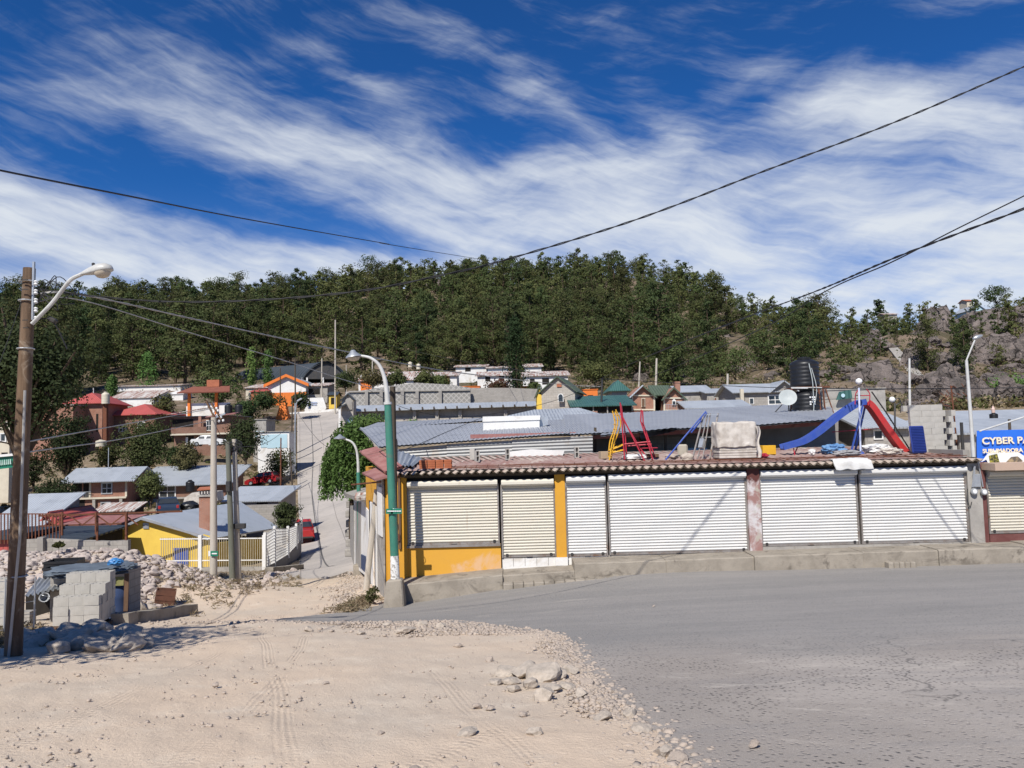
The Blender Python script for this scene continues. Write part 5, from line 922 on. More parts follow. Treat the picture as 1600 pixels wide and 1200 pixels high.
# gray walls right of the tanks, teal board
house('block_house','plain grey block wall building behind the slide','building',1296,1386,665,609,48,4,M_conc,'flat',M_conc,over=.05,base=5); 
house('block_house','lower grey rendered wall between the black tanks and the slide','building',1284,1345,672,623,44,2,M_conc,'flat',M_conc,over=.03,base=5)
o=tag(MB().prism([P(x,y,43.6) for x,y in ((1307,625),(1332,622),(1330,609),(1312,612))],(0,0,0),(0,.1,0)).build('teal_board',M_teal),'dark teal board with a pale round mark above the grey wall','board'); MB().lathe([(.11,0),(.11,.03),(.02,.031)],16,P(1317,618,43.55),Matrix.Rotation(PI/2,3,'X')).build('round_mark',M_bluewall,o)
o=house('low_house','low block shed with a pale metal roof behind the red chute','building',1352,1420,690,668,40,5,M_cmu,'shed',M_zincx,1.2,.4,wins=(('F',.3,.5,.5,.5,'w'),),base=4)
house('metal_shed','wide pale metal roofed shed behind the banner','building',1515,1680,668,661,52,7,M_cmu,'gx',M_zincx,.9,.5,base=5); house('metal_shed','lower pale blue metal roof directly behind the banner','building',1500,1680,690,676,42,5,M_conc,'shed',M_zincx,.7,.4,base=5)
tank('water_tank','small black tank with a pink bottle on top above the shed roof',1553,656,645,50,M_tank,12); 
o=tag(MB().lathe([(.1,0),(.11,.25),(.06,.35),(.05,.45)],10,P(1552,645,50)).build('pink_jug',mat('pale pink plastic',(.70,.50,.42),(.6,.45,.4),5,.5)),'pale pink jug standing on the small black tank','jug')
o=house('grey_shed','grey sheds with pale roofs far behind the block stack','building',1390,1425,690,672,44,4,M_cmu,'shed',M_zincx,.8,.3,base=4)
# ------------------------------------------------------------------ compound wall and stone gable tower beside the street
cw_=thing('compound_wall',P(700,665,108),'long grey compound wall with a sloping sheet coping behind the market','wall'); b=cw_.location.copy()
MB().prism([P(x,y,108)-b for x,y in ((543,668),(872,662),(872,634),(543,642))],(0,0,0),(0,.4,0)).add([],[]).build('wall',M_cmu,cw_)
MB().prism([P(x,y,107.7)-b for x,y in ((543,700),(872,690),(872,652),(543,653))],(0,0,0),(0,.25,0)).build('footing',M_stone,cw_)
mb=MB(); qslab(mb,[P(540,642.5,106.6)-b,P(875,632,106.6)-b,P(870,626,110)-b,P(545,634,110)-b],.12); mb.build('coping_roof',M_zincx,cw_)
for px in (563,606,648,683,719,790): MB().bar(P(px,668,107.6)-b,P(px,641,107.6)-b,.45).build('pier',M_conc,cw_)
for i in range(18): MB().obox(P(552+i*18,640.5-i*.5,106.5)-b,(.2,.2,.3)).build('rafter_end',M_wooddark,cw_)
lw=thing('lattice_wall',P(640,636,118),'tall wall of patterned grey breeze blocks with buttresses above the compound wall','wall'); b=lw.location.copy()
MB().prism([P(x,y,118)-b for x,y in ((535,650),(735,645),(735,606),(705,601),(650,598),(610,603),(553,612),(540,612))],(0,0,0),(0,.4,0)).build('wall',M_lattice,lw)
MB().prism([P(x,y,119.2)-b for x,y in ((700,640),(850,632),(850,608),(790,606),(735,606),(700,604))],(0,0,0),(0,.4,0)).build('plain_wall',M_cmu,lw)
for px in (573,596,629,652,688): MB().bar(P(px,644,117.8)-b,P(px,611,117.8)-b,.5).build('buttress',M_blockdark,lw)
MB().bar(P(545,612,117.85)-b,P(735,609,117.85)-b,.25).build('tie_beam',M_conc,lw)
tw=thing('stone_gable_tower',P(541,690,104),'narrow grey stone gable with an arched niche beside the top of the street','tower'); b=tw.location.copy()
MB().prism([P(x,y,104)-b for x,y in ((534,700),(552,700),(552,624),(544,615),(534,624))],(0,0,0),(0,2,0)).build('wall',M_stone,tw)
for a_,c_ in (((531,626),(544,613.5)),((544,613.5),(556,625))): MB().slab([P(a_[0],a_[1],103.6)-b,P(c_[0],c_[1],103.6)-b,P(c_[0],c_[1],106.4)-b,P(a_[0],a_[1],106.4)-b],.15).build('roof',M_darkroof,tw)
def arch(par,px,pyb,pyt,d,w,name,fm,pm,off=.1):
    b=par.matrix_world.translation if False else Vector(par.location); c=P(px,pyb,d)-b; h=(pyb-pyt)/1200*d; hw=w/2400*d
    pts=[Vector((-hw,0,0)),Vector((hw,0,0)),Vector((hw,0,h-hw))]+[Vector((hw*math.cos(a),0,h-hw+hw*math.sin(a))) for a in np.linspace(.2,PI-.2,9)]+[Vector((-hw,0,h-hw))]
    fr=MB().prism([c+p*1.0 for p in pts],(0,-off,0),(0,.02,0)).build(name,fm,par); MB().prism([c+Vector((p.x*.75,0,h*.06+p.z*.86)) for p in pts],(0,-off-.03,0),(0,-off,0)).build('pane',pm,fr); return fr
arch(tw,545,640,622,103.9,10,'niche',M_conc,M_blockdark)
MB().slab([P(527,637,102)-b,P(541,630,102)-b,P(541,630,104)-b,P(527,637,104)-b],.15).build('side_canopy',M_darkroof,tw); MB().bar(P(531,690,102.3)-b,P(531,636,102.3)-b,.3).build('white_post',M_whitewall,tw)
MB().obox(P(547,658,103.8)-b,(.7,.1,.5)).build('sign',M_bluewall,tw); MB().obox(P(547,663,103.85)-b,(.9,.12,.5)).build('sign_base',M_navy,tw)
tag(beam('planter_wall','rough stone wall footing along the right of the upper street','low wall',G(536,98),G(531,125),.8,1.2,M_stone,7),None)
# ------------------------------------------------------------------ top of the street: white wall, painted sign, orange things
o=thing('white_wall',P(475,648,143),'low white boundary wall across the top of the street','wall'); b=o.location.copy(); MB().prism([P(x,y,143)-b for x,y in ((418,662),(530,656),(530,638),(500,641),(418,648))],(0,0,0),(0,.4,0)).build('wall',M_whitewall,o)
o=thing('painted_sign',P(493,643,144.5),'white sign wall with faded painted lettering at the top of the street','sign'); b=o.location.copy(); MB().prism([P(x,y,144.5)-b for x,y in ((476,644),(507,643),(510,637),(505,621),(476,622))],(0,0,0),(0,.5,0)).build('panel',M_whitewall,o)
m=MB(); rs=random.Random(4)
for r_ in range(2):
    x=479
    while x<495: w_=rs.uniform(.8,1.8); m.prism([P(a,c_,144.4)-b for a,c_ in ((x,630+r_*3.2),(x+w_,630+r_*3.2),(x+w_,628.2+r_*3.2),(x,628.2+r_*3.2))],(0,-.03,0),(0,.0,0)); x+=w_+.5
m.build('lettering',mat('faded blue paint',(.25,.32,.5),(.35,.4,.55),4),o); MB().prism([P(x,y,144.4)-b for x,y in ((481,638),(485,638),(486,634),(483,634))],(0,-.03,0),(0,0,0)).build('emblem',M_navy,o)
o=tag(MB().add([P(428,662,136)+Vector((x,y,0)) for x,y in ((0,0),(2.6,0),(2.6,2.6),(0,2.6))]+[P(443,615,137.3)],[(0,1,4),(1,2,4),(2,3,4),(3,0,4),(3,2,1,0)]).build('orange_pyramid',M_orange),'orange pointed hut roof left of the painted sign wall','hut')
sc=house('school','white gabled school front with an orange band and orange roof edges','building',419,478,622,601,150,14,M_whitewall,'gy',M_zincx,1.75,.6,base=4); w,h=sc['w_'],sc['h_']; clean(sc)
sub(sc,'orange_band',M_orange,-w/2-.05,w/2+.05,-.06,.3,-2,h*.42); 
for sg in (-1,1): MB().prism([(sg*(w/2+.7),-.7,h-.5),(sg*(w/2+.7),-.7,h+.1),(0,-.7,h+2.05),(0,-.7,h+1.5)],(0,0,0),(0,.35,0)).build('bargeboard',M_orange,sc)
hl=thing('arched_hall',P(480,592,178),'big dark arched metal sports roof at the edge of the forest','hall'); b=hl.location.copy()
arc=lambda d,x0,x1,yb,yt:[P(x0+(x1-x0)*t_,yb-(yb-yt)*math.sin(PI*t_)**.8,d)-b for t_ in np.linspace(0,1,13)]
A1=arc(172,472,545,592,565); A2=[p+Vector((-22,14,0)) for p in A1]
m=MB(); m.add(A1+A2,[(i,i+1,14+i,13+i) for i in range(12)]); m.add([p-Vector((0,0,.3)) for p in A1+A2],[(i,i+1,14+i,13+i) for i in range(12)]); m.build('roof',M_darkroof,hl,smooth=30); m=MB(); m.prism(A1,(0,.5,0),(0,.8,0)); m.build('gable_truss',M_darkmetal,hl)
for px in (473,480,505,530,544): MB().bar(P(px,608,172.3)-b,P(px,590,172.3)-b,.35).build('column',M_whitewall,hl)
MB().prism([p for p in (P(390,600,185)-b,P(472,594,172)-b,P(472,591.5,172)-b,P(390,596.5,185)-b)],(0,0,0),(0,.3,0)).build('white_edge',M_whitewall,hl)
house('school_wing','low school wing with streaked metal roof left of the white gable','building',384,420,612,606,152,7,M_creamwall,'shed',M_rustroof,1.1,.4,base=4); house('school_wing','grey roofed school wing right of the white gable','building',478,512,620,603,152,7,M_conc,'shed',M_rustroof,1.0,.4,wins=(('F',.3,.5,3,1.2,'o'),),base=4)
house('red_hut','little red roofed hut half hidden left of the school gable','building',392,416,622,612,148,5,M_terra,'shed',M_tile,.8,.3,base=4)
o=house('gate_lodge','small yellow gate lodge at the top right of the street','building',514,526,636,617,146,3,M_yellow,'gx',M_darkroof,.6,.3,wins=(('F',.5,.5,.7,1.3,'o'),),base=4); clean(o)
# white colonial terraces with rusted roofs
def terrace(label,px0,px1,pyb,pye,d,rise,wins,dp=7,nm='terrace_house',wl=M_whitewall,rm=M_rustroof): return clean(house(nm,label,'building',px0,px1,pyb,pye,d,dp,wl,'shed',rm,rise,.5,wins=wins,base=4))
o=terrace('long white terrace with streaked rusty roof above the lattice wall',560,660,604,594,152,2.1,(('F',.08,.5,1.0,1.2,'o'),('F',.5,.5,1,1,'o'),('F',.9,.5,.9,1.1,'o'))); MB().box(-5.9,-3.5,-.1,-.02,-1,1.6).build('orange_corner',M_orange,o)
o=terrace('white house with an orange door and rusty streaked roof right of the long terrace',668,714,601,587,140,1.1,(('F',.22,.45,.9,1.2,'o'),('F',.68,.35,.8,1.9,'d',M_terra)),6)
terrace('pale roofed white house at the forest edge above the orange wall',712,760,582,573,165,1.0,(('F',.4,.5,1.2,.8,'o'),)); terrace('white terrace with rusted ridged roof left of the tall cypress',746,800,596,587,150,1.3,(('F',.3,.5,1,1,'o'),('F',.7,.5,1,1,'o')))
terrace('second pale rusted roof right behind the cypress',820,846,580,573,165,1.2,()); terrace('white house with red rusted roof right of the tall cypress',818,888,610,587,142,1.3,(('F',.5,.62,1.3,1.2,'o'),('F',.85,.6,.9,1.2,'o'),('F',.2,.6,.9,1.2,'o')))
terrace('small rusted roof house below the forest left of the cypress',762,795,583,575,160,.9,())
o=house('white_wall_house','white stepped gable wall right of the reddish bush','building',786,806,622,603,133,3,M_whitewall,'gy',M_rustroof,1.0,.3,base=4); clean(o)
for px,py,d,lb in ((641,574,150,'cream water tank on the long terrace roof'),(654,577,150,'paler cream water tank on the terrace roof beside another')): tank('water_tank',lb,px,py,py-9,d,M_tankcream,7)
for x0,x1,y0,y1,d,lb in ((722,750,619,604,128,'bright orange block wall hut above the compound wall'),(816,826,616,604,128,'small orange wall beside the grey green bush'),(911,934,622,609,110,'orange wall behind the teal roof')):
    o=house('orange_hut',lb,'hut',x0,x1,y1+15 if False else y0,y1,d,3,M_orange,'flat',M_orange,over=.1,base=4,wins=(('F',.5,.15,.8,.5,'o'),)); clean(o)
# ------------------------------------------------------------------ chapel-like gable, twin brick gables, teal roofs
o=house('stone_gable_house','sandstone gabled house with an arched white window and green roof','building',846,899,632,611,80,6,M_stone,'gy',M_greenroof,1.45,.35,rz=R(-14),base=5); clean(o)
w_=53/1200*80; m=arch(o,878,628,615,79.6,9,'arched_window',M_whitewall,M_glass,.1); 
MB().obox((.15,-.06,2.0),(.5,.1,.35)).build('gable_vent',M_terra,o)
house('yellow_annex','little yellow gable annex left of the sandstone gable','building',839,847,632,614,82,3,M_yellow,'gy',M_greenroof,.7,.2,base=4)
o=house('teal_roof_shed','long open shed with a dark teal roof between the gables','building',899,987,650,634,76,6,M_shadow,'shed',M_teal,1.15,.5,base=4); clean(o)
for u in (-2.6,-2.2,-1,.4,1.8): MB().bar((u,-.12,-1),(u,-.12,1.0),.12).build('post',M_conc,o)
MB().box(-1.3,-.6,-.2,-.05,-.3,.5).build('brick_pile',M_brick,o)
house('teal_roof_house','small house with a dark teal hipped roof left of the brick gables','building',956,980,622,610,90,6,M_conc,'hip',M_teal,1.3,.4,base=4)
tw2=thing('twin_gable_house',P(1027,644,80),'brick house with two pointed gables and white corner strips','house'); b=tw2.location.copy()
for x0,x1,xa,yb,ye,yt,nm,mtR in ((987,1023,1004,640,617,602,'brick_gable',M_zincx),(1037,1071,1053,641,621,605,'brick_gable',M_greenroof)):
    g1=MB().prism([P(x,y,80)-b for x,y in ((x0,yb+30),(x1,yb+30),(x1,ye),(xa,yt),(x0,ye))],(0,0,0),(0,5,0)).build(nm,M_brick,tw2)
    m=MB(); sl_=(ye-yt)/(xa-x0); e=4
    m.slab([P(x0-e,ye+sl_*e,79.5)-b,P(xa,yt-1,79.5)-b,P(xa,yt-1,85.5)-b,P(x0-e,ye+sl_*e,85.5)-b],.14); m.build('roof',mtR,tw2)
    m=MB(); m.slab([P(xa,yt-1,79.5)-b,P(x1+e,ye+sl_*e,79.5)-b,P(x1+e,ye+sl_*e,85.5)-b,P(xa,yt-1,85.5)-b],.14); m.build('roof',M_greenroof,tw2)
    for px in (x0+.8,x1-.8): MB().bar(P(px,yb+2,79.97)-b,P(px,ye+1,79.97)-b,.16).build('corner_strip',M_creamwall,tw2)
    for py in (ye+1,yb): MB().bar(P(x0,py,79.95)-b,P(x1,py,79.95)-b,.14).build('band',M_creamwall,tw2)
f_=MB().prism([P(x,y,79.9)-b for x,y in ((1002,636),(1008,636),(1008,622),(1002,622))],(0,-.06,0),(0,.02,0)).build('window',M_creamwall,tw2); MB().prism([P(x,y,79.8)-b for x,y in ((1003,635),(1007,635),(1007,623),(1003,623))],(0,-.04,0),(0,.0,0)).build('pane',M_wood2,f_)
f_=MB().prism([P(x,y,79.9)-b for x,y in ((1050,633),(1056,633),(1056,626),(1053,623),(1050,626))],(0,-.06,0),(0,.02,0)).build('window',M_whitewall,tw2); MB().prism([P(x,y,79.8)-b for x,y in ((1051,632),(1055,632),(1055,627),(1051,627))],(0,-.04,0),(0,.0,0)).build('pane',M_glass,f_)
MB().prism([P(x,y,83)-b for x,y in ((1020,660),(1040,660),(1040,616),(1020,616))],(0,0,0),(0,2,0)).build('link_wall',M_conc,tw2); MB().slab([P(1018,617,80.4)-b,P(1042,617,80.4)-b,P(1046,602,84)-b,P(1012,602,84)-b],.12).build('link_roof',M_greenroof,tw2)
MB().prism([P(x,y,82.9)-b for x,y in ((1025,642),(1030,642),(1030,624),(1025,624))],(0,-.05,0),(0,.02,0)).build('door',M_shadow,tw2); MB().box(-2.8,3.0,-.9,-.1,-.25,.0).build('balcony_slab',M_creamwall,tw2)
m=MB()
for i in range(12): m.bar(P(1040+i*2.3,641,79.3)-b,P(1040+i*2.3,632,79.3)-b,.03)
m.bar(P(1039,632,79.3)-b,P(1066,632,79.3)-b,.04); m.build('balustrade',M_galv,tw2); MB().prism([P(x,y,84.5)-b for x,y in ((1055,612),(1063,612),(1063,596),(1055,596))],(0,0,0),(0,.8,0)).build('chimney',M_brick,tw2)
house('metal_roof_house','low house with pale metal roof right of the brick gables','building',1076,1170,644,637,76,7,M_brickdark,'gx',M_zincx,.8,.4,base=4); house('metal_roof_house','pale ridged metal roof behind the brick gables','building',1062,1110,620,612,95,7,M_conc,'gx',M_zincx,.9,.4,base=4); house('metal_roof_house','small metal roof beside the bare pole left of the grey gabled house','building',1105,1140,625,614,92,5,M_conc,'shed',M_zincx,.7,.3,base=4)
o=house('grey_gabled_house','grey block house with two pale metal gables left of the black tanks','building',1150,1232,636,612,84,7,M_cmu,'gx',M_zincx,1.0,.45,wins=(('F',.75,.45,1.6,1.1,'w'),('F',.3,.4,.5,.7,'w')),base=5); clean(o)
MB().prism([(1.0,-.25,1.7),(3.6,-.25,1.7),(2.3,-.25,2.75)],(0,0,0),(0,.3,0)).build('gable',M_cmu,o); 
for sg in (-1,1): MB().slab([(2.3,-.7,2.85),(2.3,3.4,2.85),(2.3+sg*1.7,3.4,1.55),(2.3+sg*1.7,-.7,1.55)][::(1 if sg<0 else -1)],.1).build('gable_roof',M_zincx,o)
MB().box(-3.4,2.9,-.12,-.01,-2,-.1).build('brick_base',M_brick,o); MB().bar((-2.35,-.6,-1),(-2.35,-.6,2.0),.35).build('corner_post',M_creamwall,o)
house('hill_house','dusty brown hut among the rocks above the black tanks','hut',1222,1262,572,560,165,5,M_stone,'shed',mat('dusty flat roof',(.42,.35,.29),(.34,.28,.24),1),.6,.6,base=6)
house('hill_house','pale blue gabled house high on the right skyline','house',1519,1538,494,483,235,9,M_bluewall,'gy',M_zincx,1.4,.5,wins=(('F',.5,.5,1.2,1,'o'),),base=6); house('hill_house','small cream house beside the pale blue house on the skyline','house',1511,1520,475,470,285,5,M_creamwall,'gx',M_terra,.8,.4,base=8); house('hill_house','tiny flat roofed house on the forest ridge crest','house',832,850,434,424,372,6,M_stone,'flat',M_conc,over=.5,base=14)
house('hill_house','pale plastered house between pines on the right skyline','house',1382,1402,497,491,285,5,M_stone,'gx',M_rustroof,.7,.5,base=8)
# ------------------------------------------------------------------ left hillside houses
bh=house('brick_house','two storey brick house with bluish metal roof and grey pillars','house',117,196,802,749,80,6,M_brick,'gx',M_zincy if False else M_zincx,1.0,1.0,rz=R(7),wins=(('F',.62,.72,1.1,1.2,'w',M_galv),('F',.6,.2,1.0,.9,'w',M_galv),('F',.07,.7,.9,1.4,'o'),('F',.24,.68,.6,1.6,'o'),('F',.08,.2,1.4,1.5,'o')),base=3); w,h=bh['w_'],bh['h_']; clean(bh)
for u in (.31,.98): sub(bh,'pillar',M_creamwall,-w/2+u*w-.1,-w/2+u*w+.1,-.06,.0,h*.46,h)
for u in (.40,.9): sub(bh,'pillar',M_conc,-w/2+u*w-.14,-w/2+u*w+.14,-.3,-.05,-1,h*.44)
sub(bh,'floor_slab',M_creamwall,-w/2-.5,w/2,-.35,-.05,h*.42,h*.47); m=MB()
for i in range(12): m.bar((-w/2-.45+i*.2,-.3,h*.47),(-w/2-.45+i*.2,-.3,h*.64),.03)
m.bar((-w/2-.5,-.3,h*.64),(-w/2+1.8,-.3,h*.64),.05); m.build('balustrade',M_galv,bh); MB().bar((-.2,2.5,h+.5),(-.2,2.5,h+3.2),.06).build('mast',M_galv,bh)
o=house('grey_brick_house','long low brick house with patchy blue metal roof right of the two storey house','house',215,350,795,757,84,7,M_brickdark,'shed',M_zincx,1.5,.8,rz=R(4),wins=(('F',.35,.72,1.8,1.4,'w'),('F',.75,.75,1.5,1.2,'w',M_brick)),base=3); w,h=o['w_'],o['h_']; clean(o)
sub(o,'lower_wall',M_conc,-w/2,w*.1,-.5,-.05,-2,h*.42); sub(o,'lower_wall',M_bluewall,w*.1,w*.22,-.52,-.04,-2,h*.5); sub(o,'terrace_slab',M_conc,-w*.05,w*.25,-1.3,-.04,h*.43,h*.48)
tank('water_tank','black tank on the terrace of the long brick house',297,768,750,82,M_tank,13)
house('grey_roof_house','dark block house under a pale grey metal roof behind the yellow house','house',345,436,797,783,68,4,M_blockdark,'shed',M_zincx,.85,.4,rz=R(-6),wins=(('F',.72,.45,1.0,.7,'o'),),base=4); house('block_yard_wall','pale block wall below the grey metal roof','wall',385,440,808,789,65,.3,M_cmu,None,None,base=3)
o=tag(MB().prism([P(x,y,66) for x,y in ((283,800),(312,800),(340,782),(338,768),(300,770),(288,778))],(0,0,0),(0,1.5,0)).build('tarp_cover',M_wrap,smooth=30),'pale plastic sheet draped behind the brick chimney','sheet')
lump((1.6,1.4,.9),P(296,796,64)+Vector((0,0,-.2)),M_tank,'dark_heap','dark covered heap left of the brick chimney','heap',41,.3,3,2,2)
o=house('small_shed','pale sloping metal sheet roof in front of the two storey brick house','shed',150,206,803,799,70,2.6,M_shadow,'shed',M_rustroof,.45,.25,rz=R(5),base=2)
# yellow house with skewed gable
yh=thing('yellow_house',P(250,880,50),'bright yellow gabled house with a big bluish metal roof and brick chimney','house'); b=yh.location.copy(); D=50
MB().prism([P(x,y,D)-b for x,y in ((165,890),(335,890),(335,841),(225,811),(165,839))],(0,0,0),(.03,.3,0)).build('wall',M_yellow,yh)
MB().slab([P(326,842,49.6)-b,P(436,824,60.5)-b,P(376,784,63)-b,P(222,807,49.6)-b],.1).build('roof',M_zincy,yh); MB().slab([P(222,807,49.6)-b,P(376,784,63)-b,P(330,800,66)-b,P(158,840,49.6)-b],.1).build('roof',M_darkroof,yh)
MB().prism([P(336,849,50)-b,P(432,836,60)-b,P(432,880,60)-b,P(336,890,50)-b],(-.3,.1,0),(0,.0,0)).build('side_wall',M_yellow,yh)
ch=MB().prism([P(x,y,51.5)-b for x,y in ((311,834),(329,832),(329,775),(311,775))],(0,0,0),(0,.8,0)).build('chimney',M_brick,yh); MB().box(-.45,.45,-.1,.9,0,.12).build('chimney_cap',M_conc,ch,loc=P(320,776,51.5)-b)
m=MB(); 
for i in range(4): m.bar(P(313+i*4.5,775,51.5)-b,P(313+i*4.5,766,51.6)-b,.1)
m.build('cap_support',M_conc,ch); MB().slab([P(308,765,51.2)-b,P(332,763,51.2)-b,P(330,760,52.5)-b,P(312,761,52.5)-b],.08).build('cap_roof',M_terra,ch)
f_=MB().prism([P(x,y,D)-b for x,y in ((224,826),(233,826),(233,817),(224,817))],(0,-.06,0),(0,.02,0)).build('vent_window',M_galv,yh); MB().prism([P(x,y,D)-b for x,y in ((272,882),(295,882),(295,856),(272,856))],(0,-.08,0),(0,.02,0)).build('blue_door',M_plblue,yh)
MB().prism([P(x,y,D)-b for x,y in ((166,837),(225,806.5),(328,838),(328,841),(225,811),(166,841))],(0,-.42,0),(0,-.34,0)).build('bargeboard',M_galv,yh)
MB().obox(P(376,822,54.5)-b,(.3,.2,.35)).build('roof_vent',M_darkmetal,yh)
# iron bar fence and white lattice fence climbing the street
fe=thing('bar_fence',P(330,888,46.5),'cream iron bar fence in front of the yellow house','fence'); b=fe.location.copy()
for px in (313,413): MB().bar(P(px,890,46.5)-b,P(px,836,46.5)-b,.2).build('post',M_whitewall,fe)
m=MB(); n=46
for i in range(n): px=252+i*3.5; m.bar(P(px,886,46.5)-b,P(px,840 if i%1==0 else 838,46.5)-b,.034)
m.build('bars',mat('cream iron bars',(.46,.40,.28),(.36,.30,.2),3,.6),fe)
for y in (842,876): MB().bar(P(250,y+.4,46.48)-b,P(413,y-1,46.48)-b,.06).build('rail',M_whitewall,fe)
MB().prism([P(x,y,46.4)-b for x,y in ((250,905),(416,905),(416,886),(250,888))],(0,0,0),(0,.3,0)).build('plinth',M_conc,fe)
lf=thing('lattice_fence',P(440,880,50),'white mesh fence stepping up the street on a dark wall','fence'); b=lf.location.copy()
pts=[(414,46.5,887,836),(429,49.5,879,826),(450,53,866,826),(463,56.5,852,822),(471,59,842,812)]
for i,(px,d,yb,yt) in enumerate(pts):
    MB().bar(P(px,yb+6,d)-b,P(px,yt-4,d)-b,.16).build('post',M_whitewall,lf)
    if i<len(pts)-1:
        q=pts[i+1]; A_=[P(px,yb,d)-b,P(q[0],q[2],q[1])-b,P(q[0],q[3],q[1])-b,P(px,yt,d)-b]; m=MB()
        for t_ in np.linspace(0,1,14): m.bar(A_[0].lerp(A_[1],t_),A_[3].lerp(A_[2],t_),.035)
        for t_ in np.linspace(0,1,12): m.bar(A_[0].lerp(A_[3],t_),A_[1].lerp(A_[2],t_),.03)
        m.build('mesh_panel',M_whitewall,lf)
        MB().prism([P(px,yb+35,d)-b,P(q[0],q[2]+45,q[1])-b,P(q[0],q[2],q[1])-b,P(px,yb,d)-b],(-.25,0,0),(0,0,0)).build('base_wall',M_blockdark,lf)
# red truss frame, dark low roofs and red shed at far left
tr=thing('steel_truss',P(150,830,46),'long red steel roof truss frame left of the yellow house','truss'); b=tr.location.copy()
MB().bar(P(60,806,46)-b,P(285,799,48)-b,.1).build('top_chord',M_rust,tr); MB().bar(P(60,822,46)-b,P(190,818,47)-b,.08).build('bottom_chord',M_rust,tr)
for i,px in enumerate((97,150,198)): MB().bar(P(px,880,46)-b,P(px,800,46)-b,.1).build('column',M_rust,tr)
for i in range(7): MB().bar(P(62+i*22,821 if i%2 else 804,46.2)-b,P(84+i*22,804 if i%2 else 820,46.2)-b,.06).build('web',M_rust,tr)
house('dark_shed','long dark roofed shed below the red truss frame','shed',20,132,862,845,45,4,M_shadow,'shed',M_darkroof,.25,.3,rz=R(-3),base=3); house('red_shed','red gable wall shed left of the truss frame','shed',58,98,838,822,54,5,M_tile,'gy',M_tile,.9,.2,base=3); house('maroon_shed','maroon plank shed roof behind the red truss frame','shed',95,180,834,822,52,4,M_maroon,'shed',M_roofpink,.2,.2,base=3)
house('white_shed','pale metal roofed shed at the left border behind iron bars','shed',-40,44,850,838,52,6,M_conc,'shed',M_zincx,2.2,.3,base=3); house('red_container','red painted shed at the left border under a dark roof','shed',-30,19,866,843,44,4,M_tile,'flat',M_darkroof,over=.4,base=4,th=.25)
yw=thing('yard_wall',P(90,842,33),'low pale yard wall at the crest behind the rubble mound','wall'); b=yw.location.copy(); MB().prism([P(x,y,33.5)-b for x,y in ((30,875),(200,875),(200,844),(170,846),(68,842),(30,844))],(0,0,0),(0,.25,0)).build('wall',M_cmu,yw); MB().prism([P(x,y,33.3)-b for x,y in ((58,870),(67,870),(67,840),(58,840))],(0,0,0),(0,.3,0)).build('pier',M_blockdark,yw)
fb=thing('bar_fence',P(20,850,36),'dark iron bars in front of the pale shed at the left border','fence'); b=fb.location.copy()
for i in range(22): MB().bar(P(-20+i*5.4,850,36)-b,P(-20+i*5.4,802,36)-b,.04).build('bar',M_rust,fb)
MB().bar(P(-20,803,36)-b,P(100,803,36)-b,.05).build('rail',M_rust,fb)
for px,py0,py1 in ((152,846,826),(197,846,822)): tag(MB().bar(P(px,py0,33.6),P(px,py1-20,33.6),.07).build('rusty_post',M_rust),'rusty iron post on the yard wall '+('near the middle of the mound' if px<170 else 'by the yellow gable'),'post')
# cream building and green sign at left border
o=house('cream_house','cream plastered house at the left border behind the pole','house',-90,14,722,662,75,2,M_creamwall,'flat',M_conc,over=.1,wins=(('F',.87,.62,1.1,.9,'w'),('F',.93,.15,.6,.6,'o')),base=4); clean(o)
o=thing('green_sign',P(5,735,64),'dark green signboard with pale lettering at the left border','sign'); b=o.location.copy(); MB().prism([P(x,y,64)-b for x,y in ((-40,738),(22,730),(22,712),(-40,718))],(0,0,0),(0,.15,0)).build('board',M_sign,o); MB().bar(P(-40,716,63.9)-b,P(24,710,63.9)-b,.2).build('top_edge',M_whitewall,o)
m=MB(); rs=random.Random(9); x=-2
while x<18: w_=rs.uniform(1.6,2.6); m.prism([P(a,c_,63.9)-b for a,c_ in ((x,727-x*.12),(x+w_,727-x*.12),(x+w_*.7,719-x*.12),(x+.3,719-x*.12))],(0,-.03,0),(0,0,0)); x+=w_+.9
m.build('lettering',mat('pale green lettering',(.45,.6,.52),(.4,.52,.46),3),o)
# red roofed brick houses
o=house('red_roof_house','brick house with a red hipped tile roof near the left pole','house',108,158,692,630,108,9,M_brick,'hip',M_tile,1.6,.6,rz=R(6),wins=(('F',.85,.5,.3,2.5,'o'),),base=5); clean(o)
o=house('brick_block','long plain brick block with a ragged flat top left of the red roofs','house',46,112,690,634,104,7,M_brick,'flat',M_conc,over=.2,rz=R(5),wins=(('F',.2,.35,1.3,1.4,'w'),('F',.6,.6,.25,3,'o')),base=5); clean(o)
house('red_roof_house','lower house with a long red hipped roof behind the green trees','house',168,244,690,648,112,8,M_brickdark,'hip',M_tile,1.7,.6,rz=R(-5),wins=(('F',.3,.5,1.2,1,'w'),('F',.7,.6,1.2,1,'w')),base=5)
tank('water_tank','cream water tank on a rusty stand between the two red roofs',165,631,612,106,M_tankcream,12); o=tag(MB().bar(P(165,690,106.3),P(165,631,106.3),.5).build('tank_column',M_rust),'rusty column carrying the cream tank between the red roofs','column')
tank('water_tank','pale squat tank on the ground below the red roofs',158,698,687,98,M_tankcream,16)
house('white_house','low white walled house with a brown fascia at the forest foot','house',176,282,622,603,158,6,M_whitewall,'shed',M_rustroof,.6,.4,base=5); house('pale_roof_house','pale streaked metal roof behind the red roofed houses','house',172,240,628,622,140,6,M_whitewall,'shed',M_rustroof,1.6,.3,base=4); house('white_house','white gabled wall beside the dark trees behind the red roofs','house',262,286,630,616,146,4,M_whitewall,'shed',M_whitewall,.8,.2,base=5)
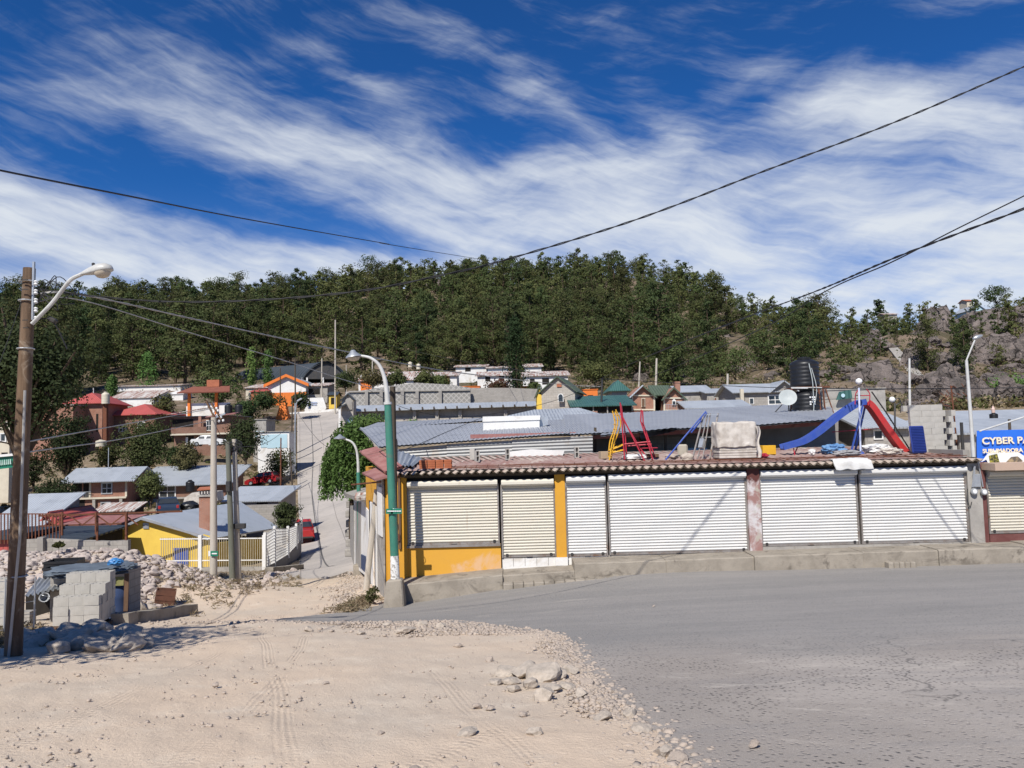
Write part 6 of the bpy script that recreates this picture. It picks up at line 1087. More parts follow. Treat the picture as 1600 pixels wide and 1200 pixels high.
# brown terraced house with red pavilion
M_pav=mat('brown red tiles',(.24,.085,.055),(.18,.065,.045),2)
o=house('terrace_brick_house','two storey brown brick house with a cluttered terrace and red pavilion','house',272,360,702,651,108,8,M_brickdark,'flat',M_conc,over=.3,wins=(('F',.28,.2,1.1,2.0,'o'),('F',.15,.76,3.0,1.6,'o'),('F',.62,.72,.8,1.5,'w'),('F',.67,.22,.9,.9,'w'),('F',.86,.22,.9,.9,'o')),base=4); w,h=o['w_'],o['h_']; clean(o)
sub(o,'balcony_slab',M_creamwall,-w/2-.1,w/2+.2,-1.0,-.02,h*.44,h*.49); sub(o,'balcony_wall',M_brickdark,-w/2,w*.12,-1.0,-.85,h*.495,h*.68); sub(o,'pillar',M_brick,-w*.02,w*.03,-1.0,-.8,h*.685,h)
sub(o,'white_door_frame',M_whitewall,-w*.29,-w*.25,-.1,.0,0,h*.38); sub(o,'white_steps',M_whitewall,-w*.26,-w*.1,-1.6,-.15,-.8,.15); 
for x in (-2.7,1.2): MB().bar((x,2.0,h),(x,2.0,h+3.6),.35).build('pavilion_post',M_orange,o)
MB().box(-3.2,3.0,2.2,2.5,h+.1,h+2.0).build('pavilion_wall',M_whitewall,o); MB().slab([(-3.9,.6,h+3.5),(3.6,.6,h+3.5),(2.6,3.4,h+4.5),(-2.9,3.4,h+4.5)],.15).build('pavilion_roof',M_pav,o); MB().box(-.6,1.2,3.0,4.2,h+4.4,h+5.4).build('lantern',M_terra,o)
MB().slab([(-4.6,-1.2,h+.35),(1.0,-1.2,h+1.2),(1.0,1.0,h+1.3),(-4.6,1.0,h+.6)],.08).build('canopy',M_rustroof,o); MB().slab([(.8,-1.0,h-.1),(5.0,-1.0,h+.3),(5.0,2.0,h+.7),(.8,2.0,h+.3)],.1).build('canopy',M_roofpink,o)
for px,lb in ((357,'black water tank on the roof right of the red pavilion, left of a twin'),(373,'black water tank at the right end of the pavilion house roof')): tank('water_tank',lb,px,646,631,109,M_tank,12)
house('garage','pale white garage with a light blue shutter beside the street','garage',403,452,700,675,100,3,M_whitewall,'flat',M_conc,over=.2,wins=(('F',.62,.42,2.6,1.8,'d',M_bluewall,'shutter'),('F',.2,.42,.9,1.6,'d',M_bluewall)),base=4); house('small_block_hut','small grey hut with a blue panel above the garage','hut',396,416,690,656,106,4,M_conc,'flat',M_conc,over=.15,wins=(('F',.5,.35,1.2,.8,'d',M_bluewall,'panel'),),base=4)
# ------------------------------------------------------------------ street-side buildings on the right (beyond the shops)
o=thing('street_house',P(565,880,37),'narrow white and blue street house beyond the yellow corner','house'); b=o.location.copy()
MB().prism([P(553,885,41)-b,P(578,905,32.5)-b,P(578,772,32.5)-b,P(553,782,41)-b],(0,0,0),(.25,.06,0)).build('wall',M_whitewall,o); MB().prism([P(566,888,36.3)-b,P(577,897,32.6)-b,P(577,872,32.6)-b,P(566,866,36.3)-b],(-.06,0,0),(-.01,0,0)).build('navy_base',M_navy,o)
MB().prism([P(557,880,39.5)-b,P(565,888,36.6)-b,P(565,785,36.6)-b,P(557,785,39.5)-b],(-.05,0,0),(-.01,0,0)).build('grey_door',M_blockdark,o); MB().slab([P(538,770,41)-b,P(556,776,33)-b,P(590,768,33)-b,P(586,757,41)-b],.2).build('roof',M_conc,o); MB().slab([P(554,778,33)-b,P(590,776,32.8)-b,P(590,768,33.4)-b,P(556,770,33.4)-b],.12).build('awning',M_rustroof,o)
MB().prism([P(547,862,46)-b,P(553,884,40.6)-b,P(553,790,40.6)-b,P(547,790,46)-b],(0,0,0),(.2,.04,0)).build('side_wall',M_cmu,o)
w2=thing('stone_steps',P(549,860,46),'crumbling block wall and steps along the right of the street','wall'); b=w2.location.copy()
for i in range(6): MB().obox(P(548+(i%2),862-i*15,46+i*1.2)-b,(.5,1.0,.45)).build('block',M_cmu,w2,bev=.03)
# vehicles
def car(name,label,px,pyb,d,rz,L,col,kind='hatch',cat='car'):
    o=thing(name,P(px,pyb,d),label,cat,rz); Wd=1.7; r=.31
    if kind=='hatch': prof=[(-.5,.28),(-.5,.62),(-.46,.86),(-.40,.95),(.22,.92),(.42,.78),(.5,.62),(.5,.28)]; cab=[(-.45,.93),(-.38,1.38),(-.30,1.46),(.02,1.44),(.25,.92)]
    elif kind=='pickup': prof=[(-.5,.42),(-.5,1.0),(-.05,1.0),(.0,1.02),(.25,1.02),(.46,.92),(.5,.75),(.5,.42)]; cab=[(-.06,1.0),(-.04,1.58),(.02,1.68),(.16,1.66),(.27,1.02)]
    else: prof=[(-.5,.3),(-.5,.7),(-.47,.92),(-.25,.95),(.25,.92),(.46,.8),(.5,.62),(.5,.3)]; cab=[(-.34,.94),(-.2,1.38),(-.1,1.43),(.06,1.42),(.26,.92)]
    paint=mat('car paint '+name+str(int(px)),col,tuple(q*.85 for q in col),2,.28,spec=.6)
    def loft(pf,w0,w1,zt):
        m=MB(); zb=min(z for _,z in pf); wf=lambda z:(w0+(w1-w0)*max(0,(z-zb)/(zt-zb)))/2; k=len(pf)
        m.add([(x*L,-wf(z),z) for x,z in pf]+[(x*L,wf(z),z) for x,z in pf],[tuple(range(k)),tuple(range(k,2*k))[::-1]]+[(i,(i+1)%k,k+(i+1)%k,k+i) for i in range(k)]); return m
    loft(prof,Wd,Wd*.95,1.0).build('body',paint,o,bev=.05,smooth=30); c_=loft(cab,Wd*.93,Wd*.72,1.46).build('cabin',paint,o,bev=.04,smooth=30)
    z0=cab[0][1]; xs_=[cab[0][0],cab[-1][0]]; zt=max(z for _,z in cab)
    for sg in (-1,1):
        for a_,b2 in ((.10,.44),(.50,.86)):
            m=MB()
            f=lambda t_,z:(xs_[0]+(xs_[1]-xs_[0])*t_ + ((.0)))*L
            m.add([(f(a_,0)+.05,sg*Wd*.455,z0+.06),(f(b2,0),sg*Wd*.455,z0+.06),(f(b2,0)-(.3 if b2>.8 else 0),sg*Wd*.385,zt-.1),(f(a_,0)+.12,sg*Wd*.385,zt-.1)],[(0,1,2,3)]); m.build('side_window',M_glass,c_)
    for (xa,za),(xb,zb_) in ((cab[0],cab[1]),(cab[-1],cab[-2])):
        dx=-.02 if xa<xb else .02; MB().add([((xa+(xb-xa)*.1)*L+dx,-Wd*.41,za+(zb_-za)*.1+.02),((xa+(xb-xa)*.1)*L+dx,Wd*.41,za+(zb_-za)*.1+.02),((xa+(xb-xa)*.85)*L+dx,Wd*.36,za+(zb_-za)*.85+.02),((xa+(xb-xa)*.85)*L+dx,-Wd*.36,za+(zb_-za)*.85+.02)],[(0,1,2,3)]).build('windscreen',M_glass,c_)
    for x in (-.31,.31):
        for sg in (-1,1):
            wl=MB().lathe([(r*.6,-.1),(r*.95,-.1),(r,-.06),(r,.06),(r*.95,.1),(r*.6,.1)],18,(0,0,0),Matrix.Rotation(PI/2,3,'X')).build('wheel',M_tank,o,smooth=40,loc=(x*L,sg*(Wd/2-.08),r)); MB().lathe([(.0,-.105),(r*.58,-.105),(r*.58,.105),(.0,.105)],14,(0,0,0),Matrix.Rotation(PI/2,3,'X')).build('rim',M_galv,wl)
    for sg in (-1,1):
        MB().obox((.485*L,sg*.6,.66),(.12,.28,.14)).build('headlight',M_text,o,bev=.02); MB().obox((-.495*L,sg*.66,.74),(.06,.2,.26)).build('tail_light',M_plred,o,bev=.02)
    MB().obox((-.5*L,0,.42),(.08,1.5,.14)).build('bumper',M_darkmetal,o,bev=.02); return o
c1=car('parked_car','dark red hatchback parked on the slope left of the street',412,758,95,R(172),4.0,(.30,.015,.02)); c1.rotation_euler=(0,R(6),R(172)); c1.location=P(412,757,95)
c2=car('pickup_truck','red pickup truck parked beside the white lattice fence',474,852,66,R(105),4.6,(.42,.03,.03),'pickup','pickup truck'); c2.location=G(474,66,.08)
c3=car('parked_car','dark blue car parked behind the yellow house roof',262,804,63,R(116),4.0,(.03,.045,.075),'sedan'); c4=car('parked_car','white car half hidden by trees below the brown brick house',326,697,103,R(5),4.2,(.72,.72,.70),'sedan')
# ------------------------------------------------------------------ trees
def quads(c, s, r, asp=.55, droop=0, nrm=None):
    n=len(c); a=r.normal(size=(n,3)); a[:,2]=a[:,2]*(.7)-droop*np.abs(a[:,2])
    if nrm is not None: w=nrm+r.normal(size=(n,3))*.42; w/=np.linalg.norm(w,axis=1)[:,None]; a-=(a*w).sum(1)[:,None]*w; a/=np.linalg.norm(a,axis=1)[:,None]; b=np.cross(w,a)
    else: a/=np.linalg.norm(a,axis=1)[:,None]; b=r.normal(size=(n,3)); b-=(b*a).sum(1)[:,None]*a; b/=np.linalg.norm(b,axis=1)[:,None]
    s=np.broadcast_to(s,(n,))[:,None]*r.uniform(.6,1.3,(n,1)); a=a*s; b=b*s*asp
    return np.stack([c-a*.5,c+b*.5,c+a*.5,c-b*.5],1).reshape(-1,3)
def qf(n): return np.arange(n*4).reshape(-1,4)
def tubes_np(mb): return mb
def crown(name, centers, rad, per, leaf, mt, r, flat=.6, asp=.55, droop=0, outw=True):
    cs=np.repeat(centers,per,0); rd=np.repeat(np.broadcast_to(rad,(len(centers),)),per)[:,None]; d=r.normal(size=cs.shape); d/=np.linalg.norm(d,axis=1)[:,None]; d*=r.uniform(.35,1,(len(cs),1))**.6; d[:,2]*=flat
    hz=cs*np.array([1,1,0.]); hz/=np.maximum(np.linalg.norm(hz,axis=1)[:,None],.3); v=quads(cs+d*rd,leaf,r,asp,droop,d*.75+(hz*.5+np.array([0,0,.25]) if outw else np.array([0,0,.3]))); return mesh_np(name,v,qf(len(cs)),[mt])
def trunk_mesh(name, Ht, r0, limbs, mt=None, lean=(0,0), n=6):
    mb=MB(); pts=[Vector((lean[0]*t*Ht+.02*Ht*noise.noise((t*3,Ht,1)),lean[1]*t*Ht+.02*Ht*noise.noise((t*3,Ht,5)),t*Ht-.3*(t==0))) for t in np.linspace(0,1,7)]
    mb.tube(pts,[r0*(1.15-t*1.0) for t in np.linspace(0,1,7)],n)
    for a,b,rr_ in limbs: a=Vector(a);b=Vector(b); mb.tube([a,a.lerp(b,.5)+Vector((0,0,.04*(b-a).length)),b],[rr_,rr_*.7,rr_*.3],4,False)
    return mb.mesh(name,mt or M_bark,40)
def pine(seed, Ht, Rm, per, leaf, mt, base=.3, nl=34, openness=.15, top=.25, cs_=1.0):
    r=np.random.default_rng(seed); cs=[];rd=[];lm=[]
    for i in range(nl):
        t=base+(1-base)*((i+r.uniform(0,1))/nl); 
        if r.random()<openness and t<.9: continue
        prof=(math.sin(min(1,(t-base)/(1-base)*1.9+.25)*PI/2))*(1-max(0,(t-.62)/.38)**1.5*(1-top)); L=Rm*prof*r.uniform(.55,1.1); a=r.uniform(0,2*PI); z=t*Ht; e=(math.cos(a)*L,math.sin(a)*L,z+L*r.uniform(.0,.35))
        lm.append(((0,0,z-L*.1),e,Ht*.006)); cs.append(e); rd.append(Rm*r.uniform(.27,.44)*cs_)
        if L>Rm*.5: cs.append((e[0]*.55,e[1]*.55,z+L*.1)); rd.append(Rm*r.uniform(.28,.42)*cs_)
    cs.append((0,0,Ht*.97)); rd.append(Rm*.28)
    return trunk_mesh('trunk',Ht*.95,Ht*.017,lm), crown('crown',np.array(cs),np.array(rd),per,leaf,mt,r)
def broad(seed, Ht, Rx, per, leaf, mt, tr=.025, base=.25, nc=60, Rz=None, low=.0, shell=.4, cr_=.32, flat=.8, asp=.6):
    r=np.random.default_rng(seed); Rz=Rz or Ht*(1-base)/2; zc=Ht-Rz; d=r.normal(size=(nc,3)); d/=np.linalg.norm(d,axis=1)[:,None]; d*=r.uniform(shell,1,(nc,1)); lobes=1+.28*np.sin(3*np.arctan2(d[:,1],d[:,0])+seed)[:,None]*.6+r.normal(size=(nc,1))*.1; d*=lobes
    cs=d*np.array([Rx,Rx,Rz])*.82+np.array([0,0,zc]); rd=Rx*cr_*r.uniform(.7,1.35,nc)
    lm=[((0,0,Ht*base*r.uniform(.6,1.6)),tuple(c*np.array([.85,.85,1])),Ht*.012) for c in cs[::3]]
    return trunk_mesh('trunk',Ht*.8,Ht*tr,lm), crown('crown',cs,rd,per,leaf,mt,r,flat,asp)
def column(seed, Ht, Rx, per, leaf, mt, nc=46, base=.08):
    r=np.random.default_rng(seed); t=r.uniform(base,1,nc); prof=np.sin(np.clip((t-base)/(1-base)*.93+.07,0,1)*PI)**.55; a=r.uniform(0,2*PI,nc); q=r.uniform(.2,.9,nc)*prof*Rx
    cs=np.stack([np.cos(a)*q,np.sin(a)*q,t*Ht],-1); return trunk_mesh('trunk',Ht*.9,Ht*.014,[]), crown('crown',cs,Rx*.5*(.5+prof*.6),per,leaf,mt,r,1.5)
def plant(meshes, name, label, cat, loc, sc=1, rz=0, group=None, tn='trunk', cn='crown'):
    o=thing(name,loc,label,cat,rz,group); o.scale=(sc if hasattr(sc,'__len__') else (sc,)*3)
    if meshes[0]: link(meshes[0],tn,o)
    link(meshes[1],cn,o); return o
KPV=[L_pine,L_pine,L_oak,L_pine,L_oak,L_dark,L_pine,L_dark]
def pvar(i,per,leaf,nl): return pine(100+i,12,(2.8,2.4,3.3,2.0,3.6,2.5,3.0,2.0)[i],per,leaf,KPV[i],(.06,.12,.05,.16,.05,.08,.10,.14)[i],nl,(.04,.12,.04,.2,.04,.08,.1,.16)[i],(.25,.12,.5,.1,.55,.2,.35,.08)[i])
PV=[pvar(i,46,.38,34) for i in range(8)]; LV=[pvar(i,13,.76,26) for i in range(8)]
rs=random.Random(77); pts=[]; tries=0
def okzone(px,d):
    if 380<px<560 and d<196: return False
    if 165<px<305 and d<166: return False
    if 1440<px<1610 and d>205: return rs.random()<.25
    if 1500<px<1545 and 215<d<245: return False
    return True
cell=set()
while len(pts)<1450 and tries<120000:
    tries+=1; px=rs.uniform(-110,1720); lo=148 if px<380 else 168 if px<900 else (150 if px<1000 else 128 if px<1300 else 118); hi=395 if px<1230 else 318
    d=lo+(hi-lo)*rs.random()**.8; x=GX(px,d); dens=1.0
    if px>950: dens=max(.30,.85-.45*(px-950)/330)
    if 990<px<1230 and d<175: dens*=.45
    if px>1290 and d<250: dens*=.75
    if px>1420: dens*=.7
    if 560<px<960 and d<172: dens*=.5
    dens*=min(1,(.9 if px<1080 else .6)+.9*max(0,.35+noise.noise((x*.018,d*.018,2))))
    if rs.random()>dens or not okzone(px,d): continue
    k=(int(x/4.5),int(d/4.5))
    if k in cell: continue
    cell.add(k); pts.append((px,x,d))
# ridge line trees picked out against the sky
for px in list(range(310,1260,25)): pts.append((px+rs.uniform(-7,7),None,rs.uniform(372,392)))
for px in list(range(-60,310,32)): pts.append((px+rs.uniform(-8,8),None,rs.uniform(375,392)))
for px in range(1270,1640,27): pts.append((px+rs.uniform(-6,6),None,rs.uniform(292,312)))
pts=[(px,GX(px,d) if x is None else x,d) for px,x,d in pts]
zz=HV(np.array([x for _,x,_ in pts]),np.array([d for _,_,d in pts]))
allp=[]
for (px,x,d),z in zip(pts,zz):
    s=rs.choice((.5,.65,.8,.9,1.0,1.1,1.28))*rs.uniform(.9,1.1)*(1.08 if px<1150 else .80 if px<1300 else .62)*(1.08 if d<330 else .9 if d<362 else .76); allp.append((s*12/d,px,x,d,z,s,rs.randrange(8),rs.uniform(0,6.28)))
allp.sort(reverse=True)
LBL=[('dark pine in the dense forest on the hillside','pines of the dense hillside forest'),('pine scattered over the rocky slope on the right','pines on the rocky right slope')]
for a in allp[:290]:
    w=0 if a[1]<960 else 1; plant(PV[a[6]],'pine_tree',LBL[w][0],'tree',(a[2],a[3],a[4]-.4),(a[5]*rs.uniform(.9,1.12),a[5]*rs.uniform(.9,1.12),a[5]),a[7],LBL[w][1])
arr=[]
for tm,cm in LV:
    v=np.empty(len(cm.vertices)*3,np.float32); cm.vertices.foreach_get('co',v); tv=np.empty(len(tm.vertices)*3,np.float32); tm.vertices.foreach_get('co',tv); tf=[tuple(p.vertices) for p in tm.polygons if len(p.vertices)==4]; arr.append((v.reshape(-1,3),tv.reshape(-1,3),np.array(tf)))
LM=[L_pine,L_oak,L_dark,M_bark]; mi_of=[0,0,1,0,1,2,0,2]; V=[];Fa=[];Mi=[];n0=0
for a in allp[290:]:
    v,tv,tf=arr[a[6]]; c,s_=math.cos(a[7]),math.sin(a[7]); m=np.array([[c,-s_,0],[s_,c,0],[0,0,1]])*a[5]
    V+=[v@m.T+np.array([a[2],a[3],a[4]-.4]),tv@m.T+np.array([a[2],a[3],a[4]-.4])]; Fa+=[qf(len(v)//4)+n0,tf+n0+len(v)]; Mi+=[np.full(len(v)//4,mi_of[a[6]]),np.full(len(tf),3)]; n0+=len(v)+len(tv)
tag(link(mesh_np('forest',np.concatenate(V),np.concatenate(Fa),LM,np.concatenate(Mi)),'forest'),'distant pines crowding the upper slope and ridge','forest',kind='stuff')
# undergrowth on the slopes
r=np.random.default_rng(5); cs=[];rd=[]
for i in range(3200):
    px=r.uniform(-80,1700) if i%2 else r.uniform(900,1700); d=(78 if px>1230 else 112 if px>900 else 150)+r.uniform(0,1)**1.3*200; cs.append((GX(px,d),d)); rd.append(r.uniform(.5,1.6))
for i in range(700):
    px=r.uniform(-60,440); d=r.uniform(62,140); cs.append((GX(px,d),d)); rd.append(r.uniform(.25,.8))
cs=np.array(cs); z=HV(cs[:,0],cs[:,1]); rd=np.array(rd); mi=np.repeat(r.integers(0,6,len(cs))%4%3,26)
cm=crown('scrub',np.stack([cs[:,0],cs[:,1],z+rd*.35],-1),rd,26,.42,L_oak,r,.6,outw=False); cm.materials.append(L_brown); cm.materials.append(L_dry); cm.polygons.foreach_set('material_index',mi.astype(np.int32)); tag(link(cm,'scrub'),'low scrub and dry brush covering the slopes','scrub',kind='stuff')
# dry grass tufts in the yard, verge and mound
cs=[];rs=random.Random(6)
for i in range(260):
    px=rs.uniform(300,470); d=rs.uniform(33,46); x=GX(px,d)
    if abs(x-np.interp(d,_sy,_sx))<3 and d>40: continue
    cs.append((x,d))
for i in range(120): d=rs.uniform(21,24.4); cs.append((np.interp(d,[21,24.4],[-4.6,-4.45])+rs.gauss(-.15,.22),d))
for i in range(150): cs.append((GX(rs.uniform(195,300),rs.uniform(20,27)),rs.uniform(21,28)))
for i in range(200): d=rs.uniform(84,100); cs.append((GX(rs.uniform(360,462),d),d))
for i in range(120): d=rs.uniform(14,17.5); cs.append((GX(rs.uniform(-20,75),d),d))
cs=np.array(cs); z=HV(cs[:,0],cs[:,1]); cm=crown('g',np.stack([cs[:,0],cs[:,1],z+.06],-1),.16,14,.2,L_dry,np.random.default_rng(8),.7,.16,outw=False); tag(link(cm,'dry_grass'),'tufts of dry grass along the verge and the rubble','grass',kind='stuff')
# named trees
def at(px,py,d): v=P(px,py,d); return Vector((v.x,d,v.z))
def sized(kind,seed,px,pyb,pyt,wpx,d,label,mt,name='tree',leaf=None,per=34,nc=None,**kw):
    Ht=(pyb-pyt)/1200*d; Rx=wpx/2400*d; lf=leaf or max(.16,d*.0028)
    if kind=='broad': m=broad(seed,Ht,Rx,per,lf,mt,nc=nc or 60,**kw)
    elif kind=='pine': m=pine(seed,Ht,Rx*1.1,per,lf,mt,nl=nc or 36,**kw)
    else: m=column(seed,Ht,Rx,per,lf,mt,nc=nc or 46,**kw)
    return plant(m,name,label,'tree',at(px,pyb,d),1,seed)
sized('broad',1,105,752,628,74,88,'tall dark tree right of the left pole in front of the brick block',L_dark,base=.04,nc=150,per=56); sized('broad',2,226,742,646,90,92,'broad bright green tree below the long red hipped roof',L_fresh and L_oak,base=.02,nc=170,per=56)
sized('broad',3,291,752,688,44,90,'small brownish green tree left of the pale concrete pole',L_brown,base=.15,nc=80,per=44); sized('broad',4,384,728,648,72,92,'dense dark round tree left of the white garage',L_dark,base=.1,nc=90,per=40)
sized('broad',5,341,644,572,78,138,'big dark oak between the red pavilion and the school',L_oak,base=.08,nc=90); sized('broad',6,84,820,742,66,72,'bushy tree in front of the two storey brick house',L_dark,base=.03,nc=110,per=50)
sized('broad',7,236,790,732,50,76,'small tree between the two blue roofed brick houses',L_oak,base=.08,nc=80,per=44); sized('broad',8,252,668,612,46,117,'grey green tree behind the right end of the red hipped roof',L_oak,base=.15)
sized('broad',9,447,838,780,44,57,'dense dark shrub tree behind the white lattice fence',L_dark,base=.1,nc=80,per=44); sized('broad',10,436,752,698,56,97,'yellow green bush above the dark red hatchback',L_oak,base=.15,nc=60)
sized('column',11,393,606,543,22,168,'bright green poplar left of its twin beside the arched hall',L_fresh); sized('column',12,419,606,548,22,168,'bright green poplar right of its twin beside the arched hall',L_fresh); sized('column',13,231,618,553,30,160,'single green poplar above the white house with brown fascia',L_fresh)
sized('column',14,808,624,498,42,124,'tall dark cypress in front of the rusty roofed white houses',L_cyp,nc=90,per=44); sized('column',15,175,622,588,18,150,'small pale green poplar behind the cream tank',L_fresh)
sized('broad',16,664,612,574,34,132,'round olive tree left of the orange wall hut',L_oak,base=.12); sized('broad',17,688,612,584,46,134,'wide low green bush above the orange wall hut',L_fresh and L_oak,base=.05); sized('broad',18,780,620,592,46,126,'reddish bush left of the cypress',L_redbush,base=.05,nc=60); sized('broad',19,836,618,596,26,124,'grey green bush right of the cypress',L_oak,base=.1)
sized('broad',20,930,600,566,80,140,'light green spreading tree behind the teal roofs',L_fresh and L_oak,base=.08,nc=90); sized('broad',21,540,612,578,40,140,'dark tree behind the stone gable tower',L_dark,base=.1); sized('broad',22,583,606,578,60,136,'brownish hedge tree above the patterned wall',L_brown,base=.1); sized('broad',23,620,604,578,36,138,'olive bush right of the curved street lamp',L_oak,base=.1)
sized('broad',24,416,640,612,60,134,'dark bushes below the school gable',L_dark,base=.05); sized('broad',25,470,640,612,34,136,'dark bush left of the painted sign wall',L_dark,base=.05); sized('broad',26,384,660,622,50,122,'dark low tree right of the black roof tanks',L_dark,base=.05)
sized('broad',27,576,676,646,62,84,'bright green hedge below the compound wall',L_fresh,base=.02,nc=70,per=40); sized('broad',28,646,672,655,30,86,'small bright shrub at the compound wall footing',L_fresh,base=.02,nc=30); sized('broad',29,20,770,722,60,88,'brown green bush behind the left pole',L_brown,base=.1)
sized('broad',30,170,735,690,50,94,'small dark tree below the cream squat tank',L_oak,base=.1); sized('broad',31,52,765,700,46,84,'dark tree just right of the left pole',L_dark,base=.1); sized('broad',32,272,740,690,36,100,'dark bush left of the brown terrace house',L_dark,base=.08)
for i,(px,pb_,pt,w,d) in enumerate(((1090,622,560,60,128),(1150,600,548,66,140),(1195,596,520,56,150),(1330,610,540,60,135),(1400,560,500,40,200),(1505,640,590,40,108),(1580,640,585,90,108))): sized('pine' if i<5 else 'broad',40+i,px,pb_,pt,w,d,['bushy green pine above the pale ridged metal roof','broad green pine left of the black tanks','tall pine just left of the raised black tank','green pine right behind the raised black tank','upright pine on the rocky slope above the concrete gully','dark shrub beside the white rooftop street lamp','bright green thicket at the right border above the sheds'][i],(L_pine,L_oak,L_pine,L_pine,L_dark,L_dark,L_fresh)[i])
# skyline trees that stand out
for i,(px,pt,hpx,wpx,kind) in enumerate(((575,400,38,36,'pine'),(670,404,34,30,'thin'),(512,418,42,34,'pine'),(733,402,42,36,'pine'),(817,404,34,34,'pine'),(872,408,30,16,'thin'),(935,400,44,44,'pine'),(998,406,30,26,'thin'),(230,440,40,46,'pine'),(350,432,46,40,'pine'),(197,441,30,18,'thin'),(1556,445,34,38,'pine'),(1377,466,40,24,'pine'),(620,410,44,26,'pine'))):
    d=(380 if px<1250 else 305); Ht=hpx/1200*d; m=pine(300+i,Ht,wpx/2400*d*1.1,26,.75,L_dark if kind=='pine' else L_pine,.2 if kind=='pine' else .5,30 if kind=='pine' else 16,.1 if kind=='pine' else .35,.5)
    plant(m,'pine_tree',['pale feathery pine on the ridge left of the bare cliff','sparse tufted pine alone on the cliff top','dense rounded pine on the ridge left of the feathery one','big rounded ridge pine touched by the black cable','ridge pine left of the tiny flat roofed house','slim pointed pine right of the tiny flat roofed house','tallest pine clump on the middle of the ridge','thin open pine at the right end of the high ridge','round crowned pine standing clear on the left skyline','big pine where the left ridge begins to rise','thin bare trunked pine left of the round crowned pine','broad pine on the right skyline above the blue house','pointed pine on the saddle skyline','narrow ridge pine between the feathery pine and the cliff'][i],'tree',at(px,pt+hpx,d)-Vector((0,0,1)),1,i)
# weeping willow beside the street
r=np.random.default_rng(50); wl=thing('willow_tree',at(549,842,47),'weeping green willow hanging over the right side of the street','tree'); Ht=(842-652)/1200*47; Rx=1.65; lm=[];V=[]
for i in range(620):
    a=r.uniform(0,2*PI); q=math.sqrt(r.uniform(0.02,1)); zt=Ht*(.98-.30*q*q)*r.uniform(.9,1); x,y=math.cos(a)*q*Rx*1.0,math.sin(a)*q*Rx; L=r.uniform(.9,3.6)*(1 if q>.5 else .7); L=min(L,zt-Ht*.33); n=max(4,int(L/.085)); t=np.linspace(0,1,n); c=np.stack([x*(1+.12*t)+.08*np.sin(t*5+i)+r.normal(size=n)*.05,y*(1+.12*t)+r.normal(size=n)*.05,zt-t*L],-1); V.append(c)
    if i%12==0: lm.append(((0,0,Ht*.45),(x*.8,y*.8,zt*.95),.06))
C=np.concatenate(V); link(trunk_mesh('trunk',Ht*.85,.17,lm),'trunk',wl); link(mesh_np('crown',quads(C,.23,r,.45,1.4),qf(len(C)),[L_willow]),'crown',wl)
# big dark tree half outside the left border and the one whose shade falls on the slab heap
m=broad(60,10.4,2.8,80,.15,L_dark,tr=.011,base=.5,nc=230,Rz=2.9,cr_=.26,shell=.2); g_=G(38,31); o=plant(m,'tree','big dark tree with bare lower branches right behind the leaning pole','tree',(g_.x,31,g_.z),1,.4)
mb=MB()
for a_,b_,c_,r0 in (((-90,690),(-20,672),(52,648),.1),((-20,672),(10,655),(26,632),.05),((-60,700),(0,690),(50,712),.05),((5,665),(20,684),(38,700),.03),((-10,672),(12,640),(14,612),.035),((20,660),(34,668),(44,660),.025)): mb.tube(cr([P(*a_,30.5)-o.location,P(*b_,30.5)-o.location,P(*c_,30.5)-o.location],5),[r0*(1-.07*i) for i in range(11)],6)
mb.build('bare_branch',M_bark,o,smooth=40).rotation_euler=(0,0,-.4)
m=broad(61,6.6,2.7,60,.16,L_oak,base=.42,nc=120,cr_=.24); g_=Vector((-9.9,9.6,H(-9.9,9.6))); plant(m,'tree','shade tree left of the leaning pole casting shade on the slab heap','tree',g_,1,1.0)
# ------------------------------------------------------------------ boulders and cliffs on the hill
rs=random.Random(31); GBo='boulders on the rocky right slope'; LBo='grey pink boulder among the scattered rocks on the right slope'
def boulder(px,py_,d,s,label,group=None,k=None,rot=None):
    x=GX(px,d); z=H(x,d) if py_ is None else P(px,py_,d).z; k=rs.randrange(7) if k is None else k
    return tag(link(RCK[k],'boulder',None,(x,d,z),rot or (rs.uniform(-.3,.3),rs.uniform(-.3,.3),rs.uniform(0,6.28)),s),label,'boulder',group)
for i in range(290):
    px=1200+500*rs.random()**.8; d=80+212*rs.random()**1.2; s=rs.choice((.9,1.2,1.7,2.4,3.3))*rs.uniform(.7,1.3)
    if px<1330: s*=.7
    if 1495<px<1545 and 205<d<250: continue
    boulder(px,None,d,(s*rs.uniform(.8,1.4),s,s*rs.uniform(.6,1.15)),LBo,GBo)
for i in range(46): boulder(rs.uniform(960,1230),None,rs.uniform(150,330),rs.uniform(.8,2.4),'pale rock showing between the pines above the grey gabled house','rocks between the middle slope pines')
for px,d,sx,sz,lb in ((1490,200,5.5,9,'tall grey standing cliff block in the middle of the right slope'),(1472,198,4.2,9,'narrow cliff slab left of the tall grey cliff block'),(1518,196,6,8.5,'rounded cliff block right of the tall grey cliff block'),(1555,222,15,9,'long dark rock outcrop below the pale blue skyline house'),(1605,218,13,8.5,'dark layered outcrop at the right border'),(1585,190,10,7,'sloping rock slab under the dark layered outcrop'),(1545,180,7,4.5,'low wide boulder between cliff block and outcrop'),(1360,160,5.5,4.5,'big square boulder left of the concrete gully'),(1538,145,4,5.5,'upright boulder behind the white rooftop lamp pole'),(1575,145,5,4.5,'round grey boulder above the bright thicket')): boulder(px,None,d,(sx,sx*.8,sz),lb,rot=(0,0,px*.7))
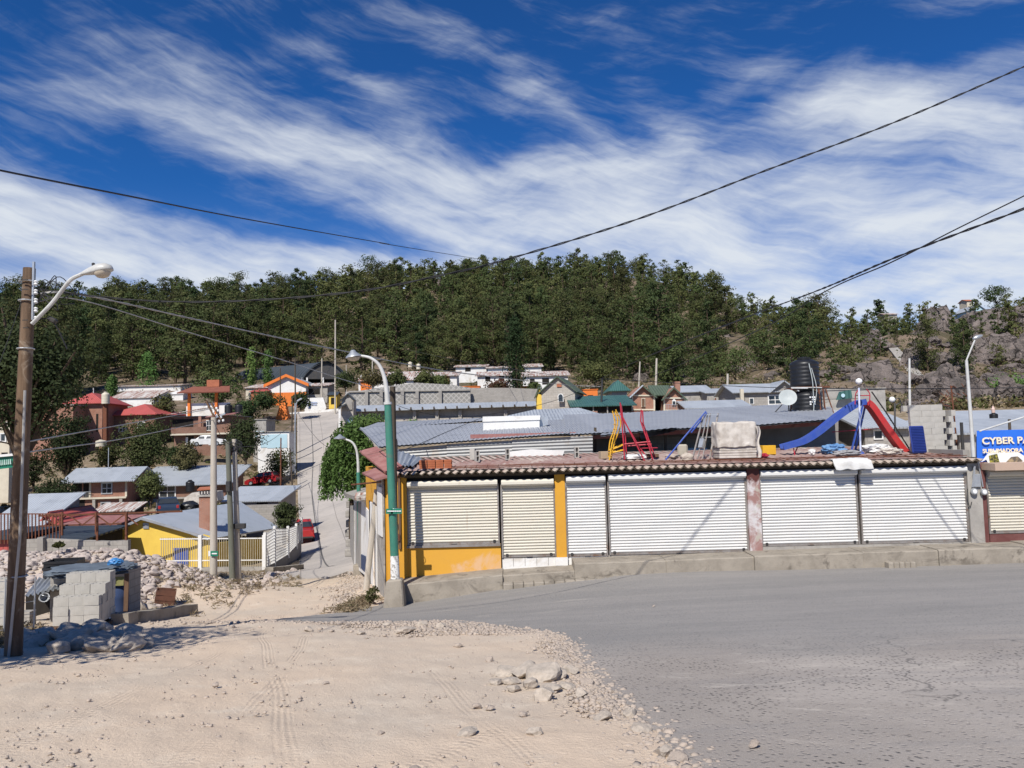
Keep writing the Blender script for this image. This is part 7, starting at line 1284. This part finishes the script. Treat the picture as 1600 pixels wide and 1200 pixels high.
for px,py_,d,sx,sz,lb in ((668,458,352,7,8,'bare cliff face on the ridge under the tufted pine'),(690,452,352,8,7,'bare pale cliff right of the dark cleft on the ridge'),(648,456,355,5,8,'narrow cliff left of the dark cleft on the ridge'),(585,448,362,9,5,'flat rock ledge under the feathery pine'),(925,480,335,5,6,'pale cliff patch in the middle of the forest'),(938,470,340,4,6,'smaller pale cliff right of the cliff patch'),(1012,478,330,5,6,'slanting grey cliff at the right end of the forest'),(1032,486,325,5,4,'grey rock beside the slanting cliff'),(262,478,372,8,5,'rock step on the low part of the left ridge'),(548,470,345,4,4,'dark rock overhang between pines left of the cliff')): boulder(px,py_,d,(sx,sx*.7,sz),lb,rot=(0,0,px))
def path(pts,w,mt,name): 
    q=cr([G(px,d) for px,d in pts],10); vs=[]
    for i,p in enumerate(q):
        tg=(q[min(i+1,len(q)-1)]-q[max(i-1,0)]); s_=Vector((tg.y,-tg.x,0)).normalized()*w; z=H(p.x,p.y)+.55; vs+=[Vector((p.x-s_.x,p.y-s_.y,z)),Vector((p.x+s_.x,p.y+s_.y,z)),Vector((p.x+s_.x,p.y+s_.y,z-2)),Vector((p.x-s_.x,p.y-s_.y,z-2))]
    m=MB(); m.add(vs,[(4*i+a,4*i+(a+1)%4,4*i+4+(a+1)%4,4*i+4+a) for i in range(len(q)-1) for a in range(4)]); o=m.build(name,mt); o['kind']='structure'
path([(1374,212),(1384,190),(1398,168),(1418,142),(1440,122)],.9,M_conc,'path')
# small plants: weeds at the lamp base, pots of shrubs along the yards
sized('broad',70,583,942,916,24,23.0,'dry grey green weed clump at the foot of the green lamp',L_oak,'weed',.07,16,26,base=.02); sized('broad',71,92,858,846,16,27.5,'small green weed on the rubble mound',L_oak,'weed',.12,24,14,base=.02); sized('broad',72,318,926,908,34,31.5,'yellowish weed patch left of the pale concrete pole',L_dry,'weed',.12,30,24,base=.02); sized('broad',73,297,934,918,24,29,'green weed on the rubble edge by the concrete pole',L_oak,'weed',.11,30,20,base=.02)
# ------------------------------------------------------------------ street lamps, poles
def lampbase(px,pyb,d): g_=G(px,d); return g_
g_=Vector((GX(614,22.45),22.45,H(GX(614,22.45),22.45))); gl=thing('street_lamp',g_,'green and white curved street lamp at the yellow shop corner','street lamp'); b=g_.copy()
mb=MB(); zt=P(616,903,22.45).z-b.z; mb.hexa([(-.36,-.34,-.5),(.34,-.36,-.5),(.34,.3,-.5),(-.36,.3,-.5),(-.22,-.24,zt-.04),(.24,-.26,zt),(.22,.22,zt-.02),(-.2,.2,zt-.05)]); mb.build('pedestal',M_curb,gl,bev=.04)
a0=Vector((.01,0,zt-.02)); a1=P(616.5,868,22.45)-b; a2=P(606,632,22.4)-b
MB().tube([a0,a1],[.135,.125],12).build('painted_base',M_peel,gl,smooth=40); MB().tube([a1,a1.lerp(a2,.5),a2],[.125,.115,.105],12).build('pole',M_greenpole,gl,smooth=40)
MB().tube([a2,a2+(a2-a1).normalized()*.07],[.125,.125],12).build('joint_ring',M_whitepole,gl,smooth=40)
arm=cr([a2,P(603.5,606,22.4)-b,P(600,588,22.4)-b,P(592,570,22.4)-b,P(578,559,22.4)-b,P(560,555.5,22.4)-b],8); MB().tube(arm,[.075-.04*i/(len(arm)-1) for i in range(len(arm))],10).build('arm',M_whitepole,gl,smooth=40)
h=P(552,553.5,22.4)-b; m=MB(); m.lathe([(.03,.13),(.07,.11),(.1,.05),(.22,-.05),(.24,-.09),(.2,-.1)],18); m.build('lamp_head',M_galv,gl,smooth=50,loc=h,rot=(0,R(-8),0)); m=MB(); m.lathe([(.19,-.1),(.15,-.17),(.06,-.2)],16); m.build('lens',M_lens,gl,smooth=50,loc=h)
for px0,px1 in ((603,614),(611,628)):
    pn=MB().prism([P(x,y,22.28)-b for x,y in ((px0,803),(px1,802.5),(px1,794.5),(px0,795))],(0,-.012,0),(0,.012,0)).build('street_sign',M_sign,gl); m=MB(); 
    for i in range(4): xx=px0+2+i*(px1-px0-3)/4; m.prism([P(x,y,22.26)-b for x,y in ((xx,799.4),(xx+(px1-px0)/5.4,799.4),(xx+(px1-px0)/5.4,797.8),(xx,797.8))],(0,-.012,0),(0,0,0))
    m.build('sign_marks',M_text,pn)
MB().tube([(a1.x+.13*math.cos(t),a1.y+.13*math.sin(t),a1.z+1.35) for t in np.linspace(0,2*PI,14)],.01,5).build('sign_clamp',M_galv,gl)
gd=tag(MB().tube([G(615.5,23.25),P(613.5,604,23.25)],[.10,.085],9).build('wooden_pole',M_wooddark,smooth=40),'dark wooden pole standing right behind the green street lamp','pole')
g_=G(561,38.2); g2=thing('street_lamp',g_,'smaller green curved street lamp farther down the street','street lamp'); b=g_.copy()
MB().obox((0,0,.15),(.6,.6,.7)).build('pedestal',M_curb,g2,bev=.03); q1=P(560,738,38.2)-b; MB().tube([(0,0,.4),q1],[.12,.1],10).build('pole',M_greenpole,g2,smooth=40); arm=cr([q1,P(559.5,722,38.2)-b,P(557,703,38.2)-b,P(550,691,38.2)-b,P(536,685,38.2)-b],7); MB().tube(arm,[.08-.035*i/(len(arm)-1) for i in range(len(arm))],8).build('arm',M_whitepole,g2,smooth=40)
m=MB(); m.lathe([(.04,.14),(.12,.06),(.3,-.04),(.3,-.08),(.05,-.12)],14); m.build('lamp_head',M_galv,g2,smooth=50,loc=P(531,683,38.2)-b)
def pole(label,px,pyt,d,r0,r1,mt,pxt=None,name='utility_pole',base=None,cat='utility pole'):
    g_=G(px,d); o=thing(name,g_,label,cat); t_=P(pxt or px,pyt,d)-g_; MB().tube([Vector((0,0,-.4)),t_*.5,t_],[r0,(r0+r1)/2,r1],10).build('pole',mt,o,smooth=40); return o,t_
o,t_=pole('pale concrete pole with a small green street sign near its foot',334,652,31,.16,.11,M_polec,334); b=o.location
pn=MB().prism([P(x,y,30.8)-b for x,y in ((329,869),(341,869),(341,861),(329,861))],(0,-.01,0),(0,.01,0)).build('street_sign',M_sign,o); MB().prism([P(x,y,30.78)-b for x,y in ((331,866),(339,866),(339,864),(331,864))],(0,-.01,0),(0,0,0)).build('sign_marks',M_text,pn); MB().obox(P(327.5,865,30.9)-b,(.08,.05,.2)).build('bracket',M_text,o)
for a_,c_ in (((322,626),(336,654)),((330,630),(346,655)),((338,652),(352,646))): MB().bar(P(*a_,31)-b,P(*c_,31)-b,.09,.06).build('crossarm',M_wood2 if a_[0]<335 else M_galv,o)
rs=random.Random(2)
for i in range(8): MB().lathe([(.03,0),(.05,.04),(.03,.1)],7,P(rs.uniform(322,350),rs.uniform(636,660),31)-b).build('insulator',M_text,o)

o,t_=pole('dark green painted pole left of the pair at the verge',364,690,37.4,.15,.12,mat('old green paint pole',(.12,.13,.10),(.17,.16,.13),3,.85,stretch=(3,3,.5)),356); b=o.location; MB().obox(P(357,760,37.2)-b,(.2,.2,.5)).build('junction_box',M_darkmetal,o,bev=.02)
o,t_=pole('grey concrete pole right of the pair at the verge',373,686,37.8,.16,.11,M_polec,366); b=o.location; m=MB()
for i in range(16): m.tube(cr([P(366+rs.uniform(-12,12),690+rs.uniform(-6,14),37.7)-b,P(366+rs.uniform(-14,14),694+rs.uniform(-8,14),37.7)-b,P(366+rs.uniform(-12,14),698+rs.uniform(-8,14),37.7)-b],4),.015,4)
m.build('wire_tangle',M_cable,o); MB().obox(P(374,822,37.6)-b,(.6,.2,.25)).build('meter_box',M_darkmetal,o,bev=.02)
# timber post against the side wall of the shop
g_=Vector((-5.15,26.6,H(-5.15,26.6))); tag(MB().tube([g_,P(589,765,26.6)],[.11,.095],9).build('wooden_pole',M_polec,smooth=40),'pale weathered pole against the yellow side wall','pole')
for lab,px,pyt,d,r_,mt,pxt in (('tall thin pole in the middle of the upper street end',524,500,140,.17,M_polec,524),('pole left of the tall thin pole before the arched hall',503,560,150,.16,M_polec,503),('leaning slim pole at the left edge of the upper street',462,560,112,.13,M_wooddark,461),('bare pole beside the slim leaning pole with a small lamp',455,620,108,.12,M_wooddark,457),('thin rusty post on the verge above the red hatchback',438,684,92,.10,M_rust,439),('second thin post on the verge nearer the street',457,702,92,.1,M_wooddark,453),('slim pole beside the orange pyramid',438,575,138,.12,M_wooddark,438),('pale pole in front of the bare slope left of the grey gabled house',1138,584,88,.16,M_polec,1137),('pale pole on the slope behind the twin gables',1027,560,120,.2,M_polec,1026),('thin pole in the brush left of the twin gables',1000,565,125,.15,M_polec,1000),('short pole among the sheds left of the grey gabled house',1118,622,80,.1,M_rust,1118),('short pole beside another among the sheds',1124,625,80,.09,M_rust,1124),('white mast with small lamps behind the red chute',1424,560,70,.12,M_whitepole,1421),('brown pole behind the banner',1577,655,40,.09,M_wooddark,1577),('thin pale pole behind the banner near the right border',1585,655,48,.06,M_galv,1584),('dark pole left of the white rooftop lamp behind the block stack',1503,660,36,.09,M_darkmetal,1502),('thin dark pole behind the teal roof with a blue meter',940,592,78,.12,M_darkmetal,941),('slim pole above the white terrace behind the street lamp',582,558,140,.14,M_polec,582),('white lamp mast among red roofs',147,606,118,.1,M_whitepole,146),('thin pole in front of the rusty terrace',542,570,150,.12,M_polec,541)): pole(lab,px,pyt,d,r_,r_*.75,mt,pxt,'pole',cat='pole')
o,t_=pole('street lamp pole with its head over the upper left street edge',461,668,100,.11,.08,M_galv,461,'street_lamp',cat='street lamp'); b=o.location; MB().tube(cr([t_*.93,P(463,632,100)-b,P(468,625,100)-b],5),.06,6).build('arm',M_galv,o); MB().obox(P(468,624.5,100)-b,(.7,.35,.18),Matrix.Rotation(-.5,3,'Y')).build('lamp_head',M_galv,o,bev=.03); MB().tube([t_,P(461,630,100)-b],.08,6).build('upper_pole',M_galv,o)
# ------------------------------------------------------------------ cables
def wire(name,label,pts,r_,mt,twist=False,n=10):
    q=cr([P(*p) for p in pts],n); rl=[r_[0]+(r_[1]-r_[0])*i/(len(q)-1) for i in range(len(q))] if isinstance(r_,tuple) else [r_]*len(q); m=MB()
    if twist:
        for ph_ in (0,PI):
            s=0; qq=[]
            for i,p in enumerate(q):
                if i: s+=(p-q[i-1]).length
                qq.append(p+Vector((0,math.cos(s*5+ph_),math.sin(s*5+ph_)))*rl[i]*.85)
            m.tube(qq,[x*.75 for x in rl],6)
    else: m.tube(q,rl,5)
    return tag(m.build(name,mt,smooth=60),label,'cable')
wire('power_cable','thick twisted black cable sweeping from the leaning pole to the upper right',[(2300,-330,26),(1900,-70,22.5),(1660,76,20.6),(1600,104,20.2),(1400,190,19.4),(1200,265,18.4),(1000,341,17),(800,403,15.3),(690,430,14.5),(560,455,14),(400,469,13.9),(250,471,13.6),(115,459,13.2),(50,450,12.95)],(.024,.010),M_cable,True,26)
wire('power_cable','thin single cable crossing the left sky down to the ridge',[(-900,20,6.5),(-400,165,7.6),(-60,252,9),(0,266,9.5),(200,306,14),(400,345,25),(600,380,45),(700,397,80),(850,421,330)],(.0045,.03),M_cable)
wire('power_cable','black twisted cable at the right ending lower on the border',[(2200,30,12),(1900,195,14),(1660,300,15.7),(1600,326,16.2),(1400,402,20),(1280,453,26),(1150,502,36),(1000,562,56),(930,596,76)],(.016,.03),M_cable,True,16); wire('power_cable','thinner cable running just above the twisted cable at the right border',[(2200,-20,12),(1900,150,14),(1660,275,15.7),(1600,306,16.4),(1490,360,18.4),(1390,411,20.4),(1290,455,26),(1180,518,36),(1020,588,66)],(.010,.024),M_cable)
wire('power_cable','upper pale cable from the leaning pole down over the town',[(52,458,12.95),(130,461,13.6),(300,498,18),(400,520,24),(520,545,33),(700,580,55),(880,601,75),(940,604,78)],(.011,.03),M_cableg,True,10); wire('power_cable','lower pale cable from the leaning pole toward the street lamp',[(52,472,12.95),(130,470,14),(300,521,20),(440,562,30),(560,600,42),(660,625,60)],(.008,.022),M_cableg)
wire('power_cable','pale line from the leaning pole to the top of the concrete pole',[(44,690,13.0),(200,662,22),(334,638,31)],.014,M_cableg); wire('power_cable','second pale line below it to the concrete pole',[(40,707,13.0),(200,684,22),(334,656,31)],.014,M_cableg)
wire('guy_wire','thin guy wire slanting left from the leaning pole',[(37,462,12.9),(0,566,12.6),(-60,730,12.2)],.006,M_cable); wire('power_cable','dark level cable crossing the sheds on the right to the border',[(940,592,78),(1140,603,88 if False else 60),(1300,607,36),(1486,607,26.6),(1680,604,24)],(.03,.012),M_cable)
wire('power_cable','cable sagging from the dark teal pole across the patterned wall',[(940,596,78),(860,628,74),(740,650,66),(640,640,60),(560,600,62)],.022,M_cable); wire('power_cable','black service cable across the market roof to the shop corner',[(755,652,44),(700,674,36),(650,696,29),(614,707,23.4)],.014,M_cable)
wire('power_cable','cable from the paired poles over the slope to the street',[(366,695,37.8),(420,722,60),(455,712,92)],.02,M_cable); wire('power_cable','low cable from the paired poles to the upper street lamp',[(366,700,37.8),(420,690,70),(461,660,100)],.02,M_cable); wire('power_cable','cable from the concrete pole to the paired poles',[(334,660,31),(350,688,34),(366,698,37.8)],.014,M_cable); wire('power_cable','cable across the upper street between its poles',[(461,640,100),(500,600,120),(524,560,140)],.03,M_cable); wire('power_cable','long cable from the upper street pole to the right terraces',[(524,520,140),(700,560,140),(900,592,90)],.03,M_cable)
wire('power_cable','cable from the upper lamp sagging over the street to the shop corner',[(461,640,100),(500,690,60),(560,710,40),(612,700,23.3)],.016,M_cable)
